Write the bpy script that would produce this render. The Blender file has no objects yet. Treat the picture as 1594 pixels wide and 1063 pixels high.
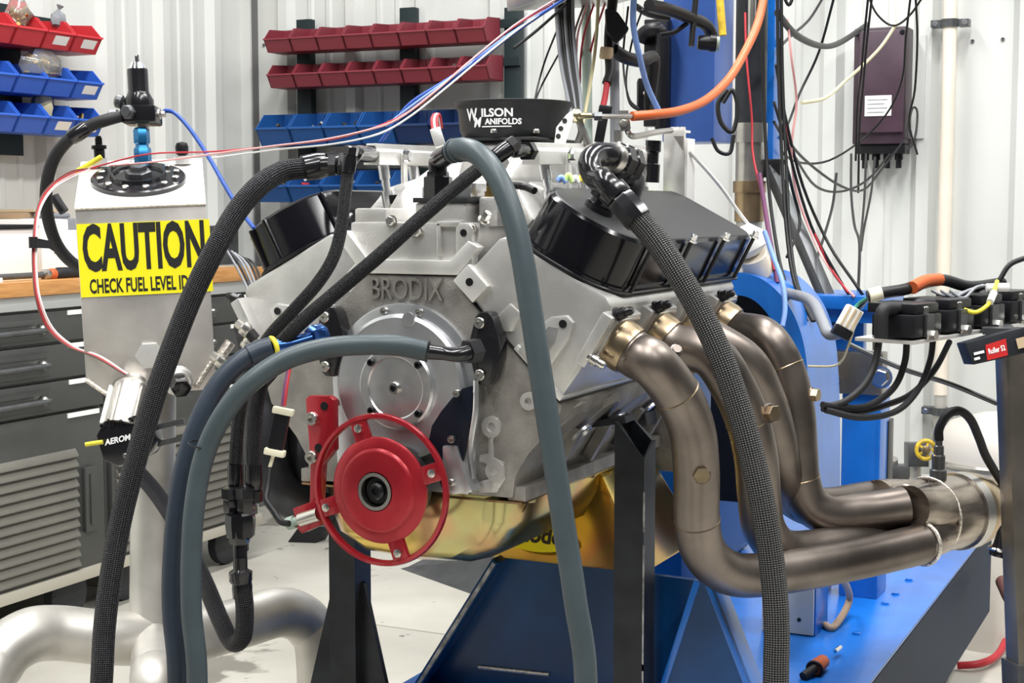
import bpy, bmesh, math, random
from mathutils import Vector as V, Matrix
random.seed(7)
SC = bpy.context.scene
COL = SC.collection

# ------------------------------------------------------------------ camera
F_PX, CAM_H = 2360.0, 1.2
TH, PT = math.radians(25.6), math.radians(5.1)
cam_d = bpy.data.cameras.new('camera')
cam_d.sensor_width = 36.0
cam_d.lens = F_PX / 1594.0 * 36.0
cam_d.clip_start = 0.05
cam = bpy.data.objects.new('camera', cam_d)
cam.location = (0, 0, CAM_H)
cam.rotation_euler = (math.pi / 2 - PT, 0, TH)
COL.objects.link(cam)
SC.camera = cam

# ------------------------------------------------------------------ light
world = bpy.data.worlds.new('shop_air')
world.use_nodes = True
world.node_tree.nodes['Background'].inputs[0].default_value = (0.93, 0.965, 1.0, 1)
world.node_tree.nodes['Background'].inputs[1].default_value = 0.13
SC.world = world

def area(name, loc, sx, sy, power, rot=(0, 0, 0), col=(1, 0.995, 0.98)):
    l = bpy.data.lights.new(name, 'AREA')
    l.shape = 'RECTANGLE'; l.size = sx; l.size_y = sy; l.energy = power; l.color = col
    o = bpy.data.objects.new(name, l); o.location = loc; o.rotation_euler = rot
    COL.objects.link(o)
    return o
# rows of ceiling strip fixtures running along the shop
for i, (lx, ly) in enumerate([(-2.1, 0.4), (-2.1, 2.9), (-0.4, 0.2), (-0.4, 2.9), (1.3, 0.6), (1.3, 3.2)]):
    area('ceiling_strip_light', (lx, ly, 3.9), 0.3, 2.3, 118)

SC.view_settings.view_transform = 'Standard'
SC.view_settings.look = 'None'
SC.view_settings.gamma = 1.0
SC.view_settings.use_curve_mapping = False
SC.view_settings.exposure = -0.25

# ------------------------------------------------------------------ measuring helpers (photo pixel + a known plane -> place in the shop)
_ct, _st, _cp, _sp = math.cos(TH), math.sin(TH), math.cos(PT), math.sin(PT)
_R, _Fw, _U = V((_ct, _st, 0)), V((-_st * _cp, _ct * _cp, -_sp)), V((-_st * _sp, _ct * _sp, _cp))
CAM = V((0, 0, CAM_H))
def at(px, py, X=None, Y=None, Z=None, d=None):
    r = _Fw + _R * ((px - 797) / F_PX) - _U * ((py - 531.5) / F_PX)
    if X is not None: t = X / r.x
    elif Y is not None: t = Y / r.y
    elif Z is not None: t = (Z - CAM_H) / r.z
    else: t = d
    return CAM + r * t
def pxs(pts):                      # [(px, py, distance), ...] -> points
    return [at(a, b, d=c) for a, b, c in pts]

XE, YF, ZC = -1.07, 1.885, 0.805   # engine: centre plane, front face of the block, crank height
def E(x, y, z): return V((XE + x, YF + y, ZC + z))
S2 = math.sqrt(0.5)
def B(s, u, w, y):                 # bank frame: u up the cylinder axis, w towards the exhaust side, s = +1 / -1 bank
    return E(s * (u + w) * S2, y + (0.02 if s < 0 else 0.0), (u - w) * S2)

# ------------------------------------------------------------------ mesh builder
def spline(pts, k=6):
    pts = [V(p) for p in pts]
    if len(pts) < 3: return pts
    P = [pts[0] * 2 - pts[1]] + pts + [pts[-1] * 2 - pts[-2]]
    out = []
    for i in range(1, len(P) - 2):
        a, b, c, d = P[i - 1], P[i], P[i + 1], P[i + 2]
        for j in range(k):
            t = j / k
            out.append(0.5 * ((2 * b) + (c - a) * t + (2 * a - 5 * b + 4 * c - d) * t * t + (3 * b - a - 3 * c + d) * t ** 3))
    out.append(pts[-1])
    return out
def frame(axis):
    z = V(axis).normalized()
    x = z.orthogonal().normalized() if abs(z.z) > 0.9 else V((0, 0, 1)).cross(z).normalized()
    return x, z.cross(x), z

class MB:
    def __init__(s): s.v = []; s.f = []; s.u = []
    def add(s, vs, fs, us=None):
        n = len(s.v); s.v += [V(p) for p in vs]
        s.f += [tuple(i + n for i in f) for f in fs]
        s.u += us if us else [None] * len(fs)
        return s
    def hexa(s, p):                # 8 corners: bottom ring, top ring
        return s.add(p, [(3, 2, 1, 0), (4, 5, 6, 7), (0, 1, 5, 4), (1, 2, 6, 5), (2, 3, 7, 6), (3, 0, 4, 7)])
    def bx(s, x0, x1, y0, y1, z0, z1):
        return s.hexa([(x0, y0, z0), (x1, y0, z0), (x1, y1, z0), (x0, y1, z0), (x0, y0, z1), (x1, y0, z1), (x1, y1, z1), (x0, y1, z1)])
    def box(s, c, ax, ay, az):     # centre and three full-length edge vectors
        c, ax, ay, az = V(c), V(ax) / 2, V(ay) / 2, V(az) / 2
        return s.hexa([c - ax - ay - az, c + ax - ay - az, c + ax + ay - az, c - ax + ay - az, c - ax - ay + az, c + ax - ay + az, c + ax + ay + az, c - ax + ay + az])
    def bar(s, p0, p1, w, h, up=(0, 0, 1)):
        p0, p1 = V(p0), V(p1); d = p1 - p0
        x = d.cross(V(up)).normalized(); y = x.cross(d).normalized()
        return s.box((p0 + p1) / 2, x * w, d, y * h)
    def cyl(s, p0, p1, r0, r1=None, n=18):
        p0, p1 = V(p0), V(p1); r1 = r0 if r1 is None else r1
        return s.lathe([(r0, 0), (r1, (p1 - p0).length)], p0, p1 - p0, n)
    def lathe(s, prof, p, axis, n=24, caps=True, ph=0.0):
        x, y, z = frame(axis); p = V(p); vs = []; fs = []; m = len(prof)
        for r, h in prof:
            for i in range(n):
                a = 2 * math.pi * i / n + ph
                vs.append(p + z * h + (x * math.cos(a) + y * math.sin(a)) * r)
        for k in range(m - 1):
            for i in range(n):
                j = (i + 1) % n
                fs.append((k * n + i, k * n + j, (k + 1) * n + j, (k + 1) * n + i))
        if caps:
            fs.append(tuple(range(n - 1, -1, -1))); fs.append(tuple((m - 1) * n + i for i in range(n)))
        return s.add(vs, fs)
    def ring(s, p, axis, ro, ri, h, n=40):
        return s.lathe([(ri, 0), (ro, 0), (ro, h), (ri, h), (ri, 0)], p, axis, n, caps=False)
    def torus(s, p, axis, R, r, n=40, m=10):
        return s.lathe([(R + r * math.cos(2 * math.pi * i / m), r * math.sin(2 * math.pi * i / m)) for i in range(m + 1)], p, axis, n, caps=False)
    def tube(s, pts, r, n=12, caps=True, sm=True, k=6):
        raw = [V(p) for p in pts]
        rr = list(r) if isinstance(r, (list, tuple)) else None
        P = spline(raw, k) if sm and len(raw) > 2 else raw
        m = len(P)
        if rr:
            R = [rr[min(int(i / (m - 1) * (len(rr) - 1)), len(rr) - 2)] * (1 - (i / (m - 1) * (len(rr) - 1)) % 1) + rr[min(int(i / (m - 1) * (len(rr) - 1)) + 1, len(rr) - 1)] * ((i / (m - 1) * (len(rr) - 1)) % 1) if i < m - 1 else rr[-1] for i in range(m)]
        else: R = [r] * m
        t = (P[1] - P[0]).normalized(); x = frame(t)[0]; vs = []; L = [0.0]
        for i in range(m):
            tn = (P[min(i + 1, m - 1)] - P[max(i - 1, 0)]).normalized()
            q = t.rotation_difference(tn); x = (q @ x); x = (x - tn * x.dot(tn)).normalized(); t = tn
            y = t.cross(x)
            if i: L.append(L[-1] + (P[i] - P[i - 1]).length)
            for j in range(n):
                a = 2 * math.pi * j / n
                vs.append(P[i] + (x * math.cos(a) + y * math.sin(a)) * R[i])
        fs = []; us = []
        for i in range(m - 1):
            for j in range(n):
                j2 = (j + 1) % n
                fs.append((i * n + j, i * n + j2, (i + 1) * n + j2, (i + 1) * n + j))
                us.append(((j / n, L[i]), ((j + 1) / n, L[i]), ((j + 1) / n, L[i + 1]), (j / n, L[i + 1])))
        if caps:
            fs.append(tuple(range(n - 1, -1, -1))); fs.append(tuple((m - 1) * n + j for j in range(n))); us += [None, None]
        return s.add(vs, fs, us)
    def prism(s, poly, o, ax, ay, dep):   # 2-D outline in the (ax, ay) plane at o, pushed along dep
        o, ax, ay, dep = V(o), V(ax), V(ay), V(dep); n = len(poly)
        a = [o + ax * p[0] + ay * p[1] for p in poly]
        vs = a + [p + dep for p in a]
        return s.add(vs, [tuple(range(n)), tuple(range(2 * n - 1, n - 1, -1))] + [((i + 1) % n, i, i + n, (i + 1) % n + n) for i in range(n)])
    def loft(s, rings, close=True):
        n = len(rings[0]); vs = [p for r in rings for p in r]; fs = []
        for k in range(len(rings) - 1):
            for i in range(n):
                j = (i + 1) % n
                fs.append((k * n + i, k * n + j, (k + 1) * n + j, (k + 1) * n + i))
        if close: fs += [tuple(range(n - 1, -1, -1)), tuple((len(rings) - 1) * n + i for i in range(n))]
        return s.add(vs, fs)
    def ball(s, c, r, n=14, sq=(1, 1, 1)):
        c = V(c); m = n // 2; vs = []; fs = []
        for i in range(m + 1):
            a = math.pi * i / m
            for j in range(n):
                b = 2 * math.pi * j / n
                vs.append(c + V((math.sin(a) * math.cos(b) * r * sq[0], math.sin(a) * math.sin(b) * r * sq[1], math.cos(a) * r * sq[2])))
        for i in range(m):
            for j in range(n):
                j2 = (j + 1) % n
                fs.append((i * n + j, (i + 1) * n + j, (i + 1) * n + j2, i * n + j2))
        return s.add(vs, fs)

def wloc(o):
    p = V((0, 0, 0))
    while o is not None: p = p + o.location; o = o.parent
    return p
def tag(o, label=None, cat=None, group=None, kind=None):
    if label: o['label'] = label
    if cat: o['category'] = cat
    if group: o['group'] = group
    if kind: o['kind'] = kind
    return o
def to_mesh(name, mb, off, bev=0, smooth=True, ang=38):
    me = bpy.data.meshes.new(name)
    me.from_pydata([tuple(p - off) for p in mb.v], [], mb.f)
    if any(u for u in mb.u):
        uvl = me.uv_layers.new(name='UVMap').data
        for poly, u in zip(me.polygons, mb.u):
            if u:
                for li, c in zip(poly.loop_indices, u): uvl[li].uv = c
    bm = bmesh.new(); bm.from_mesh(me)
    bmesh.ops.remove_doubles(bm, verts=bm.verts, dist=1e-6)
    bmesh.ops.recalc_face_normals(bm, faces=bm.faces)
    if bev:
        es = [e for e in bm.edges if len(e.link_faces) == 2 and e.calc_face_angle(0) > math.radians(30)]
        bmesh.ops.bevel(bm, geom=es, offset=bev, segments=2, affect='EDGES', clamp_overlap=True, profile=0.6)
    bm.to_mesh(me); bm.free()
    if smooth:
        me.shade_smooth(); me.set_sharp_from_angle(angle=math.radians(ang))
    return me
def obj(name, mb, mat, parent=None, bev=0, label=None, cat=None, group=None, kind=None, smooth=True, local=False, ang=38):
    if parent is not None: off = V((0, 0, 0)) if local else wloc(parent); loc = V((0, 0, 0))
    elif local: off = loc = V((0, 0, 0))
    else:
        xs, ys, zs = [p.x for p in mb.v], [p.y for p in mb.v], [p.z for p in mb.v]
        off = loc = V(((min(xs) + max(xs)) / 2, (min(ys) + max(ys)) / 2, min(zs)))
    me = to_mesh(name, mb, off, bev, smooth, ang)
    me.materials.append(MAT[mat] if isinstance(mat, str) else mat)
    o = bpy.data.objects.new(name, me); o.location = loc; COL.objects.link(o)
    if parent is not None: o.parent = parent
    return tag(o, label, cat, group, kind)
def thing(name, label, cat, loc, group=None, rotz=0.0, kind=None):
    o = bpy.data.objects.new(name, None); o.empty_display_size = 0.05
    o.location = loc; o.rotation_euler = (0, 0, rotz); COL.objects.link(o)
    return tag(o, label, cat, group, kind)
def clone(o, parent=None, delta=None, label=None, rotz=None, scale=None):
    c = o.copy(); COL.objects.link(c)
    if parent is not None: c.parent = parent
    if delta is not None: c.location = o.location + V(delta)
    if rotz is not None: c.rotation_euler.z = rotz
    if scale is not None: c.scale = scale
    if label: c['label'] = label
    for ch in list(o.children): clone(ch, c)
    return c
_cache = {}
def put(key, make, name, mat, parent, p, axis=(0, 0, 1), spin=0.0):      # alike small pieces share one mesh
    k = (key, mat)
    if k not in _cache:
        me = to_mesh(name, make(), V((0, 0, 0)), 0); me.materials.append(MAT[mat]); _cache[k] = me
    o = bpy.data.objects.new(name, _cache[k]); COL.objects.link(o)
    x, y, z = frame(axis)
    o.parent = parent
    o.matrix_local = Matrix.Translation(V(p) - wloc(parent)) @ Matrix((x, y, z)).transposed().to_4x4() @ Matrix.Rotation(spin, 4, 'Z')
    return o
def socket_bolt(parent, p, axis, r=0.006, h=0.006, mat='bolt_steel', name='bolt'):
    def mk():
        m = MB(); ri = r * 0.5
        m.lathe([(r * 1.0, 0), (r * 1.0, h * 0.8), (r * 0.88, h), (ri, h), (ri, h * 0.35), (0.0002, h * 0.35)], (0, 0, 0), (0, 0, 1), 14)
        return m
    return put(('sock', r, h), mk, name, mat, parent, p, axis)
def hex_bolt(parent, p, axis, r=0.008, h=0.007, mat='bolt_steel', name='bolt', washer=True):
    def mk():
        m = MB()
        if washer: m.lathe([(r * 1.35, 0), (r * 1.35, h * 0.18)], (0, 0, 0), (0, 0, 1), 16)
        m.lathe([(r, h * 0.15), (r, h * 0.9), (r * 0.9, h)], (0, 0, 0), (0, 0, 1), 6)
        return m
    return put(('hex', r, h, washer), mk, name, mat, parent, p, axis)

def text_mesh(name, body, mat, parent, o, ax, ay, size, sx=1.0, extrude=0.0006, bold=0.0, local=False, align='CENTER', shear=0.0):
    cu = bpy.data.curves.new('lettering', 'FONT'); cu.body = body; cu.size = size; cu.align_x = align; cu.align_y = 'CENTER'
    cu.extrude = extrude; cu.offset = bold; cu.shear = shear; cu.resolution_u = 3
    t = bpy.data.objects.new('lettering', cu); COL.objects.link(t)
    bpy.context.view_layer.update()
    me = bpy.data.meshes.new_from_object(t.evaluated_get(bpy.context.evaluated_depsgraph_get()))
    bpy.data.objects.remove(t); bpy.data.curves.remove(cu)
    ax, ay = V(ax).normalized(), V(ay).normalized(); az = ax.cross(ay)
    off = V((0, 0, 0)) if local else wloc(parent)
    for v in me.vertices:
        c = v.co.copy(); v.co = V(o) + ax * c.x * sx + ay * c.y + az * c.z - off
    me.name = name; me.materials.clear(); me.materials.append(MAT[mat])
    ob = bpy.data.objects.new(name, me); COL.objects.link(ob); ob.parent = parent
    return ob

# ------------------------------------------------------------------ materials
MAT = {}
def mat(name, col, metal=0.0, rough=0.5, noise=0.0, nscale=30.0, bump=0.0, bscale=200.0, spec=0.5, coat=0.0, col2=None, rvar=0.0, stretch=None, alpha=None, trans=0.0, detail=4.0, lo=0.35, hi=0.65):
    m = bpy.data.materials.new(name); m.use_nodes = True
    nt = m.node_tree; b = nt.nodes['Principled BSDF']; L = nt.links.new
    b.inputs['Base Color'].default_value = (*col, 1); b.inputs['Metallic'].default_value = metal
    b.inputs['Roughness'].default_value = rough; b.inputs['Specular IOR Level'].default_value = spec
    if coat: b.inputs['Coat Weight'].default_value = coat; b.inputs['Coat Roughness'].default_value = 0.08
    if trans: b.inputs['Transmission Weight'].default_value = trans
    if alpha is not None: b.inputs['Alpha'].default_value = alpha
    if noise or bump or rvar or col2:
        tc = nt.nodes.new('ShaderNodeTexCoord'); mp = nt.nodes.new('ShaderNodeMapping'); L(tc.outputs['Object'], mp.inputs['Vector'])
        if stretch: mp.inputs['Scale'].default_value = stretch
        n = nt.nodes.new('ShaderNodeTexNoise'); n.inputs['Scale'].default_value = nscale; n.inputs['Detail'].default_value = detail
        L(mp.outputs['Vector'], n.inputs['Vector'])
        if noise or col2:
            r = nt.nodes.new('ShaderNodeValToRGB')
            c2 = col2 if col2 else tuple(c * (1 - noise) for c in col)
            r.color_ramp.elements[0].color = (*c2, 1); r.color_ramp.elements[1].color = (*(col if col2 else tuple(min(1, c * (1 + noise * 0.6)) for c in col)), 1)
            r.color_ramp.elements[0].position = lo; r.color_ramp.elements[1].position = hi
            L(n.outputs['Fac'], r.inputs['Fac']); L(r.outputs['Color'], b.inputs['Base Color'])
        if rvar:
            mr = nt.nodes.new('ShaderNodeMapRange'); mr.inputs['To Min'].default_value = max(0.02, rough - rvar); mr.inputs['To Max'].default_value = min(1, rough + rvar)
            L(n.outputs['Fac'], mr.inputs['Value']); L(mr.outputs['Result'], b.inputs['Roughness'])
        if bump:
            n2 = nt.nodes.new('ShaderNodeTexNoise'); n2.inputs['Scale'].default_value = bscale; n2.inputs['Detail'].default_value = 3
            L(mp.outputs['Vector'], n2.inputs['Vector'])
            bp = nt.nodes.new('ShaderNodeBump'); bp.inputs['Strength'].default_value = bump; bp.inputs['Distance'].default_value = 0.002
            L(n2.outputs['Fac'], bp.inputs['Height']); L(bp.outputs['Normal'], b.inputs['Normal'])
    MAT[name] = m
    return m
mat('wall_paint', (0.60, 0.61, 0.585), rough=0.42, noise=0.05, nscale=1.3, spec=0.4)
mat('wall_base', (0.60, 0.61, 0.58), rough=0.5)  # plain pale backing behind the ribbed panels
mat('screw_dark', (0.12, 0.12, 0.12), rough=0.5)
mat('alu_block', (0.315, 0.30, 0.28), metal=0.75, rough=0.5, noise=0.22, nscale=26, bump=0.35, bscale=420)
mat('alu_cast', (0.54, 0.53, 0.51), metal=0.72, rough=0.42, noise=0.10, nscale=22, bump=0.22, bscale=420)
mat('alu_head', (0.58, 0.57, 0.55), metal=0.75, rough=0.40, noise=0.14, nscale=15, bump=0.12, bscale=300)
mat('alu_mach', (0.70, 0.70, 0.71), metal=0.95, rough=0.30, noise=0.06, nscale=60, rvar=0.06)
mat('alu_cover', (0.62, 0.63, 0.65), metal=0.9, rough=0.33, noise=0.12, nscale=20)
mat('alu_tank', (0.66, 0.63, 0.60), metal=0.8, rough=0.42, noise=0.20, nscale=9, rvar=0.1)
mat('alu_pipe', (0.62, 0.60, 0.56), metal=0.8, rough=0.5, noise=0.25, nscale=7, rvar=0.12)
mat('alu_bright', (0.80, 0.79, 0.76), metal=0.7, rough=0.4, noise=0.06, nscale=40)
mat('weld', (0.80, 0.74, 0.66), metal=0.95, rough=0.28, noise=0.35, nscale=220, bump=0.6, bscale=500)
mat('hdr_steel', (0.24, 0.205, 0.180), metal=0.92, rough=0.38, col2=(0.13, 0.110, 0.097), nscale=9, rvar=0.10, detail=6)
mat('hdr_bronze', (0.44, 0.34, 0.22), metal=0.95, rough=0.28, noise=0.25, nscale=30)
mat('collector', (0.42, 0.36, 0.30), metal=0.95, rough=0.27, col2=(0.20, 0.165, 0.14), nscale=12, stretch=(1, 1, 4), rvar=0.08)
mat('hdr_shaded', (0.06, 0.062, 0.07), metal=0.7, rough=0.42, noise=0.3, nscale=12)  # header tubes with the far side's shadow put into the colour
mat('black_gloss', (0.005, 0.005, 0.007), rough=0.14, spec=0.32)
mat('black_satin', (0.020, 0.021, 0.023), rough=0.42, spec=0.28)
mat('black_plate', (0.028, 0.029, 0.030), rough=0.46, spec=0.35)
mat('black_anod', (0.009, 0.009, 0.011), metal=0.0, rough=0.18, spec=0.5)
mat('black_rubber', (0.016, 0.016, 0.018), rough=0.55, spec=0.28)
mat('black_plastic', (0.010, 0.010, 0.012), rough=0.34, spec=0.24)
mat('black_steel', (0.020, 0.022, 0.027), rough=0.40, noise=0.4, nscale=18, bump=0.06, bscale=90, spec=0.28)
mat('worn_edge', (0.35, 0.35, 0.36), metal=0.6, rough=0.5, noise=0.5, nscale=60)
mat('interior_dark', (0.006, 0.008, 0.016), rough=0.30, spec=0.28)  # navy black; on the belt drive plate it paints in the gap's shade
mat('hose_teal', (0.048, 0.064, 0.072), rough=0.38, noise=0.10, nscale=20, spec=0.28)
mat('hose_blue', (0.024, 0.033, 0.048), rough=0.40, noise=0.12, nscale=20, spec=0.28)
mat('blue_anod', (0.03, 0.09, 0.30), metal=0.8, rough=0.22)
mat('blue_fit', (0.02, 0.16, 0.36), metal=0.7, rough=0.25)
mat('red_anod', (0.36, 0.012, 0.022), metal=0.35, rough=0.26, spec=0.6, coat=0.3)
mat('red_disc', (0.42, 0.018, 0.03), metal=0.35, rough=0.30, noise=0.25, nscale=12)
mat('red_bin', (0.22, 0.03, 0.045), rough=0.45)
mat('red_bright', (0.55, 0.03, 0.04), rough=0.4)
mat('blue_bin', (0.012, 0.085, 0.30), rough=0.42)
mat('blue_dark_bin', (0.008, 0.03, 0.11), rough=0.45)
mat('blue_bright', (0.03, 0.12, 0.55), rough=0.4)
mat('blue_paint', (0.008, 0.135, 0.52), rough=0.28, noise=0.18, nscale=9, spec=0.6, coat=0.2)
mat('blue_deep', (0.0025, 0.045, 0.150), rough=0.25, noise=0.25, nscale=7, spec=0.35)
mat('blue_tower', (0.055, 0.13, 0.43), metal=0.35, rough=0.30, noise=0.12, nscale=6)
mat('bed_side', (0.016, 0.028, 0.058), rough=0.55, spec=0.12, noise=0.2, nscale=4)
mat('steel_post', (0.25, 0.225, 0.19), metal=0.85, rough=0.32, noise=0.2, nscale=14)
mat('steel_dark', (0.12, 0.125, 0.13), metal=0.7, rough=0.38, noise=0.2, nscale=20)
mat('steel', (0.50, 0.48, 0.45), metal=0.95, rough=0.28, noise=0.15, nscale=20)
mat('chrome', (0.75, 0.75, 0.76), metal=1.0, rough=0.12)
mat('bolt_steel', (0.66, 0.64, 0.60), metal=1.0, rough=0.25)
mat('bolt_black', (0.02, 0.02, 0.022), metal=0.5, rough=0.28)
mat('bolt_zinc', (0.62, 0.55, 0.34), metal=1.0, rough=0.28)
mat('brass', (0.60, 0.42, 0.15), metal=1.0, rough=0.28, noise=0.2, nscale=60)
mat('bronze', (0.34, 0.25, 0.15), metal=0.9, rough=0.3, noise=0.2, nscale=20)
mat('wood', (0.55, 0.27, 0.085), rough=0.45, col2=(0.42, 0.19, 0.055), nscale=14, stretch=(9, 1, 9), detail=5)
mat('wood_top', (0.66, 0.46, 0.27), rough=0.42, col2=(0.55, 0.36, 0.19), nscale=9, stretch=(8, 1, 8))
mat('cabinet', (0.085, 0.087, 0.083), metal=0.45, rough=0.35, noise=0.12, nscale=5)
mat('cabinet_slat', (0.20, 0.19, 0.165), metal=0.5, rough=0.36, noise=0.12, nscale=5)
mat('cabinet_rail', (0.55, 0.56, 0.55), metal=0.4, rough=0.4)
mat('cabinet_gap', (0.012, 0.012, 0.012), rough=0.6)
mat('kick_rail', (0.50, 0.47, 0.40), metal=0.4, rough=0.4)
mat('white_plastic', (0.82, 0.80, 0.77), rough=0.45)
mat('paper', (0.86, 0.85, 0.80), rough=0.6)
mat('paper_tan', (0.50, 0.38, 0.24), rough=0.7)
mat('cardboard', (0.36, 0.25, 0.15), rough=0.8, noise=0.2, nscale=20)
mat('white_box', (0.84, 0.80, 0.77), rough=0.55)
mat('sticker_yellow', (0.83, 0.75, 0.015), rough=0.38)
mat('ink', (0.012, 0.012, 0.012), rough=0.5)
mat('white_ink', (0.86, 0.86, 0.86), rough=0.5)
mat('red_label', (0.50, 0.02, 0.02), rough=0.4)
mat('purple_box', (0.035, 0.018, 0.028), rough=0.42, noise=0.35, nscale=7)
mat('purple_lid', (0.055, 0.027, 0.043), rough=0.42, noise=0.3, nscale=9)
mat('conduit', (0.78, 0.71, 0.60), rough=0.4, noise=0.08, nscale=6)
mat('yellow_paint', (0.62, 0.42, 0.03), rough=0.45, noise=0.3, nscale=60)
mat('orange_cable', (0.56, 0.105, 0.02), rough=0.42)
mat('cream', (0.78, 0.74, 0.56), rough=0.5)
mat('green_pale', (0.34, 0.42, 0.36), rough=0.5)
mat('rack_dark', (0.012, 0.022, 0.024), rough=0.45, spec=0.28)
mat('bag', (0.85, 0.84, 0.80), rough=0.12, trans=0.85)
mat('caster', (0.03, 0.032, 0.036), rough=0.5, spec=0.28)
mat('rubber_hose_tan', (0.42, 0.29, 0.19), rough=0.5)
mat('tire_grey', (0.10, 0.10, 0.11), rough=0.5)
mat('drum_tan', (0.58, 0.54, 0.48), rough=0.5)
mat('floor_gap', (0.16, 0.15, 0.13), rough=0.9)
for n, c in dict(w_black=(0.014, 0.014, 0.015), w_red=(0.42, 0.03, 0.04), w_pink=(0.68, 0.33, 0.32), w_blue=(0.02, 0.065, 0.29), w_white=(0.75, 0.75, 0.74), w_yellow=(0.70, 0.60, 0.05), w_green=(0.05, 0.25, 0.20), w_grey=(0.22, 0.23, 0.25), w_sky=(0.20, 0.33, 0.70), w_lime=(0.55, 0.75, 0.25), w_purple=(0.16, 0.05, 0.12), w_brown=(0.13, 0.06, 0.05), w_cream=(0.75, 0.68, 0.42), w_orange=(0.48, 0.10, 0.03)).items():
    mat(n, c, rough=0.42, spec=0.25)

def braid_mat(name, dark, light, turns, per_m, amt):
    m = bpy.data.materials.new(name); m.use_nodes = True
    nt = m.node_tree; b = nt.nodes['Principled BSDF']; L = nt.links.new
    b.inputs['Roughness'].default_value = 0.36; b.inputs['Specular IOR Level'].default_value = 0.2
    uv = nt.nodes.new('ShaderNodeUVMap'); sp = nt.nodes.new('ShaderNodeSeparateXYZ'); L(uv.outputs['UV'], sp.inputs[0])
    def mth(op, a, b2=None):
        n = nt.nodes.new('ShaderNodeMath'); n.operation = op
        for i, q in enumerate((a, b2)):
            if q is None: continue
            if isinstance(q, (int, float)): n.inputs[i].default_value = q
            else: L(q, n.inputs[i])
        return n.outputs[0]
    a = mth('MULTIPLY', sp.outputs[0], turns * 2 * math.pi); c = mth('MULTIPLY', sp.outputs[1], per_m * 2 * math.pi)
    s1 = mth('SINE', mth('ADD', a, c)); s2 = mth('SINE', mth('SUBTRACT', a, c))
    h = mth('MULTIPLY', s1, s2)
    mr = nt.nodes.new('ShaderNodeMapRange'); mr.inputs['From Min'].default_value = 0.25; mr.inputs['From Max'].default_value = 0.9; mr.inputs['To Max'].default_value = amt
    L(h, mr.inputs['Value'])
    mx = nt.nodes.new('ShaderNodeMix'); mx.data_type = 'RGBA'; mx.inputs[6].default_value = (*dark, 1); mx.inputs[7].default_value = (*light, 1)
    L(mr.outputs['Result'], mx.inputs[0]); L(mx.outputs[2], b.inputs['Base Color'])
    bp = nt.nodes.new('ShaderNodeBump'); bp.inputs['Strength'].default_value = 0.9; bp.inputs['Distance'].default_value = 0.0015
    L(h, bp.inputs['Height']); L(bp.outputs['Normal'], b.inputs['Normal'])
    MAT[name] = m
braid_mat('braid', (0.006, 0.006, 0.008), (0.10, 0.10, 0.115), 14, 190, 0.7)
braid_mat('braid_bright', (0.008, 0.008, 0.009), (0.28, 0.275, 0.27), 14, 170, 0.85)
braid_mat('braid_fine', (0.006, 0.006, 0.008), (0.035, 0.035, 0.038), 12, 260, 0.6)

def gold_mat():
    m = bpy.data.materials.new('gold_zinc'); m.use_nodes = True
    nt = m.node_tree; b = nt.nodes['Principled BSDF']; L = nt.links.new
    b.inputs['Metallic'].default_value = 0.95; b.inputs['Roughness'].default_value = 0.20
    tc = nt.nodes.new('ShaderNodeTexCoord'); n = nt.nodes.new('ShaderNodeTexNoise'); n.inputs['Scale'].default_value = 5.0; n.inputs['Detail'].default_value = 2
    L(tc.outputs['Object'], n.inputs['Vector'])
    r = nt.nodes.new('ShaderNodeValToRGB'); e = r.color_ramp.elements
    e[0].position = 0.30; e[0].color = (0.52, 0.36, 0.09, 1); e[1].position = 0.72; e[1].color = (0.40, 0.32, 0.12, 1)
    q = e.new(0.45); q.color = (0.62, 0.45, 0.13, 1); q = e.new(0.56); q.color = (0.50, 0.29, 0.15, 1); q = e.new(0.63); q.color = (0.40, 0.37, 0.17, 1)
    L(n.outputs['Fac'], r.inputs['Fac']); L(r.outputs['Color'], b.inputs['Base Color'])
    MAT['gold_zinc'] = m
gold_mat()

def floor_mat():
    m = bpy.data.materials.new('concrete'); m.use_nodes = True
    nt = m.node_tree; b = nt.nodes['Principled BSDF']; L = nt.links.new
    tc = nt.nodes.new('ShaderNodeTexCoord')
    def noise(sc, det=4.0):
        n = nt.nodes.new('ShaderNodeTexNoise'); n.inputs['Scale'].default_value = sc; n.inputs['Detail'].default_value = det; L(tc.outputs['Object'], n.inputs['Vector']); return n
    def ramp(src, p0, c0, p1, c1):
        r = nt.nodes.new('ShaderNodeValToRGB'); e = r.color_ramp.elements; e[0].position = p0; e[0].color = (*c0, 1); e[1].position = p1; e[1].color = (*c1, 1); L(src, r.inputs['Fac']); return r.outputs['Color']
    base = ramp(noise(3.0, 6).outputs['Fac'], 0.3, (0.40, 0.38, 0.33), 0.7, (0.55, 0.53, 0.47))
    stain = ramp(noise(2.3, 5).outputs['Fac'], 0.655, (1, 1, 1), 0.675, (0.45, 0.44, 0.42))
    speck = ramp(noise(26.0, 3).outputs['Fac'], 0.70, (1, 1, 1), 0.73, (0.4, 0.4, 0.4))
    def mul(a, c):
        x = nt.nodes.new('ShaderNodeMix'); x.data_type = 'RGBA'; x.blend_type = 'MULTIPLY'; x.inputs[0].default_value = 1.0
        L(a, x.inputs[6]); L(c, x.inputs[7]); return x.outputs[2]
    L(mul(mul(base, stain), speck), b.inputs['Base Color'])
    b.inputs['Roughness'].default_value = 0.5
    MAT['concrete'] = m
floor_mat()

# ================================================================== THE SHOP
XL, YB, ZT = -3.55, 5.0, 4.0
X_END, Y_END = 2.6, -1.6
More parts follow.
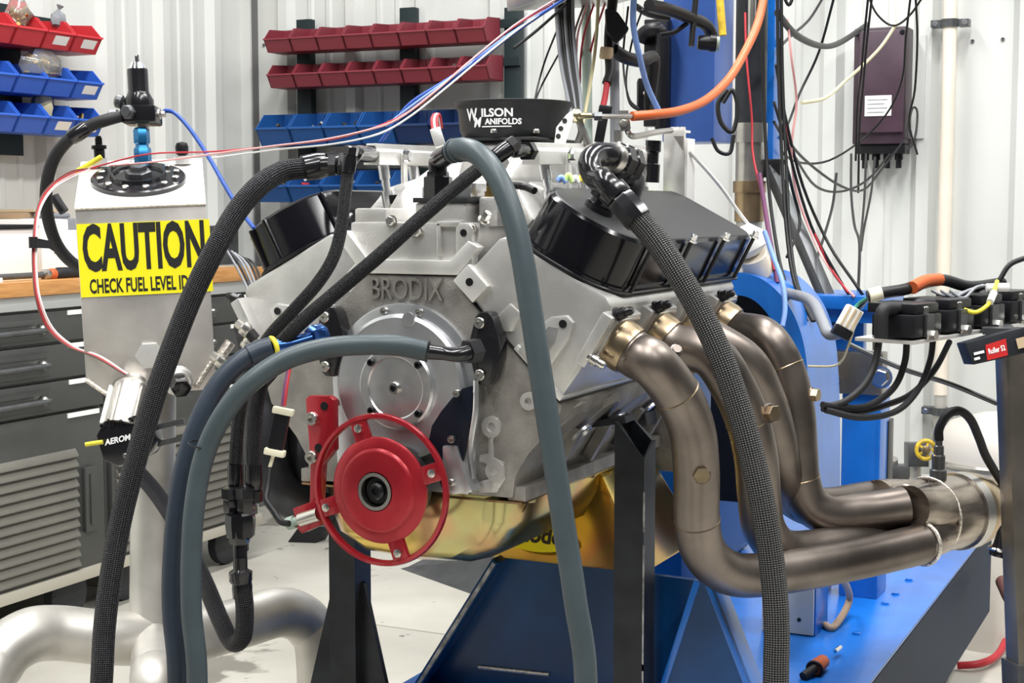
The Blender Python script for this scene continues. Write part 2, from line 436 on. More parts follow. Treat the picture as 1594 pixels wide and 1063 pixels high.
# floor: slabs with open joints over a dark base
fl = MB(); fl.bx(XL, X_END, Y_END, YB, -0.10, -0.03)
floor = obj('floor', fl, 'floor_gap', kind='structure', label='pale worn concrete shop floor with saw cut joints')
jy = at(650, 981, Z=0).y; jx = -0.1; g = 0.004
for x0, x1 in ((XL, jx - g), (jx + g, X_END)):
    for y0, y1 in ((Y_END, jy - g), (jy + g, YB)):
        m = MB(); m.bx(x0, x1, y0, y1, -0.03, 0.0); obj('slab', m, 'concrete', floor, bev=0.003)

def rib_sheet(width, ribs, h):        # profile of one steel sheet: list of (along, out)
    pr = [(0, 0)]
    for c in ribs:
        for q in (c - 0.115, c + 0.115):
            pass
        pr += [(c - 0.042, 0), (c - 0.020, 0.030), (c + 0.020, 0.030), (c + 0.042, 0)]
        for q in (0.112, 0.193):
            if c + q + 0.02 < width: pr += [(c + q - 0.016, 0), (c + q - 0.008, 0.006), (c + q + 0.008, 0.006), (c + q + 0.016, 0)]
    pr.append((width, 0))
    return pr
def wall(name, o, along, out, length, off, label):
    o, along, out = V(o), V(along), V(out)
    base = MB(); base.box(o + along * length / 2 - out * 0.035 + V((0, 0, ZT / 2)), along * length, out * 0.03, V((0, 0, ZT)))
    w = obj(name, base, 'wall_base', kind='structure', label=label)
    k = 0; a = 0.0
    while a < length - 0.01:
        wd = min(0.915, length - a)
        ribs = [r for r in (off, off + 0.305, off + 0.61) if r + 0.05 < wd]
        pr = rib_sheet(wd, ribs, 0)
        poly = [(p[0], p[1]) for p in pr] + [(wd, -0.018), (0, -0.018)]
        m = MB(); m.prism(poly, o + along * a, along, out, V((0, 0, ZT)))
        obj('wall_panel', m, 'wall_paint', w, ang=20)
        a += wd; k += 1
    return w
w_left = wall('wall_left', (XL, YB, 0), (0, -1, 0), (1, 0, 0), YB - Y_END, 0.23, 'pale ribbed steel side wall behind the workbench')
w_back = wall('wall_back', (XL, YB, 0), (1, 0, 0), (0, -1, 0), X_END - XL, 0.185, 'pale ribbed steel back wall behind the engine')
tr = MB(); tr.bx(XL - 0.002, XL + 0.045, YB - 0.045, YB + 0.002, 0, ZT)
obj('trim_1', tr, 'wall_paint', kind='structure', label='pale corner trim where the two steel walls meet')
m = MB(); m.bx(XL + 0.045, XL + 0.052, YB - 0.034, YB - 0.0005, 0, ZT); obj('trim_2', m, 'screw_dark', kind='structure', label='dark sealant gap beside the corner trim')
for (px, py) in ((411, 70), (1514, 64), (1561, 61), (1436, 350), (1425, 350), (412, 200)):
    p = at(px, py, Y=YB - 0.002)
    socket_bolt(w_back, p, (0, -1, 0), 0.006, 0.004, 'screw_dark', 'screw')

# ------------------------------------------------------------------ tool cabinets under one worktop
XF = -2.98
def cabinet(y0, y1, label):
    t = thing('tool_cabinet', label, 'cabinet', (-3.26, (y0 + y1) / 2, 0.0), 'roll cabinets under the worktop')
    m = MB(); m.bx(-3.53, XF - 0.022, y0, y1, 0.165, 0.954); obj('body', m, 'cabinet', t, bev=0.004)
    m = MB(); m.bx(XF - 0.022, XF + 0.004, y0, y1, 0.916, 0.954); obj('top_rail', m, 'cabinet_rail', t, bev=0.002)
    for za, zb in ((0.822, 0.908), (0.718, 0.814), (0.624, 0.710)):
        m = MB(); m.bx(XF - 0.021, XF, y0 + 0.012, y1 - 0.012, za, zb); d = obj('drawer', m, 'cabinet', t, bev=0.004)
        m = MB(); m.bx(XF, XF + 0.005, y0 + 0.06, y1 - 0.23, za + 0.012, zb - 0.018)
        m.bx(XF + 0.005, XF + 0.008, y0 + 0.075, y1 - 0.245, zb - 0.034, zb - 0.022); obj('pull_frame', m, 'cabinet', d, bev=0.002)
        zc = (za + zb) / 2 - 0.004
        m = MB(); m.tube([(XF + 0.004, y1 - 0.262, zc), (XF + 0.020, y1 - 0.270, zc), (XF + 0.022, y1 - 0.30, zc - 0.002), (XF + 0.022, y0 + 0.12, zc - 0.004), (XF + 0.006, y0 + 0.09, zc)], 0.008, 10)
        obj('handle', m, 'steel_dark', d)
        m = MB(); m.ball((XF + 0.014, y1 - 0.268, zc), 0.013, 12, (1, 1, 1.1)); obj('handle_end', m, 'steel', d)
        m = MB(); m.bx(XF, XF + 0.004, y1 - 0.155, y1 - 0.03, zb - 0.014, zb - 0.001); obj('label_strip', m, 'paper', d, label='white paper label strip')
    m = MB(); m.bx(XF - 0.021, XF - 0.004, y0 + 0.012, y1 - 0.012, 0.155, 0.616); d = obj('door', m, 'cabinet', t, bev=0.003)
    m = MB(); m.bx(XF - 0.004, XF, y1 - 0.16, y1 - 0.03, 0.600, 0.613); obj('label_strip', m, 'paper', d, label='white paper label strip')
    z = 0.165
    while z < 0.50:
        m = MB(); m.prism([(0, 0), (0.012, 0.003), (0.012, 0.008), (0, 0.026)], (XF - 0.004, y0 + 0.03, z), (1, 0, 0), (0, 0, 1), (0, y1 - y0 - 0.16, 0))
        obj('slat', m, 'cabinet_slat', d); z += 0.029
    m = MB(); m.bx(XF - 0.004, XF + 0.008, y1 - 0.105, y1 - 0.055, 0.26, 0.45); m.bx(XF + 0.008, XF + 0.014, y1 - 0.088, y1 - 0.072, 0.28, 0.43); obj('door_handle', m, 'cabinet', d, bev=0.004)
    m = MB(); m.bx(XF - 0.02, XF + 0.006, y0, y1, 0.122, 0.156); obj('kick_rail', m, 'kick_rail', t, bev=0.003)
    for yy in (y0 + 0.12, y1 - 0.12):
        c = MB(); c.bx(XF - 0.11, XF - 0.03, yy - 0.035, yy + 0.035, 0.152, 0.165)
        c.hexa([(XF - 0.105, yy - 0.028, 0.05), (XF - 0.095, yy - 0.028, 0.05), (XF - 0.095, yy + 0.028, 0.05), (XF - 0.105, yy + 0.028, 0.05), (XF - 0.105, yy - 0.032, 0.155), (XF - 0.095, yy - 0.032, 0.155), (XF - 0.095, yy + 0.032, 0.155), (XF - 0.105, yy + 0.032, 0.155)])
        k = obj('caster_fork', c, 'cabinet', t)
        c = MB(); c.lathe([(0.02, 0), (0.060, 0.0), (0.074, 0.006), (0.074, 0.036), (0.060, 0.042), (0.02, 0.042)], (XF - 0.085, yy, 0.075), (1, 0, 0), 28); obj('wheel', c, 'caster', k)
    return t
cabinet(2.55, 3.465, 'dark grey drawer cabinet on casters nearest the camera at left edge')
cabinet(3.475, 4.235, 'dark grey drawer cabinet on casters beyond the fuel tank post')
m = MB()
wt = thing('worktop', 'long wooden worktop laid across the two dark tool cabinets', 'worktop', (-3.25, 3.4, 0.955))
for i in range(5):
    x0 = -3.545 + i * 0.117
    m = MB(); m.bx(x0 + 0.0008, x0 + 0.1162, 2.50, 4.30, 0.9555, 0.995); obj('plank', m, 'wood' if i == 4 else 'wood_top', wt, bev=0.002)

# things on the worktop
def wbox(name, label, cat, px0, px1, py0, py1, X, dep, mt, bev=0.003):
    a = at(px0, py1, X=X); b = at(px1, py1, X=X); z1 = at(px0, py0, X=X).z
    m = MB(); m.bx(X - dep, X, a.y, b.y, 0.9955, z1)
    t = thing(name, label, cat, (X - dep / 2, (a.y + b.y) / 2, 0.9955))
    obj('carton', m, mt, t, bev=bev)
    return t, (X, a.y, b.y, z1, dep)
t, q = wbox('storage_box', 'pale pinkish white box with a dark lid gap at the left edge', 'box', -60, 58, 358, 424, -3.12, 0.25, 'white_box')
m = MB(); m.bx(q[0] - q[4] - 0.005, q[0] + 0.006, q[1] - 0.005, q[2] + 0.006, q[3] + 0.0005, q[3] + 0.012); obj('lid', m, 'black_plastic', t, bev=0.002)
t, q = wbox('parts_carton', 'tall white carton behind the black return hose on the worktop', 'box', 66, 108, 342, 418, -3.18, 0.2, 'white_plastic')
m = MB(); m.bx(q[0] - 0.10, q[0] + 0.003, q[1] + 0.02, q[2] - 0.03, q[3] - 0.06, q[3] + 0.002); obj('flap', m, 'white_box', t)
m = MB(); m.bx(q[0], q[0] + 0.002, q[1] + 0.05, q[1] + 0.06, q[3] - 0.10, q[3] - 0.09); obj('print_mark', m, 'w_grey', t)
t, q = wbox('shipping_carton', 'white carton pushed up beside the fuel tank on the worktop', 'box', 110, 150, 358, 414, -3.16, 0.22, 'white_box')
m = MB(); m.bx(q[0] - 0.2, q[0] - 0.02, q[1] + 0.01, q[2] - 0.02, q[3] + 0.0005, q[3] + 0.035); m.bx(q[0] - 0.16, q[0] - 0.05, q[1] + 0.02, q[2] - 0.05, q[3] + 0.035, q[3] + 0.05); obj('wrapped_part', m, 'w_grey', t, bev=0.008)
t, q = wbox('cardboard_box', 'small brown cardboard box behind the red and white wires', 'box', 48, 88, 330, 414, -3.36, 0.15, 'cardboard')
m = MB(); m.bx(q[0] - 0.15, q[0] + 0.02, q[1], q[2], q[3] + 0.0005, q[3] + 0.008); obj('flap', m, 'paper_tan', t)
t, q = wbox('junction_box', 'dark grey clutter box beside the right edge of the tank', 'box', 322, 372, 352, 412, -3.2, 0.2, 'steel_dark')
m = MB(); m.bx(q[0], q[0] + 0.012, q[1] + 0.03, q[2] - 0.05, q[3] - 0.06, q[3] - 0.02); obj('face_panel', m, 'black_plastic', t)
# pry bar with orange collar
a, b = at(-20, 416, X=-3.03), at(66, 410, X=-3.03); c, d = at(84, 408, X=-3.03), at(138, 405, X=-3.03)
z = 1.008
for p in (a, b, c, d): p.z = z
t = thing('breaker_bar', 'steel bar tool with orange collar and black grip on the worktop', 'hand tool', (-3.03, b.y, 0.9955))
m = MB(); m.tube([a, b], 0.009, 10); obj('shaft', m, 'steel_dark', t)
m = MB(); m.lathe([(0.009, 0), (0.016, 0.004), (0.016, 0.02), (0.010, 0.03)], b, b - a, 14); obj('socket_head', m, 'steel', t)
m = MB(); m.lathe([(0.011, -0.022), (0.0165, -0.016), (0.0165, -0.002), (0.012, 0.0)], c, d - c, 16); obj('collar', m, 'w_orange', t)
m = MB(); m.lathe([(0.012, 0), (0.019, 0.015), (0.018, 0.07), (0.015, 0.15)], c, d - c, 16); obj('grip', m, 'black_rubber', t)
m = MB(); m.prism([(0, 0), (0.05, 0.0), (0.06, 0.02), (0.02, 0.03)], (-3.0, at(0, 440, X=-3.0).y - 0.04, 0.9955), (0, 1, 0), (-1, 0, 0), (0, 0, 0.012))
obj('paper_scrap', m, 'paper', label='scrap of white paper on the worktop front edge', cat='paper')

# ------------------------------------------------------------------ hopper bins on racks
def bin_mesh(w, d, h, th=0.004):
    m = MB(); s = [(0, 0), (-d * 0.80, 0), (-d, h * 0.50), (-d * 0.72, h * 0.93), (0, h)]
    for x in (-w / 2, w / 2 - th): m.prism(s, (x, 0, 0), (0, 1, 0), (0, 0, 1), (th, 0, 0))
    m.bx(-w / 2, w / 2, -th, 0, 0, h)
    m.bx(-w / 2, w / 2, -d * 0.8, 0, 0, th)
    m.prism([(-d * 0.80, 0), (-d, h * 0.50), (-d + th, h * 0.50 + 0.001), (-d * 0.80 + th, 0)], (-w / 2, 0, 0), (0, 1, 0), (0, 0, 1), (w, 0, 0))
    m.prism([(-d - 0.004, h * 0.47), (-d - 0.004, h * 0.53), (-d + 0.006, h * 0.53), (-d + 0.006, h * 0.47)], (-w / 2, 0, 0), (0, 1, 0), (0, 0, 1), (w, 0, 0))
    for i in range(3):
        x = -w / 2 + w * (i + 1) / 4
        m.bx(x - 0.003, x + 0.003, -th - 0.004, -th, h * 0.15, h * 0.95)
    m.bx(-w / 2 - 0.001, w / 2 + 0.001, -d * 0.72, 0.0, h - 0.005, h + 0.001) if False else None
    return m
ORD = ['first', 'second', 'third', 'fourth', 'fifth', 'sixth', 'seventh', 'eighth']
def make_bin(name, w, d, h, mt, label, loc, rz, group, tagged=False, content=None):
    t = thing(name, label, 'bin', loc, group, rz)
    key = ('bin', w, d, h)
    put(key, lambda: bin_mesh(w, d, h), 'tray', mt, t, V(loc))
    tr = [o for o in t.children][0]; tr.matrix_local = Matrix.Identity(4)
    if tagged:
        m = MB(); m.box((0.01, -d * 0.9 - 0.002, h * 0.27), (w * 0.5, 0, 0), (0, d * 0.02, -0.0), (0, -d * 0.12, h * 0.26)); obj('label_card', m, 'paper', t, local=True, label='white label card')
    if content:
        m = MB(); r = random.Random(int(w * 1e4 + loc[0] * 100 + loc[1] * 77 + loc[2] * 31))
        for i in range(9):
            c = V((r.uniform(-w * 0.36, w * 0.36), r.uniform(-d * 0.65, -d * 0.2), h * r.uniform(0.25, 0.62)))
            a = V((r.uniform(-1, 1), r.uniform(-1, 1), r.uniform(-0.6, 0.6))).normalized()
            m.cyl(c - a * 0.014, c + a * 0.014, 0.007, n=6)
        obj('small_parts', m, content, t, local=True, kind='stuff')
    return t
# left wall rack
m = MB(); m.bx(XL + 0.031, XL + 0.040, 3.05, 3.72, 1.36, 1.83)
for z in (1.805, 1.64, 1.525): m.bx(XL + 0.040, XL + 0.052, 3.05, 3.905, z - 0.012, z)
obj('bin_rack', m, 'rack_dark', label='dark green louvred panel rack high on the side wall', cat='rack')
lw = [('red', 1.690, 'red_bright', [None, None, 'w_green']), ('blue', 1.545, 'blue_bright', ['brass', None, None]), ('blue', 1.425, 'blue_bright', [None, 'brass', 'brass'])]
for r, (cn, z0, mt, cont) in enumerate(lw):
    for k in range(4):
        yy = 3.855 - k * 0.128
        rowname = ['top', 'middle', 'bottom'][r]
        make_bin('hopper_bin', 0.122, 0.15, 0.10, mt, '%s hopper bin, %s from the right in the %s row on side wall' % (cn, ORD[k], rowname), (XL + 0.053, yy, z0), math.pi / 2, 'hopper bins on the side wall', tagged=(k in (0, 1) and r != 1 or (r == 1 and k == 0)), content=[None, 'steel', 'brass'][(k + r) % 3] if r != 1 else None)
# clear bags of parts in the side-wall bins
def bag(label, c, sx, sy, sz, mt='bag', seed=1):
    r = random.Random(seed); m = MB(); m.ball((0, 0, 0), 1, 12)
    for v in m.v:
        f = 1 + 0.22 * math.sin(5 * v.x + seed) * math.cos(6 * v.y) + r.uniform(-0.06, 0.06)
        v.x *= sx * f; v.y *= sy * f; v.z = v.z * sz * f + (0.25 * sz if v.z > 0.5 and mt == 'bag' else 0)
    m.v = [v + V(c) for v in m.v]
    t = thing('parts_bag', label, 'bag', (c[0], c[1], c[2] - sz))
    obj('pouch', m, mt, t)
    if mt != 'bag':
        m = MB(); m.lathe([(0.006, 0), (0.004, 0.008), (0.012, 0.02)], V(c) + V((0, 0, sz * 0.9)), (0.2, 0.3, 1), 8); obj('twisted_neck', m, mt, t); return
    m = MB()
    for i in range(14):
        p = V(c) + V((r.uniform(-0.4, 0.7) * sx, r.uniform(-0.6, 0.6) * sy, r.uniform(-0.5, 0.5) * sz)); a = V((r.uniform(-1, 1), r.uniform(-1, 1), r.uniform(-1, 1))).normalized()
        m.cyl(p - a * 0.012, p + a * 0.012, 0.006, n=6)
    obj('fittings', m, 'brass' if mt == 'bag' else 'steel', t, kind='stuff')
bag('clear bag of brass fittings slumped over the middle row blue bin', (XL + 0.14, 3.70, 1.635), 0.05, 0.085, 0.045, seed=2)
bag('clear bag of small parts on top of the red bins', (XL + 0.13, 3.62, 1.79), 0.04, 0.045, 0.035, seed=5)
bag('dark grey bag of parts sticking up between red bins', (XL + 0.13, 3.795, 1.79), 0.02, 0.028, 0.03, 'w_grey', seed=8)
bag('pale bag of parts standing in the bottom row blue bin', (XL + 0.11, 3.735, 1.51), 0.035, 0.035, 0.05, 'w_cream', seed=9)

# back wall rack
YR = YB - 0.031
def xb(px, py=60, Y=4.86): return at(px, py, Y=Y).x
m0 = thing('bin_rack', 'black upright steel rack carrying red and blue bins on back wall', 'rack', (-2.9, YR, 0.35))
for px in (476, 637, 800):
    x = at(px, 100, Y=YR - 0.02).x
    m = MB(); m.bx(x - 0.032, x + 0.032, YR - 0.035, YR, 0.35, at(px, 40 if px < 600 else 22, Y=YR).z + 0.02); obj('upright', m, 'rack_dark', m0, bev=0.003)
for z in (1.862, 1.728, 1.542, 1.34):
    m = MB(); m.bx(-3.37, -2.33, YR - 0.047, YR - 0.035, z - 0.03, z); obj('rail', m, 'rack_dark', m0)
pitch = 0.1155
x0 = xb(427) + pitch / 2
for r, z0 in enumerate((1.775, 1.643)):
    for k in range(8):
        make_bin('hopper_bin', 0.112, 0.135, 0.092, 'red_bin', 'dull red hopper bin, %s from the left in the %s row on back wall' % (ORD[k], ['upper', 'lower'][r]), (x0 + k * pitch + r * 0.012, YR - 0.048, z0), 0, 'red bins on the back wall', content='steel' if (k, r) in ((2, 0), (4, 0), (5, 0), (6, 1)) else None)
for k in range(6):
    make_bin('hopper_bin', 0.142, 0.19, 0.125, 'blue_bin' if k < 4 else 'blue_dark_bin', ('blue' if k < 4 else 'dark navy') + ' hopper bin, %s from the left below the red rows on back wall' % ORD[k], (x0 + 0.012 + k * 0.1475, YR - 0.048, 1.425), 0, 'blue bins on the back wall', content='steel_dark' if k < 4 else None)
for k in range(4):
    make_bin('hopper_bin', 0.142, 0.19, 0.12, 'blue_bin', 'blue hopper bin, %s from the left just above the left black valve cover' % ORD[k], (x0 + 0.0 + k * 0.1475, YR - 0.048, 1.215), 0, 'lowest blue bins on the back wall', content='w_red' if k == 1 else 'steel_dark')

# ------------------------------------------------------------------ electrical box, conduit
a, b = at(1326, 225, Y=4.86), at(1412, 40, Y=4.86)
t = thing('junction_enclosure', 'dark purple wall enclosure with a paper label and cable glands', 'electrical box', ((a.x + b.x) / 2, 4.93, a.z))
m = MB(); m.bx(a.x, b.x, 4.862, 4.968, a.z, b.z); obj('case', m, 'purple_box', t, bev=0.006)
m = MB(); m.bx(a.x + 0.018, b.x - 0.004, 4.848, 4.862, a.z + 0.035, b.z - 0.01); obj('lid', m, 'purple_lid', t, bev=0.006)
p, q = at(1346, 181, Y=4.847), at(1388, 148, Y=4.847)
m = MB(); m.bx(p.x, q.x, 4.845, 4.848, p.z, q.z); pl = obj('label_plate', m, 'paper', t, label='white paper label')
for i in range(4):
    z = q.z - 0.012 - i * 0.013; m = MB(); m.bx(p.x + 0.008, q.x - 0.012 - 0.01 * (i % 2), 4.8444, 4.845, z - 0.003, z); obj('print_line', m, 'w_grey', pl)
m = MB(); m.bx(a.x + 0.012, a.x + 0.165, 4.875, 4.955, a.z - 0.03, a.z); obj('gland_plate', m, 'black_plastic', t, bev=0.004)
for i in range(4):
    x = a.x + 0.03 + i * 0.036; m = MB(); m.lathe([(0.013, 0), (0.013, -0.018), (0.009, -0.02), (0.009, -0.045)], (x, 4.915, a.z - 0.03), (0, 0, 1), 12); obj('gland', m, 'black_plastic', t)
for (x, z) in ((a.x + 0.012, b.z - 0.02), (b.x - 0.012, b.z - 0.02)): hex_bolt(t, (x, 4.848, z), (0, -1, 0), 0.006, 0.006, 'bolt_black')
m = MB(); m.bx(b.x - 0.01, b.x + 0.04, 4.961, 4.972, a.z + 0.02, b.z - 0.02); obj('mount_plate', m, 'wall_paint', t)
xc = at(1479, 20, Y=4.93).x
t = thing('conduit', 'cream vertical conduit pipe clamped to the back wall', 'pipe', (xc, 4.93, 0.25))
m = MB(); m.cyl((xc, 4.93, 0.60), (xc, 4.93, ZT), 0.0215, n=20); obj('pipe', m, 'conduit', t)
m = MB(); m.cyl((xc, 4.93, 0.25), (xc, 4.93, 0.60), 0.019, n=20); obj('lower_pipe', m, 'alu_pipe', t)
m = MB(); m.lathe([(0.024, 0), (0.026, 0.01), (0.026, 0.05), (0.024, 0.06)], (xc, 4.93, 0.42), (0, 0, 1), 20); obj('coupling', m, 'steel', t)
for py in (36, 641):
    z = at(1480, py, Y=4.93).z
    m = MB(); m.ring((xc, 4.93, z - 0.012), (0, 0, 1), 0.028, 0.0217, 0.024, 24); m.bx(xc - 0.058, xc - 0.026, 4.925, 4.968, z - 0.011, z + 0.011); m.bx(xc + 0.026, xc + 0.058, 4.925, 4.968, z - 0.011, z + 0.011)
    c = obj('clamp', m, 'steel_dark', t)
    for s in (-1, 1): hex_bolt(c, (xc + s * 0.045, 4.925, z), (0, -1, 0), 0.007, 0.006)

# ================================================================== FUEL TANK ON ITS TUBE STAND
TW, TD, THT = 0.202, 0.205, 0.300
tb = at(237, 612, d=2.43)
TK = thing('fuel_tank', 'upright aluminium fuel tank with yellow caution sticker on a tube stand', 'fuel tank', tb)
TK.rotation_euler = (0, math.radians(-2.2), math.radians(37.5))
w, d0 = TW / 2, 0.0
SLP = 0.36; RISE = TD * SLP
fr_ = [(-w + 0.035, 0), (w - 0.012, 0), (w, 0.028), (w, THT), (-w, THT), (-w, 0.028)]
m = MB(); m.loft([[V((x, 0, z)) for x, z in fr_], [V((x, TD, z + (RISE if z == THT else 0))) for x, z in fr_]]); TB_ = obj('tank_shell', m, 'alu_tank', TK, bev=0.003, local=True)
m = MB(); m.hexa([V((x, y, THT + y * SLP + h)) for h in (0.0, 0.004) for x, y in ((-w, -0.001), (w, -0.001), (w, TD), (-w, TD))]); obj('top_plate', m, 'white_plastic', TK, bev=0.001, local=True, label='bright top plate')
m = MB(); m.tube([(-w, 0, THT - 0.001), (w, 0, THT - 0.001)], 0.003, 8, sm=False); obj('weld_bead', m, 'weld', TK, local=True)
m = MB(); m.tube([(-w, 0.001, 0.028), (-w + 0.035, 0.001, 0.0)], 0.004, 8, sm=False); obj('weld_bead', m, 'weld', TK, local=True)
def P2(px, py):           # photo pixel to the tank's front plane, rough
    return V(((px - 232) / 194.0 * TW + (py - 456) * -0.00003, -0.0, THT - (py - 321) * (THT / 291.0)))
st = MB(); a, b = P2(130, 458), P2(329, 346)
st.bx(-w + 0.001, w + 0.004, -0.0016, -0.0004, a.z, b.z); ST = obj('caution_sticker', st, 'sticker_yellow', TK, local=True, label='yellow caution sticker')
zmid = lambda y: THT - (y - 321) * (THT / 291.0)
text_mesh('caution_word', 'CAUTION', 'ink', ST, (0.002, -0.0018, zmid(387)), (1, 0, 0), (0, 0, 1), 0.099, sx=0.425, extrude=0.0002, bold=0.0034, local=True)
text_mesh('caution_line', 'CHECK FUEL LEVEL ID1000', 'ink', ST, (0.006, -0.0018, zmid(443)), (1, 0, 0), (0, 0, 1), 0.031, sx=0.50, extrude=0.0002, bold=0.0008, local=True)
zt = THT + 0.004; c = V((-0.004, TD * 0.48, zt + TD * 0.48 * SLP)); TN = V((0, -SLP, 1)).normalized(); TX = V((1, 0, 0)); TY = TN.cross(TX)
m = MB(); m.lathe([(0.0765, 0), (0.0765, 0.007), (0.074, 0.009), (0.046, 0.009), (0.044, 0.015), (0.040, 0.015), (0.038, 0.011), (0.0002, 0.011)], c, TN, 48); FP = obj('filler_flange', m, 'black_anod', TK, local=True)
for i in range(12):
    a = i * math.pi / 6 + 0.2
    m = MB(); m.lathe([(0.0055, 0), (0.0055, 0.0045), (0.0035, 0.006)], c + TX * 0.062 * math.cos(a) + TY * 0.062 * math.sin(a) + TN * 0.009, TN, 6); obj('flange_bolt', m, 'bolt_steel', FP, local=True)
m = MB(); m.lathe([(0.022, 0.009), (0.022, 0.018), (0.015, 0.020), (0.015, 0.028)], c, TN, 6); obj('pickup_nut', m, 'steel_dark', FP, local=True)
for sx, yy, mt in ((-0.068, TD - 0.03, 'alu_bright'), (0.068, TD - 0.03, 'alu_bright')):
    m = MB(); m.lathe([(0.015, 0), (0.015, 0.014), (0.010, 0.014)], (sx, yy, zt + yy * SLP), (0, 0, 1), 14); bg = obj('bung', m, mt, TK, local=True)
    m = MB()
    if sx > 0: m.lathe([(0.006, 0.014), (0.011, 0.018), (0.0115, 0.030), (0.009, 0.036), (0.003, 0.038)], (sx, yy, zt + yy * SLP), (0, 0, 1), 12)
    else: m.lathe([(0.009, 0.014), (0.009, 0.030), (0.0125, 0.030), (0.0125, 0.036), (0.006, 0.037), (0.006, 0.047), (0.004, 0.052)], (sx, yy, zt + yy * SLP), (0, 0, 1), 10)
    obj('vent_plug', m, 'black_plastic', bg, local=True)
m = MB(); m.lathe([(0.021, 0), (0.023, 0.004), (0.022, 0.010), (0.0002, 0.012)], (0.000, 0, zmid(553)), (0, -1, 0), 6); obj('drain_plug', m, 'alu_bright', TK, local=True)
m = MB(); m.lathe([(0.024, 0), (0.024, 0.012), (0.019, 0.016)], (0.040, 0.0, zmid(592)), (0.2, -1, -0.4), 20); dp = obj('drain_bung', m, 'alu_bright', TK, local=True)
m = MB(); m.lathe([(0.015, 0.012), (0.017, 0.016), (0.016, 0.036), (0.013, 0.038)], (0.040, 0.0, zmid(592)), (0.2, -1, -0.4), 6); obj('drain_cap', m, 'black_anod', dp, local=True)
m = MB(); m.tube([(0.068, 0, 0.005), (0.10, 0.0, 0.05), (0.115, 0.002, 0.058)], 0.005, 8); m.cyl((0.11, 0, 0.052), (0.128, 0.0, 0.075), 0.009, n=8); obj('side_bracket', m, 'weld', TK, local=True)

# stand
SPX = thing('tube_stand', 'welded aluminium tube stand with bent legs under the fuel tank', 'stand', (tb.x, tb.y, 0.0))
pt = at(240, 612, d=2.53); pb = at(236, 992, d=2.50)
m = MB(); m.tube([V((pb.x, pb.y, pb.z)), V((pt.x, pt.y, pt.z + 0.01))], 0.0365, 24, sm=False); obj('post', m, 'alu_pipe', SPX)
J = at(238, 995, d=2.50)
def leg(pts, r, name='leg'):
    e = pts[-1].copy(); e.z = 0.0
    m = MB(); m.tube(pts + [e], r, 20); obj(name, m, 'alu_pipe', SPX)
leg([J] + pxs([(160, 992, 2.45), (90, 985, 2.42), (40, 992, 2.38), (-5, 1030, 2.34), (-28, 1120, 2.30)]), 0.044)
leg([J] + pxs([(300, 990, 2.54), (380, 968, 2.62), (440, 953, 2.68), (482, 975, 2.72), (500, 1040, 2.72)]), 0.044)
leg([J] + pxs([(240, 1010, 2.46), (240, 1045, 2.40), (240, 1100, 2.36)]), 0.037)
m = MB(); m.torus(J + V((0, 0, 0.012)), (0, 0, 1), 0.038, 0.004, 28, 6); obj('weld_bead', m, 'weld', SPX)

# pressure regulator on the tank
rg = at(221, 160, d=2.56)
RG = thing('fuel_regulator', 'black fuel pressure regulator standing on the blue fitting above tank', 'regulator', at(222, 262, d=2.56))
u = (V((0, 0, 1)) - _R * 0.035).normalized()
def RP(px, py): return at(px, py, d=2.56)
m = MB(); m.lathe([(0.012, 0), (0.0145, 0.002), (0.0145, 0.026), (0.011, 0.030), (0.011, 0.034), (0.0135, 0.036), (0.0135, 0.058), (0.010, 0.062)], RP(223, 256), u, 6); obj('blue_adapter', m, 'blue_fit', RG)
m = MB(); m.cyl(RP(222, 203), RP(221, 190), 0.011, n=16); obj('steel_neck', m, 'steel', RG)
m = MB(); m.box(RP(220, 180), _R * 0.060, u * 0.030, _Fw * 0.055); BD = obj('valve_body', m, 'black_anod', RG, bev=0.005)
m = MB(); m.lathe([(0.024, 0), (0.0245, 0.010), (0.0185, 0.022), (0.0172, 0.026), (0.0172, 0.060), (0.0165, 0.063), (0.012, 0.064)], RP(217, 166), u, 28); obj('spring_housing', m, 'black_anod', RG)
m = MB(); m.lathe([(0.0150, 0.0635), (0.0095, 0.0735), (0.005, 0.074)], RP(217, 166), u, 24); obj('housing_cone', m, 'chrome', RG)
m = MB(); m.lathe([(0.005, 0), (0.005, 0.014), (0.003, 0.016)], RP(213, 100), u, 10); m.lathe([(0.0075, 0), (0.0075, 0.005)], RP(213, 101), u, 6); obj('adjuster_screw', m, 'chrome', RG)
m = MB(); m.lathe([(0.013, 0), (0.013, 0.008), (0.009, 0.010), (0.009, 0.014)], RP(207, 179) - _Fw * 0.028, -_Fw - _R * 0.2, 6); obj('port_plug', m, 'steel_dark', RG)
m = MB(); m.lathe([(0.010, 0), (0.010, 0.012), (0.006, 0.014), (0.006, 0.02)], RP(239, 177), _R, 8); obj('port_fitting', m, 'steel', RG)
m = MB(); m.lathe([(0.008, 0), (0.012, 0.004), (0.012, 0.012), (0.007, 0.016)], RP(193, 160), -_R + u * 0.3, 10); obj('gauge_plug', m, 'steel_dark', RG)

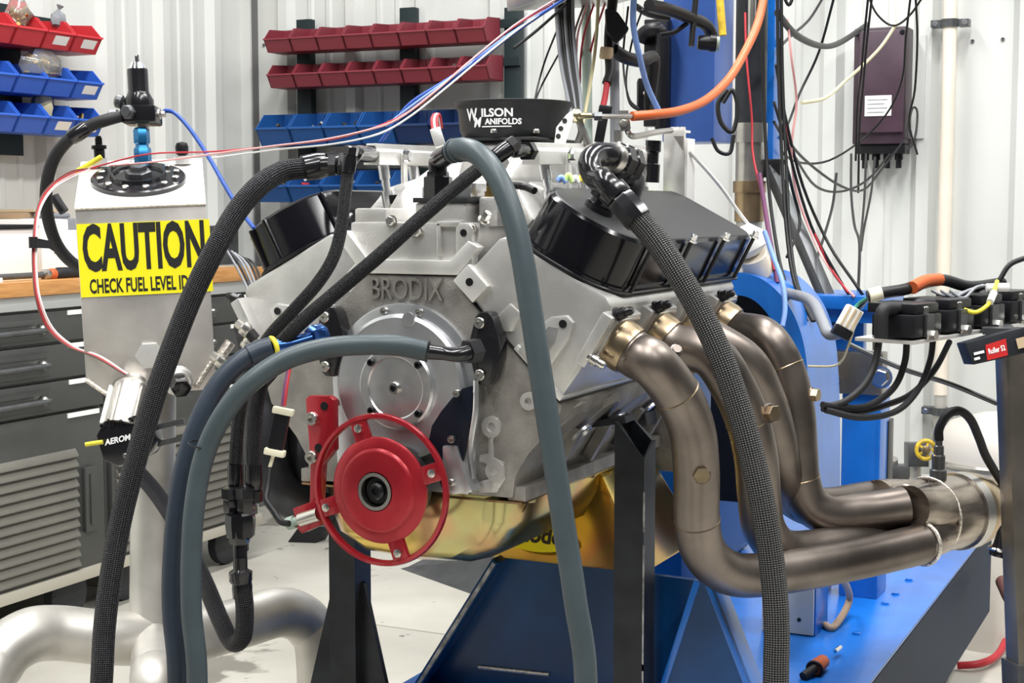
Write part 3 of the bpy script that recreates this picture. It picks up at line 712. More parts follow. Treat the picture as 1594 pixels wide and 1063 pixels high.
# fuel pump strapped below the tank
PM = thing('fuel_pump', 'silver finned electric fuel pump with black lettered end cap under tank', 'pump', at(190, 720, d=2.36))
pa, pb2 = at(208, 596, d=2.40), at(190, 668, d=2.36)
ax = pb2 - pa
m = MB(); m.lathe([(0.018, -0.008), (0.022, 0.0), (0.030, 0.006), (0.032, 0.012), (0.032, ax.length)], pa, ax, 28); obj('motor_can', m, 'steel', PM)
for i in range(10):
    a = i * math.pi / 5; x, y, z = frame(ax); q = x * math.cos(a) + y * math.sin(a)
    m = MB(); m.bar(pa + q * 0.033 + ax * 0.2, pb2 + q * 0.033, 0.005, 0.006, q); obj('fin', m, 'steel', PM)
pc = at(196, 686, d=2.34)
cx = (_R * 0.97 + _U * 0.22).normalized(); cy = (_U * 0.97 - _R * 0.22).normalized()
m = MB(); m.prism([(-0.042, -0.022), (-0.020, -0.036), (0.030, -0.030), (0.048, -0.010), (0.046, 0.020), (0.030, 0.036), (-0.028, 0.036), (-0.044, 0.018)], pc, cx, cy, _Fw * 0.06); CAPP = obj('end_cap', m, 'black_anod', PM, bev=0.006)
nz = cx.cross(cy)
text_mesh('pump_lettering', 'AEROMOTIVE', 'white_ink', CAPP, pc + nz * 0.0004 + cy * 0.004 + cx * 0.004, cx, cy, 0.0125, sx=0.95, extrude=0.0003, bold=0.0004, shear=0.25)
for i in range(5): socket_bolt(CAPP, pc + cx * (-0.030 + i * 0.015) + cy * 0.030 + nz * 0.0003, nz, 0.0042, 0.003, 'bolt_black')
socket_bolt(CAPP, pc - cx * 0.006 - cy * 0.022 + nz * 0.0003, nz, 0.0035, 0.002)
for dy in (-0.012, -0.038):
    m = MB(); m.bar(pc + cx * 0.03 + cy * (dy + 0.022) + _Fw * 0.03, pc + cx * 0.088 + cy * (dy + 0.022) + _Fw * 0.03, 0.006, 0.008); obj('clamp_arm', m, 'steel_dark', PM)
m = MB(); m.bar(pc - cx * 0.03 - cy * 0.044 + _Fw * 0.03, pc - cx * 0.002 - cy * 0.040 + _Fw * 0.03, 0.006, 0.007); obj('clamp_arm', m, 'steel_dark', PM)

# ================================================================== THE ENGINE
ENG = thing('engine', 'bare aluminium V8 engine with black valve covers on the blue dyno stand', 'engine', E(0, 0.28, -0.20))
def f(px, py, y=0.0): return at(px, py, Y=YF + y)
def rrect(a0, a1, b0, b1, r, n=6):        # rounded rectangle outline, radii for (a0b0, a1b0, a1b1, a0b1)
    out = []
    for (cx, cy, rad, st) in ((a0, b0, r[0], math.pi), (a1, b0, r[1], 1.5 * math.pi), (a1, b1, r[2], 0), (a0, b1, r[3], 0.5 * math.pi)):
        sx = 1 if cx == a0 else -1; sy = 1 if cy == b0 else -1
        ox, oy = cx + sx * rad, cy + sy * rad
        for i in range(n + 1):
            t = st + (math.pi / 2) * i / n
            out.append((ox + rad * math.cos(t), oy + rad * math.sin(t)))
    return out
# ---- block
m = MB()
half = [(0.078, 0.297), (0.088, 0.278), (0.243, 0.123), (0.236, 0.100), (0.192, 0.052), (0.172, 0.020), (0.168, -0.012)]
poly = half + [(-x, z) for x, z in reversed(half)]
m.prism(poly, E(0, 0, 0), (1, 0, 0), (0, 0, 1), (0, 0.555, 0))
BLK = obj('engine_block', m, 'alu_block', ENG, bev=0.004)
for s in (-1, 1):        # cast bulges, pan rail and freeze plugs down the sides
    for k in range(4):
        y = 0.07 + k * 0.125; m = MB()
        m.lathe([(0.062, -0.02), (0.060, 0.012), (0.050, 0.02)], E(s * 0.195, y, 0.085), (s * S2, 0, -S2), 20); obj('jacket_bulge', m, 'alu_block', BLK)
    m = MB(); m.bx(XE + s * 0.172 - 0.014, XE + s * 0.172 + 0.014, YF + 0.004, YF + 0.55, ZC - 0.016, ZC + 0.004); obj('pan_rail', m, 'alu_block', BLK, bev=0.002)
    for k in range(3):
        y = 0.13 + k * 0.14
        m = MB(); m.lathe([(0.020, 0), (0.020, 0.004), (0.016, 0.005), (0.015, 0.001)], E(s * 0.214, y, 0.066), (s * 0.72, 0, -0.69), 18); obj('core_plug', m, 'alu_mach', BLK)
    for k in range(4):
        m = MB(); m.bar(E(s * 0.178, 0.12 + k * 0.125, 0.01), E(s * 0.216, 0.12 + k * 0.125, 0.075), 0.016, 0.014, (0, 1, 0)); obj('side_web', m, 'alu_block', BLK)
m = MB(); m.prism([(-0.24, 0.16), (-0.12, 0.30), (0.12, 0.30), (0.24, 0.16), (0.22, -0.06), (-0.22, -0.06)], E(0, 0.555, 0), (1, 0, 0), (0, 0, 1), (0, 0.03, 0)); obj('bell_flange', m, 'alu_block', BLK, bev=0.004)
text_mesh('cast_lettering', 'BRODIX', 'alu_block', BLK, f(633, 451, -0.0005), (1, 0, 0), (0, 0, 1), 0.045, sx=0.72, extrude=0.004, bold=0.0002)
# front-face bosses and plugs on the exhaust side of the block front
for (px, py, r) in ((825, 624, 0.0125), (767, 664, 0.015), (773, 732, 0.015)):
    p = f(px, py); m = MB(); m.lathe([(r, 0.01), (r, -0.006), (r * 0.45, -0.006), (r * 0.4, -0.001), (0.0002, -0.001)], p, (0, 1, 0), 20); obj('boss', m, 'alu_cast', BLK)
m = MB()     # ribbed mounting pad joining the two lower bosses
pp = [f(px, py) for px, py in ((756, 650), (778, 650), (776, 672), (769, 684), (770, 712), (786, 720), (788, 745), (775, 766), (748, 766), (746, 750), (762, 745), (762, 722), (748, 718), (748, 708), (762, 705), (762, 684), (755, 668))]
m.prism([(p.x, p.z) for p in pp], (0, YF - 0.004, 0), (1, 0, 0), (0, 0, 1), (0, 0.006, 0)); obj('cast_pad', m, 'alu_cast', BLK, bev=0.001)

# ---- timing cover with cam plate
TC = MB()
arc = [(0.119 * math.cos(a), 0.139 + 0.119 * math.sin(a)) for a in [math.radians(-8 + i * 196 / 28) for i in range(29)]]
TC.prism([(0.104, -0.010), (0.112, 0.02), (0.119, 0.10)] + arc + [(-0.119, 0.10), (-0.112, 0.02), (-0.104, -0.010)], E(0, -0.012, 0), (1, 0, 0), (0, 0, 1), (0, 0.014, 0))
TCO = obj('timing_cover', TC, 'alu_cover', ENG, bev=0.003)
m = MB(); m.lathe([(0.104, 0), (0.104, 0.010), (0.099, 0.014), (0.0002, 0.014)], E(0, -0.012, 0.139), (0, -1, 0), 64); obj('cover_step', m, 'alu_cover', TCO)
m = MB(); m.lathe([(0.060, 0), (0.060, 0.006), (0.057, 0.009), (0.045, 0.009), (0.043, 0.007), (0.006, 0.0075), (0.0002, 0.0075)], E(0, -0.026, 0.139), (0, -1, 0), 64); cp = obj('cam_plate', m, 'alu_mach', TCO)
for a in (42, 138, 222, 318): socket_bolt(cp, E(0.0515 * math.cos(math.radians(a)), -0.034, 0.139 + 0.0515 * math.sin(math.radians(a))), (0, -1, 0), 0.0055, 0.006, 'bolt_black')
socket_bolt(cp, E(0, -0.0335, 0.139), (0, -1, 0), 0.009, 0.007, 'bolt_steel'); socket_bolt(cp, E(0, -0.039, 0.139), (0, -1, 0), 0.005, 0.003, 'bolt_black')
for a in (-14, 25, 75, 105, 155, 195): socket_bolt(TCO, E(0.1105 * math.cos(math.radians(a)), -0.012, 0.139 + 0.1105 * math.sin(math.radians(a))), (0, -1, 0), 0.0055, 0.007)
m = MB(); p = [f(px, py) for px, py in ((637, 509), (640, 515))][0]; m.lathe([(0.010, 0), (0.010, 0.004)], E(0.018, -0.024, 0.236), (0, -1, 0), 20); obj('cover_plug', m, 'alu_mach', TCO)
m = MB(); m.tube([f(741, 592, -0.030), f(740, 640, -0.034), f(732, 700, -0.036), f(737, 745, -0.036)], 0.004, 8); obj('cover_lip', m, 'alu_mach', TCO)
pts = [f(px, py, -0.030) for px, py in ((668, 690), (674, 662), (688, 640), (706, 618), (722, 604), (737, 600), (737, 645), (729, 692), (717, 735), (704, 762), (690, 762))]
m = MB(); m.prism([(p.x, p.z) for p in pts], (0, YF - 0.0335, 0), (1, 0, 0), (0, 0, 1), (0, 0.006, 0)); obj('belt_gap_shade', m, 'interior_dark', TCO, bev=0.001)  # dark plate standing in for the shade inside the open belt drive
pts = [f(px, py, -0.015) for px, py in ((700, 690), (722, 690), (738, 742), (748, 762), (716, 766), (700, 758))]
m = MB(); m.prism([(p.x, p.z) for p in pts], (0, YF - 0.038, 0), (1, 0, 0), (0, 0, 1), (0, 0.030, 0)); obj('cover_foot', m, 'alu_cover', TCO, bev=0.003)
for px, py in ((713, 612), (705, 683), (704, 750)): socket_bolt(TCO, f(px, py, -0.036), (0, -1, 0), 0.0055, 0.008)

# ---- black two-bolt water adapters on the block front
def adapter(px, py, y):
    c = f(px, py, y); t = MB(); s = 0.052
    out = [(-0.007, 0.051), (0.008, 0.051), (0.014, 0.044), (0.024, 0.014), (0.0255, 0), (0.024, -0.014), (0.014, -0.044), (0.008, -0.051), (-0.007, -0.051), (-0.013, -0.044), (-0.021, -0.014), (-0.022, 0), (-0.021, 0.014), (-0.013, 0.044)]
    t.prism(out, c + V((0, 0.0, 0)), (1, 0, 0), (0, 0, 1), (0, 0.026, 0))
    o = obj('water_adapter', t, 'black_anod', ENG, bev=0.004, label='black two bolt adapter')
    for dz in (0.036, -0.036):
        socket_bolt(o, c + V((-0.004, 0, dz)), (0, -1, 0), 0.0078, 0.005)
    return o, c
ad_r, cr = adapter(752, 543, -0.026)
ad_l, cl = adapter(511, 532, -0.026)

# ---- crank: balancer, red trigger wheel
m = MB(); m.lathe([(0.056, 0), (0.058, 0.004), (0.058, 0.036), (0.052, 0.042), (0.0002, 0.042)], E(0, -0.030, 0), (0, -1, 0), 48); BAL = obj('harmonic_balancer', m, 'black_satin', ENG)
YW = -0.085
m = MB(); m.lathe([(0.100, 0.0), (0.107, 0.0), (0.1085, 0.004), (0.107, 0.009), (0.102, 0.010), (0.0995, 0.006), (0.100, 0.0)], E(0, YW + 0.012, 0), (0, -1, 0), 72, caps=False); WH = obj('trigger_wheel', m, 'red_anod', ENG)
m = MB(); m.lathe([(0.058, 0), (0.074, 0.001), (0.0755, 0.007), (0.072, 0.010), (0.060, 0.012), (0.057, 0.016), (0.054, 0.017), (0.042, 0.018), (0.028, 0.020), (0.027, 0.016), (0.0255, 0.016), (0.0255, 0.0)], E(0, YW + 0.012, 0), (0, -1, 0), 64, caps=False); obj('wheel_hub', m, 'red_disc', WH)
for a in (20, 110, 200, 290):
    r = math.radians(a); d = V((math.cos(r), 0, math.sin(r))); t = V((-math.sin(r), 0, math.cos(r)))
    c = E(0, YW + 0.007, 0) + d * 0.085
    m = MB(); m.box(c, d * 0.036, t * 0.026, (0, 0.007, 0)); sp = obj('spoke', m, 'red_anod', WH, bev=0.002)
    m = MB(); m.lathe([(0.006, 0), (0.006, 0.0045), (0.004, 0.005)], c - V((0, 0.0035, 0)) + d * 0.006, (0, -1, 0), 14); obj('magnet', m, 'bolt_steel', sp)
m = MB(); m.ring(E(0, YW + 0.002, 0), (0, -1, 0), 0.0265, 0.0215, 0.011, 36); obj('hub_ring', m, 'bolt_steel', WH)
m = MB(); m.lathe([(0.0215, 0), (0.018, 0.004), (0.0125, 0.004), (0.0125, 0.009), (0.009, 0.012), (0.0055, 0.012), (0.005, 0.008), (0.0002, 0.008)], E(0, YW + 0.004, 0), (0, -1, 0), 24); obj('crank_bolt', m, 'bolt_black', WH)

# ---- red crank trigger bracket and pick-up
pts = [f(px, py, -0.05) for px, py in ((478, 620), (484, 615), (515, 616), (522, 622), (523, 700), (505, 722), (500, 800), (484, 800), (486, 720))]
m = MB(); m.prism([(p.x, p.z) for p in pts], (0, YF - 0.055, 0), (1, 0, 0), (0, 0, 1), (0, 0.014, 0)); TB = obj('trigger_bracket', m, 'red_anod', ENG, bev=0.002)
for px, py in ((488, 651), (487, 711)): socket_bolt(TB, f(px, py, -0.055), (0, -1, 0), 0.010, 0.008, 'bolt_steel')
for px, py in ((505, 632), (496, 697)):
    m = MB(); m.lathe([(0.0062, 0), (0.0062, 0.0012)], f(px, py, -0.055), (0, -1, 0), 16); obj('bracket_hole', m, 'bolt_black', TB)
a, b, c = f(462, 788, -0.07), f(500, 775, -0.06), f(478, 826, -0.07)
m = MB(); pts = [f(px, py, -0.07) for px, py in ((460, 790), (492, 778), (504, 790), (504, 816), (474, 829), (468, 822))]
m.prism([(p.x, p.z) for p in pts], (0, YF - 0.078, 0), (1, 0, 0), (0, 0, 1), (0, 0.02, 0)); obj('sensor_arm', m, 'red_anod', TB, bev=0.002)
p0, p1 = f(449, 815, -0.075), f(497, 800, -0.075)
m = MB(); m.lathe([(0.0095, 0), (0.0095, 0.012), (0.0065, 0.012), (0.0065, 0.022)], p0, p1 - p0, 12); obj('sensor_nut', m, 'green_pale', TB)
m = MB(); m.cyl(p0 + (p1 - p0) * 0.40, p1, 0.0105, n=18); obj('sensor_barrel', m, 'bolt_steel', TB)

# ---- heads and valve covers
HEADS = {}
PORT_Y, PORT_D = 0.034, 0.150
def vc_stud(parent, p0, p1):
    d = (p1 - p0)
    m = MB(); m.cyl(p0, p1, 0.0032, n=8); s = obj('cover_stud', m, 'bolt_black', parent)
    m = MB(); m.lathe([(0.0085, -0.002), (0.0085, 0.001), (0.0055, 0.001), (0.0055, 0.009), (0.004, 0.010)], p1, d, 6); obj('stud_nut', m, 'chrome', s)
SN, CN = math.sin(math.radians(28)), math.cos(math.radians(28))
for s in (1, -1):
    off = 0.045 if s < 0 else 0.0
    def Q(x, y, z): return E(s * x, y + off, z)
    hx = V((s, 0, 0)); hz = V((0, 0, 1)); o = Q(0, 0, 0)
    au, aw = V((s * S2, 0, S2)), V((s * S2, 0, -S2))
    m = MB()
    m.prism([(0.089, 0.2805), (0.100, 0.305), (0.146, 0.350), (0.157, 0.3535), (0.306, 0.2745), (0.313, 0.262), (0.306, 0.236), (0.268, 0.170), (0.2385, 0.1295)], o, hx, hz, (0, 0.555, 0))
    H = obj('cylinder_head', m, 'alu_head', ENG, bev=0.005); HEADS[s] = H
    m = MB()      # machined deck flange seen as a bright strip along the joint
    m.prism([(0.261, -0.02), (0.270, -0.02), (0.270, 0.078), (0.261, 0.078)], o + V((0, -0.003, 0)), au, aw, (0, 0.54, 0)); obj('deck_flange', m, 'alu_bright', H, bev=0.001)
    m = MB(); m.prism([(0.2595, -0.128), (0.2608, -0.128), (0.2608, 0.08), (0.2595, 0.08)], o + V((0, -0.0035, 0)), au, aw, (0, 0.541, 0)); obj('head_gasket', m, 'bolt_black', H)
    # diamond pad with threaded hole at the intake corner
    m = MB(); m.prism([(0.262, -0.150), (0.296, -0.150), (0.296, -0.106), (0.262, -0.106)], o + V((0, -0.010, 0)), au, aw, (0, 0.03, 0)); pd = obj('corner_pad', m, 'alu_bright', H, bev=0.003)
    m = MB(); m.lathe([(0.0058, 0), (0.0058, 0.0008)], o + au * 0.280 + aw * (-0.130) + V((0, -0.010, 0)), (0, -1, 0), 14); obj('pad_hole', m, 'bolt_black', pd)
    # accessory boss at the exhaust corner, with a shiny scalloped recess
    m = MB(); m.prism([(0.178, 0.196), (0.196, 0.222), (0.228, 0.245), (0.252, 0.248), (0.262, 0.238), (0.256, 0.216), (0.215, 0.158)], o + V((0, -0.007, 0)), hx, hz, (0, 0.02, 0)); eb = obj('corner_boss', m, 'alu_head', H, bev=0.004)
    m = MB(); m.prism([(0.196, 0.200), (0.226, 0.232), (0.240, 0.230), (0.236, 0.212), (0.212, 0.178)], o + V((0, -0.0078, 0)), hx, hz, (0, 0.003, 0)); obj('boss_recess', m, 'alu_mach', eb)
    m = MB(); m.lathe([(0.0058, 0), (0.0058, 0.001)], Q(0.247, -0.0075, 0.236), (0, -1, 0), 14); obj('boss_hole', m, 'bolt_black', eb)
    m = MB(); m.prism([(0.135, 0.235), (0.165, 0.262), (0.182, 0.248), (0.168, 0.222), (0.150, 0.222)], o + V((0, -0.004, 0)), hx, hz, (0, 0.01, 0)); obj('cast_swell', m, 'alu_head', H, bev=0.003)
    # exhaust port bosses and header studs
    nd = V((s * 0.86, 0, -0.51)); tu = V((s * 0.51, 0, 0.86))
    for k in range(4):
        y = PORT_Y + k * PORT_D
        c = Q(0.292, y, 0.220)
        m = MB(); m.box(c + nd * 0.006, tu * 0.080, (0, 0.112, 0), nd * 0.018); obj('port_boss', m, 'alu_head', H, bev=0.004)
        for (dy, du, mt, ax) in ((-0.034, 0.040, 'bolt_black', (nd * 0.75 + hz * 0.6)), (-0.046, -0.024, 'bolt_steel', nd)):
            pb = c + tu * du + V((0, dy, 0)) + nd * 0.010
            m = MB(); m.lathe([(0.011, 0), (0.011, 0.004), (0.0085, 0.004), (0.0085, 0.014), (0.006, 0.014), (0.006, 0.022), (0.004, 0.026)], pb, ax, 12); obj('header_stud', m, mt, H)
    # valve cover
    cu, cw = V((s * SN, 0, CN)), V((s * CN, 0, -SN)); ov = Q(0.157, 0, 0.3555)
    w0, w1, y0, y1 = 0.0, 0.169, 0.006, 0.585
    RAD = (0.078, 0.070, 0.03, 0.03)
    def vring(u, inset): return [ov + cu * u + cw * a + V((0, b, 0)) for a, b in rrect(w0 + inset, w1 - inset, y0 + inset, y1 - inset, RAD, 9)]
    m = MB(); m.loft([vring(0.0005, -0.005), vring(0.007, -0.005), vring(0.0075, 0.0), vring(0.072, 0.002), vring(0.0765, 0.006)]); VC = obj('valve_cover', m, 'black_gloss', ENG, ang=30, label='black valve cover')
    m = MB(); m.loft([vring(0.0765, 0.007), vring(0.0777, 0.008)]); obj('top_panel', m, 'black_plate', VC)
    for k in range(4):
        y = 0.078 + k * 0.158
        vc_stud(VC, ov + cu * 0.004 + cw * (w1 + 0.005) + V((0, y, 0)), ov + cu * 0.0795 + cw * (w1 + 0.003) + V((0, y, 0)))
    rim = rrect(w0, w1, y0, y1, RAD, 9)
    if s < 0:
        for q in (3, 10, 13):      # webs on the end wall
            a, b = rim[q]
            m = MB(); m.cyl(ov + cu * 0.008 + cw * a + V((0, b, 0)), ov + cu * 0.073 + cw * a + V((0, b, 0)), 0.004, n=8); obj('end_rib', m, 'black_gloss', VC)
    m = MB(); m.tube([ov + cu * 0.001 + cw * a + V((0, b, 0)) for a, b in rrect(w0 - 0.006, w1 + 0.006, y0 - 0.006, y1 + 0.006, RAD, 9)] + [ov + cu * 0.001 + cw * (w0 - 0.006) + V((0, y0 + 0.08, 0))], 0.0025, 6, sm=False); obj('cover_gasket', m, 'bolt_black', VC)
    if s > 0: VCR, OVR, CUR, CWR = VC, ov, cu, cw
    else: VCL, OVL, CUL, CWL = VC, ov, cu, cw
# oil filler cap and breather elbow on the right cover
c = OVR + CUR * 0.0777 + CWR * 0.075 + V((0, 0.085, 0))
m = MB(); m.lathe([(0.022, 0), (0.022, 0.008), (0.017, 0.010), (0.017, 0.018), (0.0235, 0.019), (0.0245, 0.024), (0.0245, 0.034), (0.020, 0.038), (0.0002, 0.038)], c, CUR, 12); obj('filler_cap', m, 'black_anod', VCR)

# ---- intake manifold
m = MB()
m.prism([(-0.066, 0.299), (0.074, 0.299), (0.094, 0.318), (0.108, 0.345), (0.112, 0.372), (-0.100, 0.372), (-0.100, 0.345), (-0.086, 0.318)], E(0, 0.012, 0), (1, 0, 0), (0, 0, 1), (0, 0.50, 0))
IM = obj('intake_manifold', m, 'alu_cast', ENG, bev=0.004)
m = MB()       # end-wall flange and angled tabs
m.prism([(-0.116, 0.352), (-0.098, 0.360), (-0.062, 0.319), (0.072, 0.319), (0.100, 0.347), (0.116, 0.338), (0.084, 0.2985), (-0.072, 0.2985)], E(0, -0.004, 0), (1, 0, 0), (0, 0, 1), (0, 0.022, 0)); obj('end_flange', m, 'alu_bright', IM, bev=0.002)
for x0, x1, z0, z1, yy in ((-0.098, -0.045, 0.372, 0.392, 0.02), (0.006, 0.088, 0.372, 0.400, 0.015), (0.095, 0.125, 0.37, 0.408, 0.04)):
    m = MB(); m.bx(XE + x0, XE + x1, YF + yy, YF + yy + 0.07, ZC + z0 - 0.004, ZC + z1); obj('top_pad', m, 'alu_cast', IM, bev=0.004)
m = MB(); m.prism([(-0.013, -0.05), (0.013, -0.05), (0.013, 0.012), (0.008, 0.02), (-0.008, 0.02), (-0.013, 0.012)], E(0.092, 0.0, 0.352), (1, 0, 0), (0, 0, 1), (0, 0.02, 0)); lug = obj('lift_lug', m, 'alu_cast', IM, bev=0.003)
m = MB(); m.lathe([(0.0052, 0), (0.0052, 0.0008)], E(0.092, -0.0002, 0.358), (0, -1, 0), 14); obj('lug_hole', m, 'bolt_black', lug)
m = MB(); m.bx(XE + 0.045, XE + 0.052, YF + 0.006, YF + 0.014, ZC + 0.325, ZC + 0.372); m.bx(XE + 0.078, XE + 0.085, YF + 0.006, YF + 0.014, ZC + 0.325, ZC + 0.372); m.bx(XE + 0.045, XE + 0.085, YF + 0.006, YF + 0.014, ZC + 0.366, ZC + 0.374); obj('window_frame_rib', m, 'alu_cast', IM, bev=0.002)
for s in (-1, 1):
    for k in range(4):
        y = 0.150 + k * 0.105
        a = [E(s * 0.045, y + 0.055 * (1.5 - k) * 0.5, 0.425), E(s * 0.132, y, 0.362)]
        m = MB(); q = 0.024
        m.loft([[p + V((0, -0.034, 0)) + n * 0.02, p + V((0, 0.034, 0)) + n * 0.02, p + V((0, 0.034, 0)) - n * 0.02, p + V((0, -0.034, 0)) - n * 0.02] for p, n in ((a[0], V((s * 0.55, 0, 0.84))), (a[0] * 0.5 + a[1] * 0.5 + V((s * 0.012, 0, 0.014)), V((s * 0.6, 0, 0.8))), (a[1], V((s * 0.72, 0, 0.69))))])
        obj('runner', m, 'alu_cast', IM, bev=0.006)
# plenum with the carburettor-style flange
def sq(x0, x1, y0, y1, z): return [E(x0, y0, z), E(x1, y0, z), E(x1, y1, z), E(x0, y1, z)]
m = MB(); m.loft([sq(-0.10, 0.10, 0.09, 0.47, 0.37), sq(-0.088, 0.088, 0.13, 0.45, 0.42), sq(-0.074, 0.074, 0.235, 0.43, 0.468), sq(-0.07, 0.07, 0.265, 0.425, 0.497)]); obj('plenum', m, 'alu_cast', IM, bev=0.012)
m = MB(); m.lathe([(0.043, 0), (0.036, 0.05), (0.033, 0.10), (0.036, 0.11)], E(0.055, 0.10, 0.36), (0.05, 0.3, 1), 20); obj('water_neck', m, 'alu_cast', IM)
m = MB(); m.bx(XE + 0.004, XE + 0.092, YF + 0.012, YF + 0.088, ZC + 0.400, ZC + 0.407); obj('outlet_gasket', m, 'black_satin', IM, bev=0.001)
m = MB(); m.bx(XE + 0.060, XE + 0.088, YF + 0.03, YF + 0.08, ZC + 0.407, ZC + 0.428); obj('outlet_housing', m, 'alu_mach', IM, bev=0.003)
m = MB(); m.bx(XE + 0.008, XE + 0.024, YF + 0.03, YF + 0.06, ZC + 0.407, ZC + 0.423); obj('outlet_housing', m, 'alu_mach', IM, bev=0.003)
c = f(682, 300, 0.04)
m = MB(); m.lathe([(0.017, -0.03), (0.017, -0.012), (0.0215, -0.012), (0.0215, 0.022), (0.017, 0.024), (0.016, 0.030)], c, (0, 0, 1), 6); fo = obj('outlet_fitting', m, 'black_anod', IM)
m = MB(); m.tube([c + V((0, 0, 0.024)), c + V((0.0, 0, 0.045)), f(690, 246, 0.02), f(702, 238, 0.0)], [0.0135, 0.0135, 0.0145, 0.0145], 14); obj('outlet_elbow', m, 'black_anod', fo)
m = MB(); m.cyl(E(0.105, 0.06, 0.40), E(0.105, 0.06, 0.416), 0.0095, n=12); m.cyl(E(0.105, 0.06, 0.416), E(0.105, 0.06, 0.424), 0.007, n=12); obj('brass_plug', m, 'brass', IM)
m = MB(); m.cyl(E(0.105, 0.06, 0.424), E(0.105, 0.06, 0.452), 0.007, n=12); obj('temp_sensor', m, 'black_plastic', IM)
for (px, py) in ((650, 362), (610, 345), (735, 358)): hex_bolt(IM, f(px, py, 0.011), (0, -1, 0.2), 0.007, 0.008)
for (x, z) in ((0.112, 0.358), (-0.108, 0.362)): hex_bolt(IM, E(x, 0.02, z + 0.016), (x * 6, -0.2, 0.8), 0.0065, 0.016)

# ---- air valve with the printed bonnet
ct = at(799, 205, X=XE + 0.01); cy = ct.y - YF
TBd = MB(); TBd.lathe([(0.080, -0.012), (0.086, 0.0), (0.0885, 0.030), (0.091, 0.036), (0.0935, 0.040), (0.0945, 0.046), (0.088, 0.047), (0.080, 0.010), (0.0002, 0.006)], V((ct.x, ct.y, ct.z)), (0, 0, 1), 64)
TBO = obj('air_bonnet', TBd, 'black_satin', ENG, label='black round bonnet with white lettering')
m = MB(); m.box(V((ct.x, ct.y, (ct.z - 0.012 + ZC + 0.497) / 2)), (0.15, 0, 0), (0, 0.16, 0), (0, 0, ct.z - 0.012 - ZC - 0.497)); obj('air_valve_body', m, 'black_satin', ENG, bev=0.004)
def wrap_text(body, size, dz, da, sx, bold, sh=0.0):
    cu = text_mesh('bonnet_lettering', body, 'white_ink', TBO, V((0, 0, 0)), (1, 0, 0), (0, 1, 0), size, sx=sx, extrude=0.0004, bold=bold, local=True, align='LEFT', shear=sh)
    R0 = 0.0875
    for v in cu.data.vertices:
        a = da + v.co.x / R0; h = dz + v.co.y; rad = 0.0866 + (h / 0.030) * 0.0022 + 0.0004 + v.co.z
        v.co = V((math.cos(a) * rad, math.sin(a) * rad, h)) + ct - wloc(TBO)
    return cu
A0 = math.radians(-119)
wrap_text('W', 0.028, 0.0225, A0, 0.78, 0.0005, 0.0); wrap_text('ILSON', 0.0175, 0.0250, A0 + 0.35, 1.08, 0.0005)
wrap_text('M', 0.021, 0.0105, A0 + 0.17, 0.85, 0.0005, 0.25); wrap_text('ANIFOLDS', 0.0125, 0.0115, A0 + 0.43, 1.0, 0.0004)
m = MB()
for i in range(14):
    a = A0 + 0.36 + i * 0.040; r0 = 0.0876
    m.hexa([V((ct.x, ct.y, ct.z)) + V((math.cos(q) * r, math.sin(q) * r, h)) for h in (0.0034, 0.0050) for q, r in ((a, r0 - 0.002), (a, r0), (a + 0.040, r0), (a + 0.040, r0 - 0.002))])
obj('bonnet_underline', m, 'white_ink', TBO)
for a in (-85, -40):
    socket_bolt(TBO, V((ct.x + 0.085 * math.cos(math.radians(a)), ct.y + 0.085 * math.sin(math.radians(a)), ct.z - 0.006)), (0, 0, 1), 0.006, 0.006)

# ---- fuel rails with injectors
def rail(s, pxa, pya, pxb, pyb, X, label):
    a, b = at(pxa, pya, X=X), at(pxb, pyb, X=X); d = (b - a).normalized(); up = V((0, 0, 1)); sd = d.cross(up).normalized(); up = sd.cross(d)
    m = MB(); m.prism([(-0.014, -0.016), (0.014, -0.016), (0.014, 0.004), (0.009, 0.008), (0.009, 0.016), (-0.009, 0.016), (-0.009, 0.008), (-0.014, 0.004)], a, sd, up, b - a)
    r = obj('fuel_rail', m, 'alu_bright', ENG, bev=0.0012, label=label); L = (b - a).length
    for k in range(4):
        p = a + d * (L * (0.10 + 0.265 * k)) - up * 0.016
        m = MB(); m.lathe([(0.0085, 0), (0.0085, 0.022), (0.0065, 0.022), (0.0065, 0.040), (0.0095, 0.040), (0.0095, 0.064), (0.006, 0.07)], p, -up + sd * 0.15, 14); i = obj('injector', m, 'alu_mach', r)
        m = MB(); m.box(p - up * 0.052 + sd * 0.016, sd * 0.02, d * 0.014, up * 0.014); obj('plug', m, 'w_lime' if k % 2 else 'black_plastic', i, bev=0.002)
    for t in (0.20, 0.74):
        p = a + d * (L * t) + sd * (0.014 if s > 0 else 0.014)
        m = MB(); m.box(p + sd * 0.003 - up * 0.038, d * 0.014, sd * 0.006, up * 0.084); st = obj('rail_stand', m, 'alu_bright', r, bev=0.002)
        hex_bolt(st, p + sd * 0.006 - up * 0.002, sd, 0.0085, 0.008, 'chrome')
    return r, a, b, d, sd, up
RR = rail(1, 826, 239, 1012, 241, XE + 0.135, 'right fuel rail')
RL = rail(-1, 578, 240, 742, 246, XE - 0.115, 'left fuel rail')

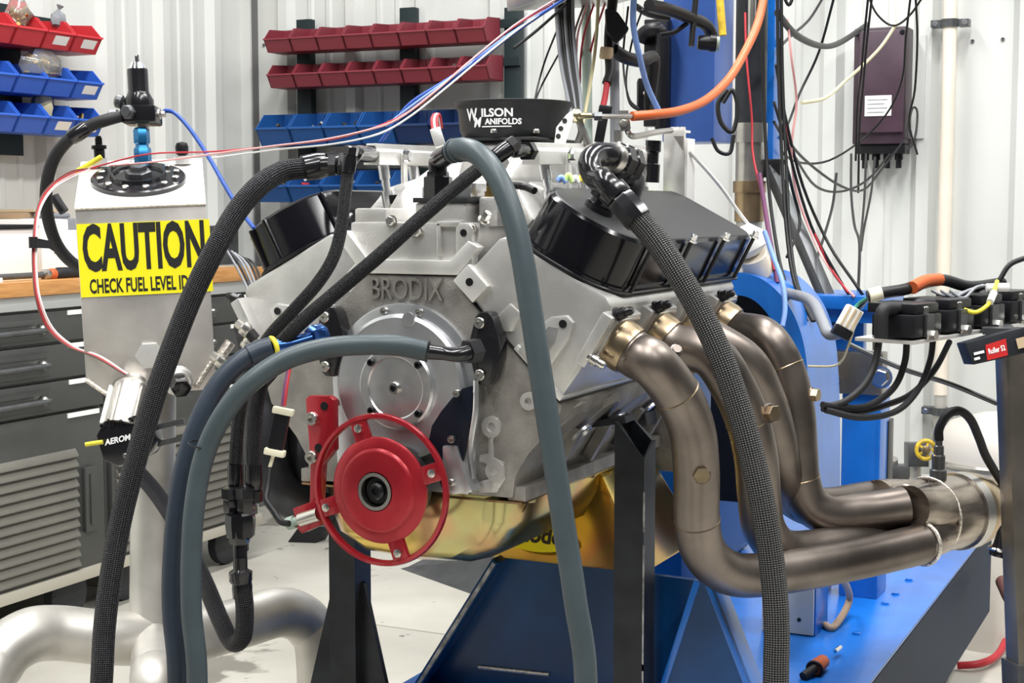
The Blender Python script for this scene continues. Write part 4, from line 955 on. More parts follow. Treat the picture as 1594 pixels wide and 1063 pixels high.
# ---- oil pan, gold zinc
m = MB()
prof = [(-0.165, -0.012), (0.165, -0.012), (0.163, -0.055), (0.145, -0.095), (0.095, -0.120), (0.0, -0.126), (-0.095, -0.120), (-0.145, -0.095), (-0.163, -0.055)]
def pr(y, k, dz=0): return [E(x * k, y, z if z > -0.02 else z * (0.55 + 0.45 * k) + dz) for x, z in prof]
m.loft([pr(0.002, 0.74), pr(0.03, 0.92), pr(0.08, 0.99), pr(0.40, 1.0), pr(0.548, 1.0)])
OP = obj('oil_pan', m, 'gold_zinc', ENG, ang=50)
m = MB(); m.bx(XE - 0.182, XE + 0.182, YF + 0.0, YF + 0.552, ZC - 0.0195, ZC - 0.0165); obj('pan_flange', m, 'gold_zinc', OP)
m = MB(); m.loft([[E(x, y, z) for x, y, z in ((-0.10, 0.33, -0.09), (0.168, 0.33, -0.03), (0.168, 0.55, -0.03), (-0.10, 0.55, -0.09))], [E(x, y, z) for x, y, z in ((-0.10, 0.28, -0.172), (0.26, 0.28, -0.172), (0.26, 0.55, -0.172), (-0.10, 0.55, -0.172))]]); SU = obj('sump', m, 'gold_zinc', OP, bev=0.006)
for k in range(3):
    m = MB(); m.bar(E(0.163, 0.06 + k * 0.14, -0.02), E(0.150, 0.06 + k * 0.14, -0.055), 0.004, 0.008, (0, 1, 0)); obj('pan_rib', m, 'gold_zinc', OP)
for k in range(5): hex_bolt(OP, E(0.174, 0.05 + k * 0.11, -0.0195), (0, 0, -1), 0.006, 0.006, 'bolt_zinc')
c0 = f(838, 838, 0.283)
ex = V((1, 0, 0)); ez = V((0, 0.34, 0.94)).normalized()
nrm = ex.cross(ez)
m = MB(); m.prism([(0.062 * math.cos(i * math.pi / 16), 0.022 * math.sin(i * math.pi / 16)) for i in range(32)], c0 + nrm * 0.002, ex, ez, nrm * 0.0012); dc = obj('decal', m, 'sticker_yellow', SU, label='yellow oval sticker')
text_mesh('decal_lettering', 'mode', 'ink', dc, c0 + nrm * 0.0036 + ez * 0.004, ex, ez, 0.036, sx=1.0, extrude=0.0004, bold=0.0012)

for s in (-1, 1):      # side mount ears bolted to the black posts
    m = MB(); m.bar(E(s * 0.17, 0.40, 0.045), E(s * 0.225, 0.40, 0.055), 0.05, 0.022, (0, 0, 1)); mt = obj('mount_ear', m, 'black_steel', ENG, bev=0.003)
    m = MB(); m.lathe([(0.018, 0), (0.018, 0.006), (0.012, 0.006), (0.012, 0.014)], f(928, 664, 0.30) if s > 0 else E(-0.205, 0.28, 0.06), (0.6 * s, -0.75, 0.1), 18); obj('mount_bolt', m, 'bolt_zinc', mt)

# ================================================================== EXHAUST HEADERS
def ex_header(s, paths, label, mt, group=None):
    t = thing('exhaust_header', label, 'exhaust header', paths[0][0] * 1.0)
    for P in paths:
        m = MB(); m.tube(P, 0.0325, 22, k=7); o = obj('primary_tube', m, mt, t, ang=60)
        d = (P[1] - P[0]).normalized()
        m = MB(); m.lathe([(0.036, 0.004), (0.0362, 0.022), (0.0345, 0.03), (0.0335, 0.030)], P[0], d, 28); obj('slip_collar', m, 'hdr_bronze' if s > 0 else mt, o)
        m = MB(); m.box(P[0] + d * 0.003, d * 0.007, V((0, 0.086, 0)), d.cross(V((0, 1, 0))) * 0.074); obj('port_flange', m, 'steel' if s > 0 else mt, o, bev=0.01)
    return t
def XA(px, py, x): return at(px, py, X=XE + x)
nd = V((0.86, 0, -0.51))
def port(k): return E(0.304, PORT_Y + k * PORT_D, 0.214)
Lf = at(1428, 848, d=2.43); Uf = at(1414, 787, d=2.47)
cdir = (at(1560, 803, d=2.60) - at(1425, 820, d=2.45)).normalized(); cdir.z *= 0.4; cdir.normalize()
perp = V((-cdir.y, cdir.x, 0)).normalized() * 0.066
mid_ = (Lf + Uf) / 2
Lf = Lf + cdir * (mid_ - Lf).dot(cdir); Uf = Uf + cdir * (mid_ - Uf).dot(cdir)
h1 = [port(0), port(0) + nd * 0.04] + pxs([(1016, 566, 2.04), (1053, 612, 2.06), (1077, 668, 2.09), (1084, 735, 2.115), (1085, 810, 2.14), (1098, 862, 2.17), (1140, 893, 2.21), (1210, 892, 2.27), (1320, 873, 2.36)]) + [Lf]
h2 = [port(1), port(1) + nd * 0.04] + pxs([(1105, 552, 2.17), (1140, 600, 2.18), (1164, 655, 2.20), (1177, 715, 2.22), (1182, 775, 2.25), (1192, 828, 2.29), (1230, 858, 2.36)]) + [Lf + perp - cdir * 0.1, Lf + perp]
h3 = [port(2), port(2) + nd * 0.04] + pxs([(1160, 565, 2.33), (1190, 620, 2.35), (1208, 680, 2.37), (1217, 735, 2.40), (1237, 775, 2.45)]) + [Uf + perp - cdir * 0.12, Uf + perp]
h4 = [port(3), port(3) + nd * 0.04] + pxs([(1190, 526, 2.42), (1220, 572, 2.41), (1236, 632, 2.41), (1241, 695, 2.415), (1245, 745, 2.42), (1258, 782, 2.425), (1290, 800, 2.43), (1345, 797, 2.45)]) + [Uf]
HR = ex_header(1, [h1, h2, h3, h4], 'brownish stainless four tube exhaust header on the near side of engine', 'hdr_steel', None)
cs = (Lf + Uf) / 2 + perp / 2; ce = cs + cdir * 0.165
for P, idx in ((h1, 3), (h1, 6), (h2, 4), (h4, 3), (h4, 6)):
    m = MB(); m.torus(P[idx], P[idx + 1] - P[idx - 1], 0.0323, 0.0011, 32, 6); obj('weld_seam', m, 'hdr_bronze', HR)
x_, z_ = perp.normalized(), V((0, 0, 1))
def cring(c, lob, r, n=48):
    out = []
    for i in range(n):
        a = 2 * math.pi * i / n; ux, uz = math.cos(a), math.sin(a); b = abs(ux) * 0.033 + abs(uz) * 0.030
        q = b * b - (0.033 ** 2 + 0.030 ** 2 - 0.035 ** 2); rl = b + math.sqrt(max(q, 0))
        out.append(c + (x_ * ux + z_ * uz) * (r * (1 - lob) + rl * lob))
    return out
m = MB(); m.loft([cring(cs - cdir * 0.004, 1, 0.06), cring(cs + cdir * 0.02, 0.95, 0.062), cring(cs + cdir * 0.06, 0.45, 0.063), cring(cs + cdir * 0.11, 0.0, 0.063), cring(ce, 0, 0.062)]); CO = obj('collector', m, 'collector', HR, ang=60)
for c in (Lf, Uf):
    m = MB(); m.torus(c + cdir * 0.002, cdir, 0.0335, 0.0035, 32, 8); obj('weld_bead', m, 'weld', CO)
m = MB(); m.torus(cs + cdir * 0.085, cdir, 0.0640, 0.003, 40, 6); obj('weld_bead', m, 'weld', CO)
m = MB(); m.ring(ce - cdir * 0.004, cdir, 0.066, 0.058, 0.022, 40); obj('flange_ring', m, 'steel', CO)
m = MB(); m.lathe([(0.0645, 0.018), (0.066, 0.026), (0.060, 0.055), (0.048, 0.075), (0.046, 0.30)], ce, cdir, 36); obj('outlet_cone', m, 'hdr_bronze', CO)
# plug bungs on the tubes and the oxygen sensor
def bung(px, py, x, ax, r=0.0125):
    p = at(px, py, d=x); m = MB(); ax = V(ax).normalized()
    m.lathe([(r * 1.25, -0.012), (r * 1.2, 0.0), (r * 1.05, 0.004)], p, ax, 20); b = obj('bung', m, 'hdr_steel', HR)
    m = MB(); m.lathe([(r, 0.003), (r, 0.013), (r * 0.9, 0.015)], p, ax, 6); obj('hex_plug', m, 'hdr_bronze', b)
bung(1091, 738, 2.088, (0.45, -1.0, 0.0)); bung(1197, 643, 2.185, (0.9, -0.6, 0.1)); bung(1261, 614, 2.40, (1, -0.2, 0.0), 0.011)
m = MB(); p = at(1052, 546, d=2.07); m.lathe([(0.009, -0.01), (0.009, 0.003), (0.006, 0.004), (0.006, 0.007)], p, (0.5, -0.6, 0.5), 12); obj('probe_boss', m, 'hdr_steel', HR)
b0 = cs + cdir * 0.11 + V((0, 0, 0.064))
OX = thing('oxygen_sensor', 'metal oxygen sensor with corrugated black lead screwed into collector top', 'sensor', b0)
m = MB(); m.lathe([(0.014, -0.012), (0.014, 0.012), (0.011, 0.014), (0.011, 0.036), (0.0085, 0.038), (0.0085, 0.052), (0.006, 0.054), (0.006, 0.064)], b0, (0, 0, 1), 14); obj('sensor_body', m, 'steel_dark', OX)
m = MB(); m.lathe([(0.0112, 0.036), (0.0112, 0.039)], b0, (0, 0, 1), 14); obj('crimp_band', m, 'chrome', OX)
q = b0 + V((0, 0, 0.062)); m = MB(); m.tube([q] + [q + V((0.0, 0, 0.02)), q + _R * 0.012 + V((0, 0, 0.042)), q + _R * 0.032 + V((0, 0, 0.050)), q + _R * 0.050 + V((0, 0.01, 0.034)), q + _R * 0.062 + V((0, 0.03, 0.0)), q + _R * 0.075 + V((0, 0.05, -0.04)), q + _R * 0.11 + V((0, 0.08, -0.10)), q + _R * 0.16 + V((0, 0.10, -0.14))], 0.0075, 10); obj('lead', m, 'black_rubber', OX)
# far side header, mostly hidden
g1 = [E(-0.304, 0.079, 0.214), E(-0.322, 0.085, 0.200)] + [XA(416, 600, -0.33), XA(415, 660, -0.325), XA(422, 730, -0.315), XA(450, 775, -0.29), XA(520, 790, -0.25), XA(600, 790, -0.22)]
g2 = [E(-0.304, 0.229, 0.214), E(-0.330, 0.232, 0.198)] + [XA(462, 600, -0.31), XA(470, 670, -0.30), XA(480, 735, -0.28), XA(530, 775, -0.25), XA(620, 780, -0.2)]
HL = ex_header(-1, [g1, g2], 'dark shadowed exhaust header on the far side behind the red bracket', 'hdr_shaded', None)

# ================================================================== HOSES
def hose(label, pts, r, mt, cat='hose', name='hose', n=14, group=None, ends=None, k=7):
    t = thing(name, label, cat, V(pts[-1]), group)
    m = MB(); m.tube(pts, r, n, k=k); obj('hose_line', m, mt, t, ang=80)
    return t
def to_floor(pts, dx, dy, r):
    a = pts[-1]; z = a.z
    return pts + [V((a.x + dx * 0.10, a.y + dy * 0.10, z * 0.55)), V((a.x + dx * 0.35, a.y + dy * 0.35, z * 0.16)), V((a.x + dx * 0.8, a.y + dy * 0.8, r + 0.001)), V((a.x + dx * 1.6, a.y + dy * 1.6, r + 0.001))]
def hose_end(t, p, d, r, mt='black_anod', ln=0.045, hexes=True):
    d = V(d).normalized()
    m = MB(); m.lathe([(r * 1.16, 0), (r * 1.22, ln * 0.45), (r * 1.1, ln * 0.75), (r * 0.9, ln * 0.8)], p, d, 10); o = obj('hose_end', m, mt, t)
    m = MB(); m.lathe([(r * 1.18, ln * 0.80), (r * 1.18, ln * 1.15), (r * 0.8, ln * 1.2)], p, d, 6); obj('swivel_nut', m, mt, o)
    return o
# big braided hose in front of the tank
b1 = pxs([(472, 262, 2.10), (440, 267, 2.09), (405, 288, 2.07), (368, 330, 2.06), (335, 388, 2.05), (302, 455, 2.05), (268, 540, 2.05), (238, 625, 2.05), (212, 715, 2.05), (188, 810, 2.05), (172, 900, 2.04), (162, 985, 2.03), (156, 1090, 2.02)])
h = hose('thick black braided hose sweeping down in front of the fuel tank', to_floor(b1, -0.25, -0.1, 0.015), 0.0150, 'braid', n=18)
hose_end(h, b1[0], b1[0] - b1[1], 0.0160, ln=0.042)
# smaller braided hoses crossing the engine front
c1 = pxs([(541, 268, 2.06), (538, 300, 2.055), (532, 350, 2.05), (520, 398, 2.045), (495, 440, 2.04), (455, 485, 2.04), (415, 530, 2.05), (385, 590, 2.06), (372, 650, 2.06), (366, 722, 2.06)])
h = hose('slim black hose hanging from the left rail fitting past the left head', c1, 0.0088, 'braid_fine'); hose_end(h, c1[0], V((0.006, 0, 0.03)), 0.0088, ln=0.03)
hose_end(h, c1[-1], V((0, 0, -1)), 0.0088, ln=0.045)
c2 = pxs([(772, 244, 2.04), (730, 275, 2.03), (660, 335, 2.01), (590, 398, 2.0), (520, 458, 2.0), (460, 510, 2.0), (420, 560, 2.02), (400, 630, 2.03), (395, 722, 2.04)])
h = hose('slim black hose running diagonally across the front from the right rail', c2, 0.0098, 'braid_fine'); hose_end(h, c2[-1], V((0, 0, -1)), 0.0098, ln=0.045)
hose_end(h, c2[0], c2[0] - c2[1], 0.0098, ln=0.03)
a0 = c2[0] + (c2[0] - c2[1]).normalized() * 0.034; m = MB(); m.tube([a0] + pxs([(800, 236, 2.07), (815, 234, 2.10), (828, 236, 2.14)]), 0.0085, 10); obj('angle_tube', m, 'black_anod', h)
m = MB(); m.lathe([(0.014, 0), (0.014, 0.014), (0.011, 0.016)], at(818, 235, d=2.115), RR[3], 6); obj('rail_nut', m, 'black_anod', h)
# fittings block below: Y piece, elbow and return hose to the pump
Y0 = at(372, 770, d=2.05)
yp = thing('y_fitting', 'black anodised Y fitting joining the two slim hoses at left', 'fitting', at(374, 905, d=2.05))
m = MB(); m.lathe([(0.020, 0), (0.021, -0.010), (0.019, -0.03), (0.011, -0.036), (0.011, -0.05)], at(374, 800, d=2.05), (0, 0, 1), 8); obj('y_body', m, 'black_anod', yp)
for px, py, dd in ((362, 762, 2.06), (384, 762, 2.04)):
    m = MB(); m.lathe([(0.0105, 0), (0.0125, 0.004), (0.0125, 0.018), (0.0145, 0.020), (0.0145, 0.034), (0.010, 0.036)], at(px, py + 36, d=dd), (0.0, 0, 1), 6); obj('y_branch', m, 'black_anod', yp)
m = MB(); m.cyl(at(374, 905, d=2.05), at(374, 822, d=2.05), 0.0095, n=14); obj('y_stem', m, 'black_anod', yp)
m = MB(); m.lathe([(0.0125, 0), (0.014, 0.002), (0.014, 0.024), (0.011, 0.026)], at(373, 860, d=2.05) + V((0, 0, 0.012)), (0, 0, 1), 6); obj('hex_nut', m, 'black_anod', yp)
m = MB(); m.lathe([(0.013, 0.0), (0.016, 0.004), (0.016, 0.016), (0.0095, 0.020), (0.0095, 0.036)], at(375, 908, d=2.05), (0, 0, 1), 10); obj('lower_nut', m, 'black_anod', yp)
d1 = pxs([(377, 908, 2.05), (381, 950, 2.05), (378, 990, 2.06), (362, 1000, 2.08), (343, 965, 2.11), (318, 905, 2.17), (280, 825, 2.24), (245, 770, 2.30), (215, 735, 2.34)])
h = hose('black braided loop hose running from the Y fitting back to the pump', d1, 0.0125, 'braid', n=14)
hose_end(h, d1[0] + V((0, 0, -0.02)), V((0, 0, 1)), 0.0115, ln=0.032)
# two grey coolant hoses from the front adapters
e1 = pxs([(664, 547, 1.96), (620, 538, 1.95), (560, 537, 1.95), (500, 543, 1.94), (440, 562, 1.93), (385, 600, 1.92), (345, 650, 1.92), (318, 710, 1.92), (304, 780, 1.92), (298, 860, 1.92), (298, 950, 1.92), (306, 1090, 1.92)])
h = hose('grey green coolant hose curving left from the right water adapter', to_floor(e1, -0.25, -0.15, 0.0135), 0.0135, 'hose_teal')
m = MB(); m.tube(pxs([(660, 547, 1.96), (690, 550, 1.965), (715, 552, 1.965), (738, 546, 1.975)]), [0.0105, 0.009, 0.010, 0.012], 12); obj('elbow', m, 'black_anod', h)
m = MB(); m.lathe([(0.0165, 0), (0.0165, 0.018), (0.013, 0.02)], at(727, 548, d=1.97), at(750, 543, d=1.985) - at(727, 548, d=1.97), 6); obj('swivel_nut', m, 'black_anod', h)
m = MB(); m.torus(at(666, 547, d=1.96), at(640, 542, d=1.96) - at(666, 547, d=1.96), 0.0128, 0.002, 20, 6); obj('end_ferrule', m, 'black_anod', h)
m = MB(); m.torus(at(312, 692, d=1.922), (0.25, 0, 1), 0.0148, 0.0012, 20, 6); obj('cable_tie', m, 'black_plastic', h)
e2 = pxs([(424, 541, 2.00), (405, 546, 2.00), (375, 562, 1.99), (340, 598, 1.98), (312, 650, 1.97), (290, 715, 1.965), (276, 790, 1.96), (269, 870, 1.96), (268, 950, 1.96), (276, 1090, 1.96)])
h = hose('dark slate coolant hose with yellow clamp ring below the left head', to_floor(e2, -0.28, -0.08, 0.0132), 0.0132, 'hose_blue')
m = MB(); m.tube(pxs([(388, 554, 1.993), (404, 547, 1.997), (424, 541, 2.0)]), 0.0152, 16); obj('hose_cuff', m, 'hose_blue', h)
m = MB(); m.torus(at(425, 541, d=2.0), at(445, 536, d=2.01) - at(425, 541, d=2.0), 0.0125, 0.0036, 24, 8); obj('clamp_ring', m, 'w_yellow', h)
m = MB(); m.tube(pxs([(424, 541, 2.0), (450, 537, 2.01), (478, 529, 2.02), (498, 523, 2.03)]), [0.011, 0.0105, 0.010, 0.012], 14); obj('barb', m, 'blue_anod', h)
m = MB(); m.lathe([(0.0135, 0), (0.016, 0.004), (0.016, 0.020), (0.013, 0.024)], at(482, 526, d=2.02), at(505, 520, d=2.035) - at(482, 526, d=2.02), 8); obj('swivel_nut', m, 'blue_anod', h)
# centre coolant hose
g = pxs([(703, 236, 1.99), (722, 232, 1.97), (748, 243, 1.95), (775, 278, 1.93), (796, 330, 1.915), (812, 395, 1.905), (826, 480, 1.90), (843, 590, 1.895), (860, 700, 1.89), (878, 820, 1.885), (895, 930, 1.88), (912, 1090, 1.88)])
h = hose('long grey green hose hanging straight down across the engine front', to_floor(g, -0.1, -0.3, 0.0148), 0.0148, 'hose_teal', n=18)
for i in range(3):
    p = at(706 + i * 8, 235 - i * 1.2, d=1.985 - i * 0.006); m = MB(); m.torus(p, g[1] - g[0], 0.0148, 0.0014, 22, 6); obj('end_crimp', m, 'hose_teal', h)
# breather hose on the right cover
k1 = pxs([(988, 336, 1.99), (1018, 370, 1.98), (1055, 425, 1.965), (1092, 490, 1.955), (1124, 560, 1.945), (1150, 635, 1.94), (1172, 715, 1.935), (1190, 800, 1.93), (1203, 890, 1.93), (1209, 975, 1.925), (1208, 1090, 1.92)])
h = hose('thick silver flecked braided hose looping down in front of the headers', to_floor(k1, 0.15, -0.25, 0.0165), 0.0165, 'braid_bright', n=20)
hd = (k1[0] - k1[1]).normalized()
m = MB(); m.lathe([(0.0195, 0), (0.021, 0.01), (0.0205, 0.034), (0.018, 0.040)], k1[0] - hd * 0.008, hd, 8); obj('hose_end', m, 'black_anod', h)
m = MB(); m.lathe([(0.0195, 0.040), (0.0205, 0.042), (0.0205, 0.056), (0.016, 0.058)], k1[0] - hd * 0.008, hd, 20); obj('end_collar', m, 'black_anod', h)
q0 = k1[0] + hd * 0.045
m = MB(); m.tube([q0, q0 + hd * 0.018] + pxs([(926, 276, 2.03), (918, 255, 2.04), (928, 242, 2.06), (948, 241, 2.08), (965, 247, 2.10)]), [0.0155, 0.0155, 0.016, 0.0165, 0.0165, 0.0155], 18); obj('elbow', m, 'black_anod', h)
s0, s1 = at(950, 244, d=2.085), at(990, 262, d=2.14)
m = MB(); m.lathe([(0.020, 0), (0.022, 0.004), (0.022, 0.012), (0.020, 0.013)], s0, s1 - s0, 24); obj('steel_band', m, 'steel', h)
m = MB(); m.lathe([(0.023, 0.013), (0.026, 0.016), (0.026, 0.034), (0.028, 0.036), (0.028, 0.050), (0.02, 0.052)], s0, s1 - s0, 8); obj('swivel_nut', m, 'black_anod', h)
bp = OVR + CUR * 0.0777 + CWR * 0.03
m = MB(); e = s0 + (s1 - s0).normalized() * 0.045; bfoot = OVR + CUR * 0.078 + CWR * 0.055 + V((0, 0.22, 0))
m.tube([e, e + (bfoot - e) * 0.45 + V((0.006, 0.01, 0.012)), bfoot], [0.022, 0.022, 0.024], 16); m.lathe([(0.032, 0), (0.032, 0.008), (0.026, 0.012)], bfoot, CUR, 24); obj('breather_neck', m, 'black_anod', h)
# T fitting at the left rail end joining the two braided hoses
tf = thing('rail_tee', 'black tee fitting at the front end of the left fuel rail', 'fitting', at(530, 255, d=2.08))
m = MB(); m.tube(pxs([(500, 258, 2.10), (520, 256, 2.10), (545, 248, 2.10)]), 0.0125, 14); obj('tee_body', m, 'black_anod', tf)
for px, dd in ((512, 2.10), (528, 2.10)):
    m = MB(); m.lathe([(0.016, 0), (0.016, 0.010), (0.013, 0.012)], at(px, 257, d=dd), _R, 6); obj('tee_nut', m, 'black_anod', tf)
m = MB(); m.tube([at(545, 250, d=2.09), at(556, 238, d=2.10), RL[1] + RL[3] * 0.004], 0.0105, 12); obj('rail_elbow', m, 'black_anod', tf)
m = MB(); m.lathe([(0.0145, 0), (0.0145, 0.016), (0.011, 0.018)], RL[1] - RL[3] * 0.018, RL[3], 6); obj('rail_nut', m, 'black_anod', tf)
m = MB(); m.cyl(at(541, 262, d=2.075), at(541, 244, d=2.09), 0.0105, n=10); obj('tee_drop', m, 'black_anod', tf)
# regulator lines
r1 = pxs([(186, 181, 2.53), (165, 187, 2.52), (140, 196, 2.52), (110, 215, 2.52), (85, 245, 2.53), (73, 285, 2.54), (73, 330, 2.56), (86, 375, 2.60), (108, 405, 2.66), (140, 425, 2.74)])
h = hose('black return hose looping left from the regulator behind the tank', r1, 0.0105, 'black_rubber')
m = MB(); m.tube(r1[:3], 0.0085, 10); obj('angle_tube', m, 'black_anod', h)
m = MB(); m.lathe([(0.0125, 0), (0.0135, 0.012), (0.0125, 0.032), (0.010, 0.036)], r1[3], r1[2] - r1[3], 10); obj('hose_end', m, 'black_anod', h)
m = MB(); m.lathe([(0.0125, 0), (0.0125, 0.012), (0.009, 0.014)], r1[0] - _R * 0.004, -_R, 6); obj('swivel_nut', m, 'steel_dark', h)
r2 = pxs([(256, 172, 2.56), (272, 176, 2.55), (295, 200, 2.53), (322, 240, 2.50), (348, 285, 2.46), (372, 325, 2.42), (396, 356, 2.36)])
hose('thin blue vacuum hose from regulator down towards the left valve cover', r2, 0.0036, 'w_blue', n=8)

# ================================================================== DYNO BED, STANDS AND FRAME
ZB = 0.395
xl = at(690, 1028, Z=ZB).x; xr = -0.538
BED = thing('dyno_bed', 'long blue dyno base with dark glossy side panel on the floor', 'machine base', ((xl + xr) / 2, 3.0, 0))
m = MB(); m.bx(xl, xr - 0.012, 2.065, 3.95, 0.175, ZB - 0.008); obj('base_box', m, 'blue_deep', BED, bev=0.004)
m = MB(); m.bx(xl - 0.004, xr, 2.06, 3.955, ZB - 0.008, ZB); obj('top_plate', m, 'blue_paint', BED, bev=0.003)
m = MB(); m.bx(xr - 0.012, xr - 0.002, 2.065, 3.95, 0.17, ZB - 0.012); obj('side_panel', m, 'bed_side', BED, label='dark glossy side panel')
for lx_, ly_ in ((xl + 0.06, 2.14), (xr - 0.12, 2.14), (xl + 0.06, 3.85), (xr - 0.12, 3.85)):
    m = MB(); m.bx(lx_ - 0.03, lx_ + 0.03, ly_ - 0.03, ly_ + 0.03, 0, 0.175); obj('leg', m, 'black_steel', BED)
for (px, py) in ((1333, 987), (1394, 925), (1378, 940), (1415, 903)):
    hex_bolt(BED, at(px, py, Z=ZB), (0, 0, 1), 0.008, 0.004, 'blue_paint', 'plate_bolt')
# blue engine pedestal: tapered front plate with slanted flanges
PED = thing('engine_pedestal', 'dark blue tapered pedestal plate under the gold oil pan', 'pedestal', (XE + 0.15, YF + 0.35, ZB))
yp_ = YF + 0.30; zt_ = ZC - 0.173
def fp(px, py, y=yp_): q = at(px, py, Y=y); return (q.x, q.z)
tl, trr = fp(792, 861), fp(1098, 905)
x_bl = fp(690, 1063)[0] - 0.03; x_br = tl[0] + 0.5
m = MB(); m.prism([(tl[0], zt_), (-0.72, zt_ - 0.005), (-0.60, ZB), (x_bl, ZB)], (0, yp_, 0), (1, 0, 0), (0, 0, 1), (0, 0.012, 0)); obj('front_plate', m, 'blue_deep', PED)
def flange(a, b, dep, th, name, mt='blue_paint'):
    a, b = V(a), V(b); d = (b - a).normalized(); n = V((d.z, 0, -d.x))
    m = MB(); m.hexa([a, a + V((0, dep, 0)), b + V((0, dep, 0)), b, a + n * th, a + n * th + V((0, dep, 0)), b + n * th + V((0, dep, 0)), b + n * th]); return obj(name, m, mt, PED, bev=0.001)
flange((tl[0] + 0.004, yp_ - 0.05, zt_), (x_bl + 0.004, yp_ - 0.05, ZB), 0.05, 0.012, 'side_flange', 'blue_deep')
m = MB(); m.bar((tl[0] - 0.002, yp_ - 0.0508, zt_), (x_bl - 0.002, yp_ - 0.0508, ZB), 0.006, 0.0015, (0, 1, 0)); obj('worn_edge', m, 'worn_edge', PED)
yg = YF + 0.24
ap, bl, br = fp(1092, 905, yg), fp(1030, 1070, yg), fp(1172, 1063, yg)
k = (ap[1] - ZB) / (ap[1] - bl[1])
blx, brx = ap[0] + (bl[0] - ap[0]) * k, ap[0] + (br[0] - ap[0]) * k
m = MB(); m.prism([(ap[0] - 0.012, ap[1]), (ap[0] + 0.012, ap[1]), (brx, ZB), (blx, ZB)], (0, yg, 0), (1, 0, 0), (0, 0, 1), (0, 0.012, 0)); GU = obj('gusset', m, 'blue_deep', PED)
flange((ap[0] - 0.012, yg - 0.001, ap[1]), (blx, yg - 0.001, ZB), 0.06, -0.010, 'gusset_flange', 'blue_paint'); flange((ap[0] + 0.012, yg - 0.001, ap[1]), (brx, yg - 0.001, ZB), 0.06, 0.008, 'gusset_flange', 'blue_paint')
m = MB(); q = at(745, 1040, Y=yp_ - 0.002); m.tube([q + V((0, 0, 0.002)), at(855, 1050, Y=yp_ - 0.002)], 0.0035, 8, sm=False); obj('weld_bead', m, 'weld', PED)
# black engine support posts
def post(x0, y0, x1, y1, z0, zt, label, notch=None):
    t = thing('support_post', label, 'support post', ((x0 + x1) / 2, (y0 + y1) / 2, z0))
    th = 0.005
    A = [(x0, y0), (x1, y0), (x1, y1), (x0, y1)]; I = [(x0 + th, y0 + th), (x1 - th, y0 + th), (x1 - th, y1 - th), (x0 + th, y1 - th)]
    tz = notch or [zt] * 4
    vs = [V((x, y, z0)) for x, y in A] + [V((x, y, z)) for (x, y), z in zip(A, tz)] + [V((x, y, z)) for (x, y), z in zip(I, tz)] + [V((x, y, z0 + 0.02)) for x, y in I]
    fs = []
    for i in range(4):
        j = (i + 1) % 4
        fs += [(i, j, 4 + j, 4 + i), (4 + i, 4 + j, 8 + j, 8 + i), (8 + i, 8 + j, 12 + j, 12 + i)]
    fs += [(3, 2, 1, 0), (12, 13, 14, 15)]
    m = MB(); m.add(vs, fs); obj('square_tube', m, 'black_steel', t, smooth=False)
    return t
YP = 2.075; r0 = at(957, 655, Y=YP); r1_ = at(1003, 700, Y=YP)
pR = post(r0.x, YP, r1_.x, YP + 0.048, ZB, 0, 'black square tube post with cut open top beside the headers', notch=[r0.z, r1_.z - 0.012, r1_.z + 0.008, r0.z + 0.006])
for i, (z, l, o) in enumerate(((0.78, 0.06, -0.001), (0.70, 0.10, -0.003), (0.60, 0.09, -0.002), (0.52, 0.05, -0.003))):
    m = MB(); m.bar((r1_.x + 0.0002, YP - 0.0002, z), (r1_.x + 0.0002, YP - 0.0002, z - l), 0.0025, 0.0012, (0, 1, 0)); obj('worn_edge', m, 'worn_edge', pR)
m = MB(); m.bar((r0.x - 0.06, YP + 0.024, r0.z - 0.012), (r0.x + 0.015, YP + 0.024, r0.z + 0.002), 0.04, 0.010); obj('mount_tab', m, 'black_steel', pR)
l0, l1 = at(512, 855, X=-1.31), at(552, 855, X=-1.26)
yl = at(530, 870, X=-1.29).y
xa, xb_ = at(512, 870, Y=yl).x, at(552, 870, Y=yl).x
pL = post(xa, yl, xb_, yl + 0.05, 0.0, at(530, 835, Y=yl).z + 0.12, 'black square tube post with flared feet below the red wheel')
zg = at(500, 905, Y=yl).z
m = MB(); m.prism([(xa, zg), (xa - 0.004, zg), (xa - 0.16, 0.0), (xa, 0.0)], (0, yl + 0.02, 0), (1, 0, 0), (0, 0, 1), (0, 0.01, 0)); obj('foot_gusset', m, 'black_steel', pL)
m = MB(); m.prism([(xb_, zg), (xb_ + 0.004, zg), (xb_ + 0.15, 0.0), (xb_, 0.0)], (0, yl + 0.02, 0), (1, 0, 0), (0, 0, 1), (0, 0.01, 0)); obj('foot_gusset', m, 'black_steel', pL)
m = MB(); m.bx(xa - 0.17, xb_ + 0.16, yl - 0.03, yl + 0.08, 0, 0.008); obj('base_plate', m, 'black_steel', pL)
m = MB(); m.bar((xb_ - 0.02, yl + 0.025, at(530, 835, Y=yl).z + 0.11), E(-0.13, 0.13, 0.0), 0.03, 0.02); obj('mount_arm', m, 'black_steel', pL)
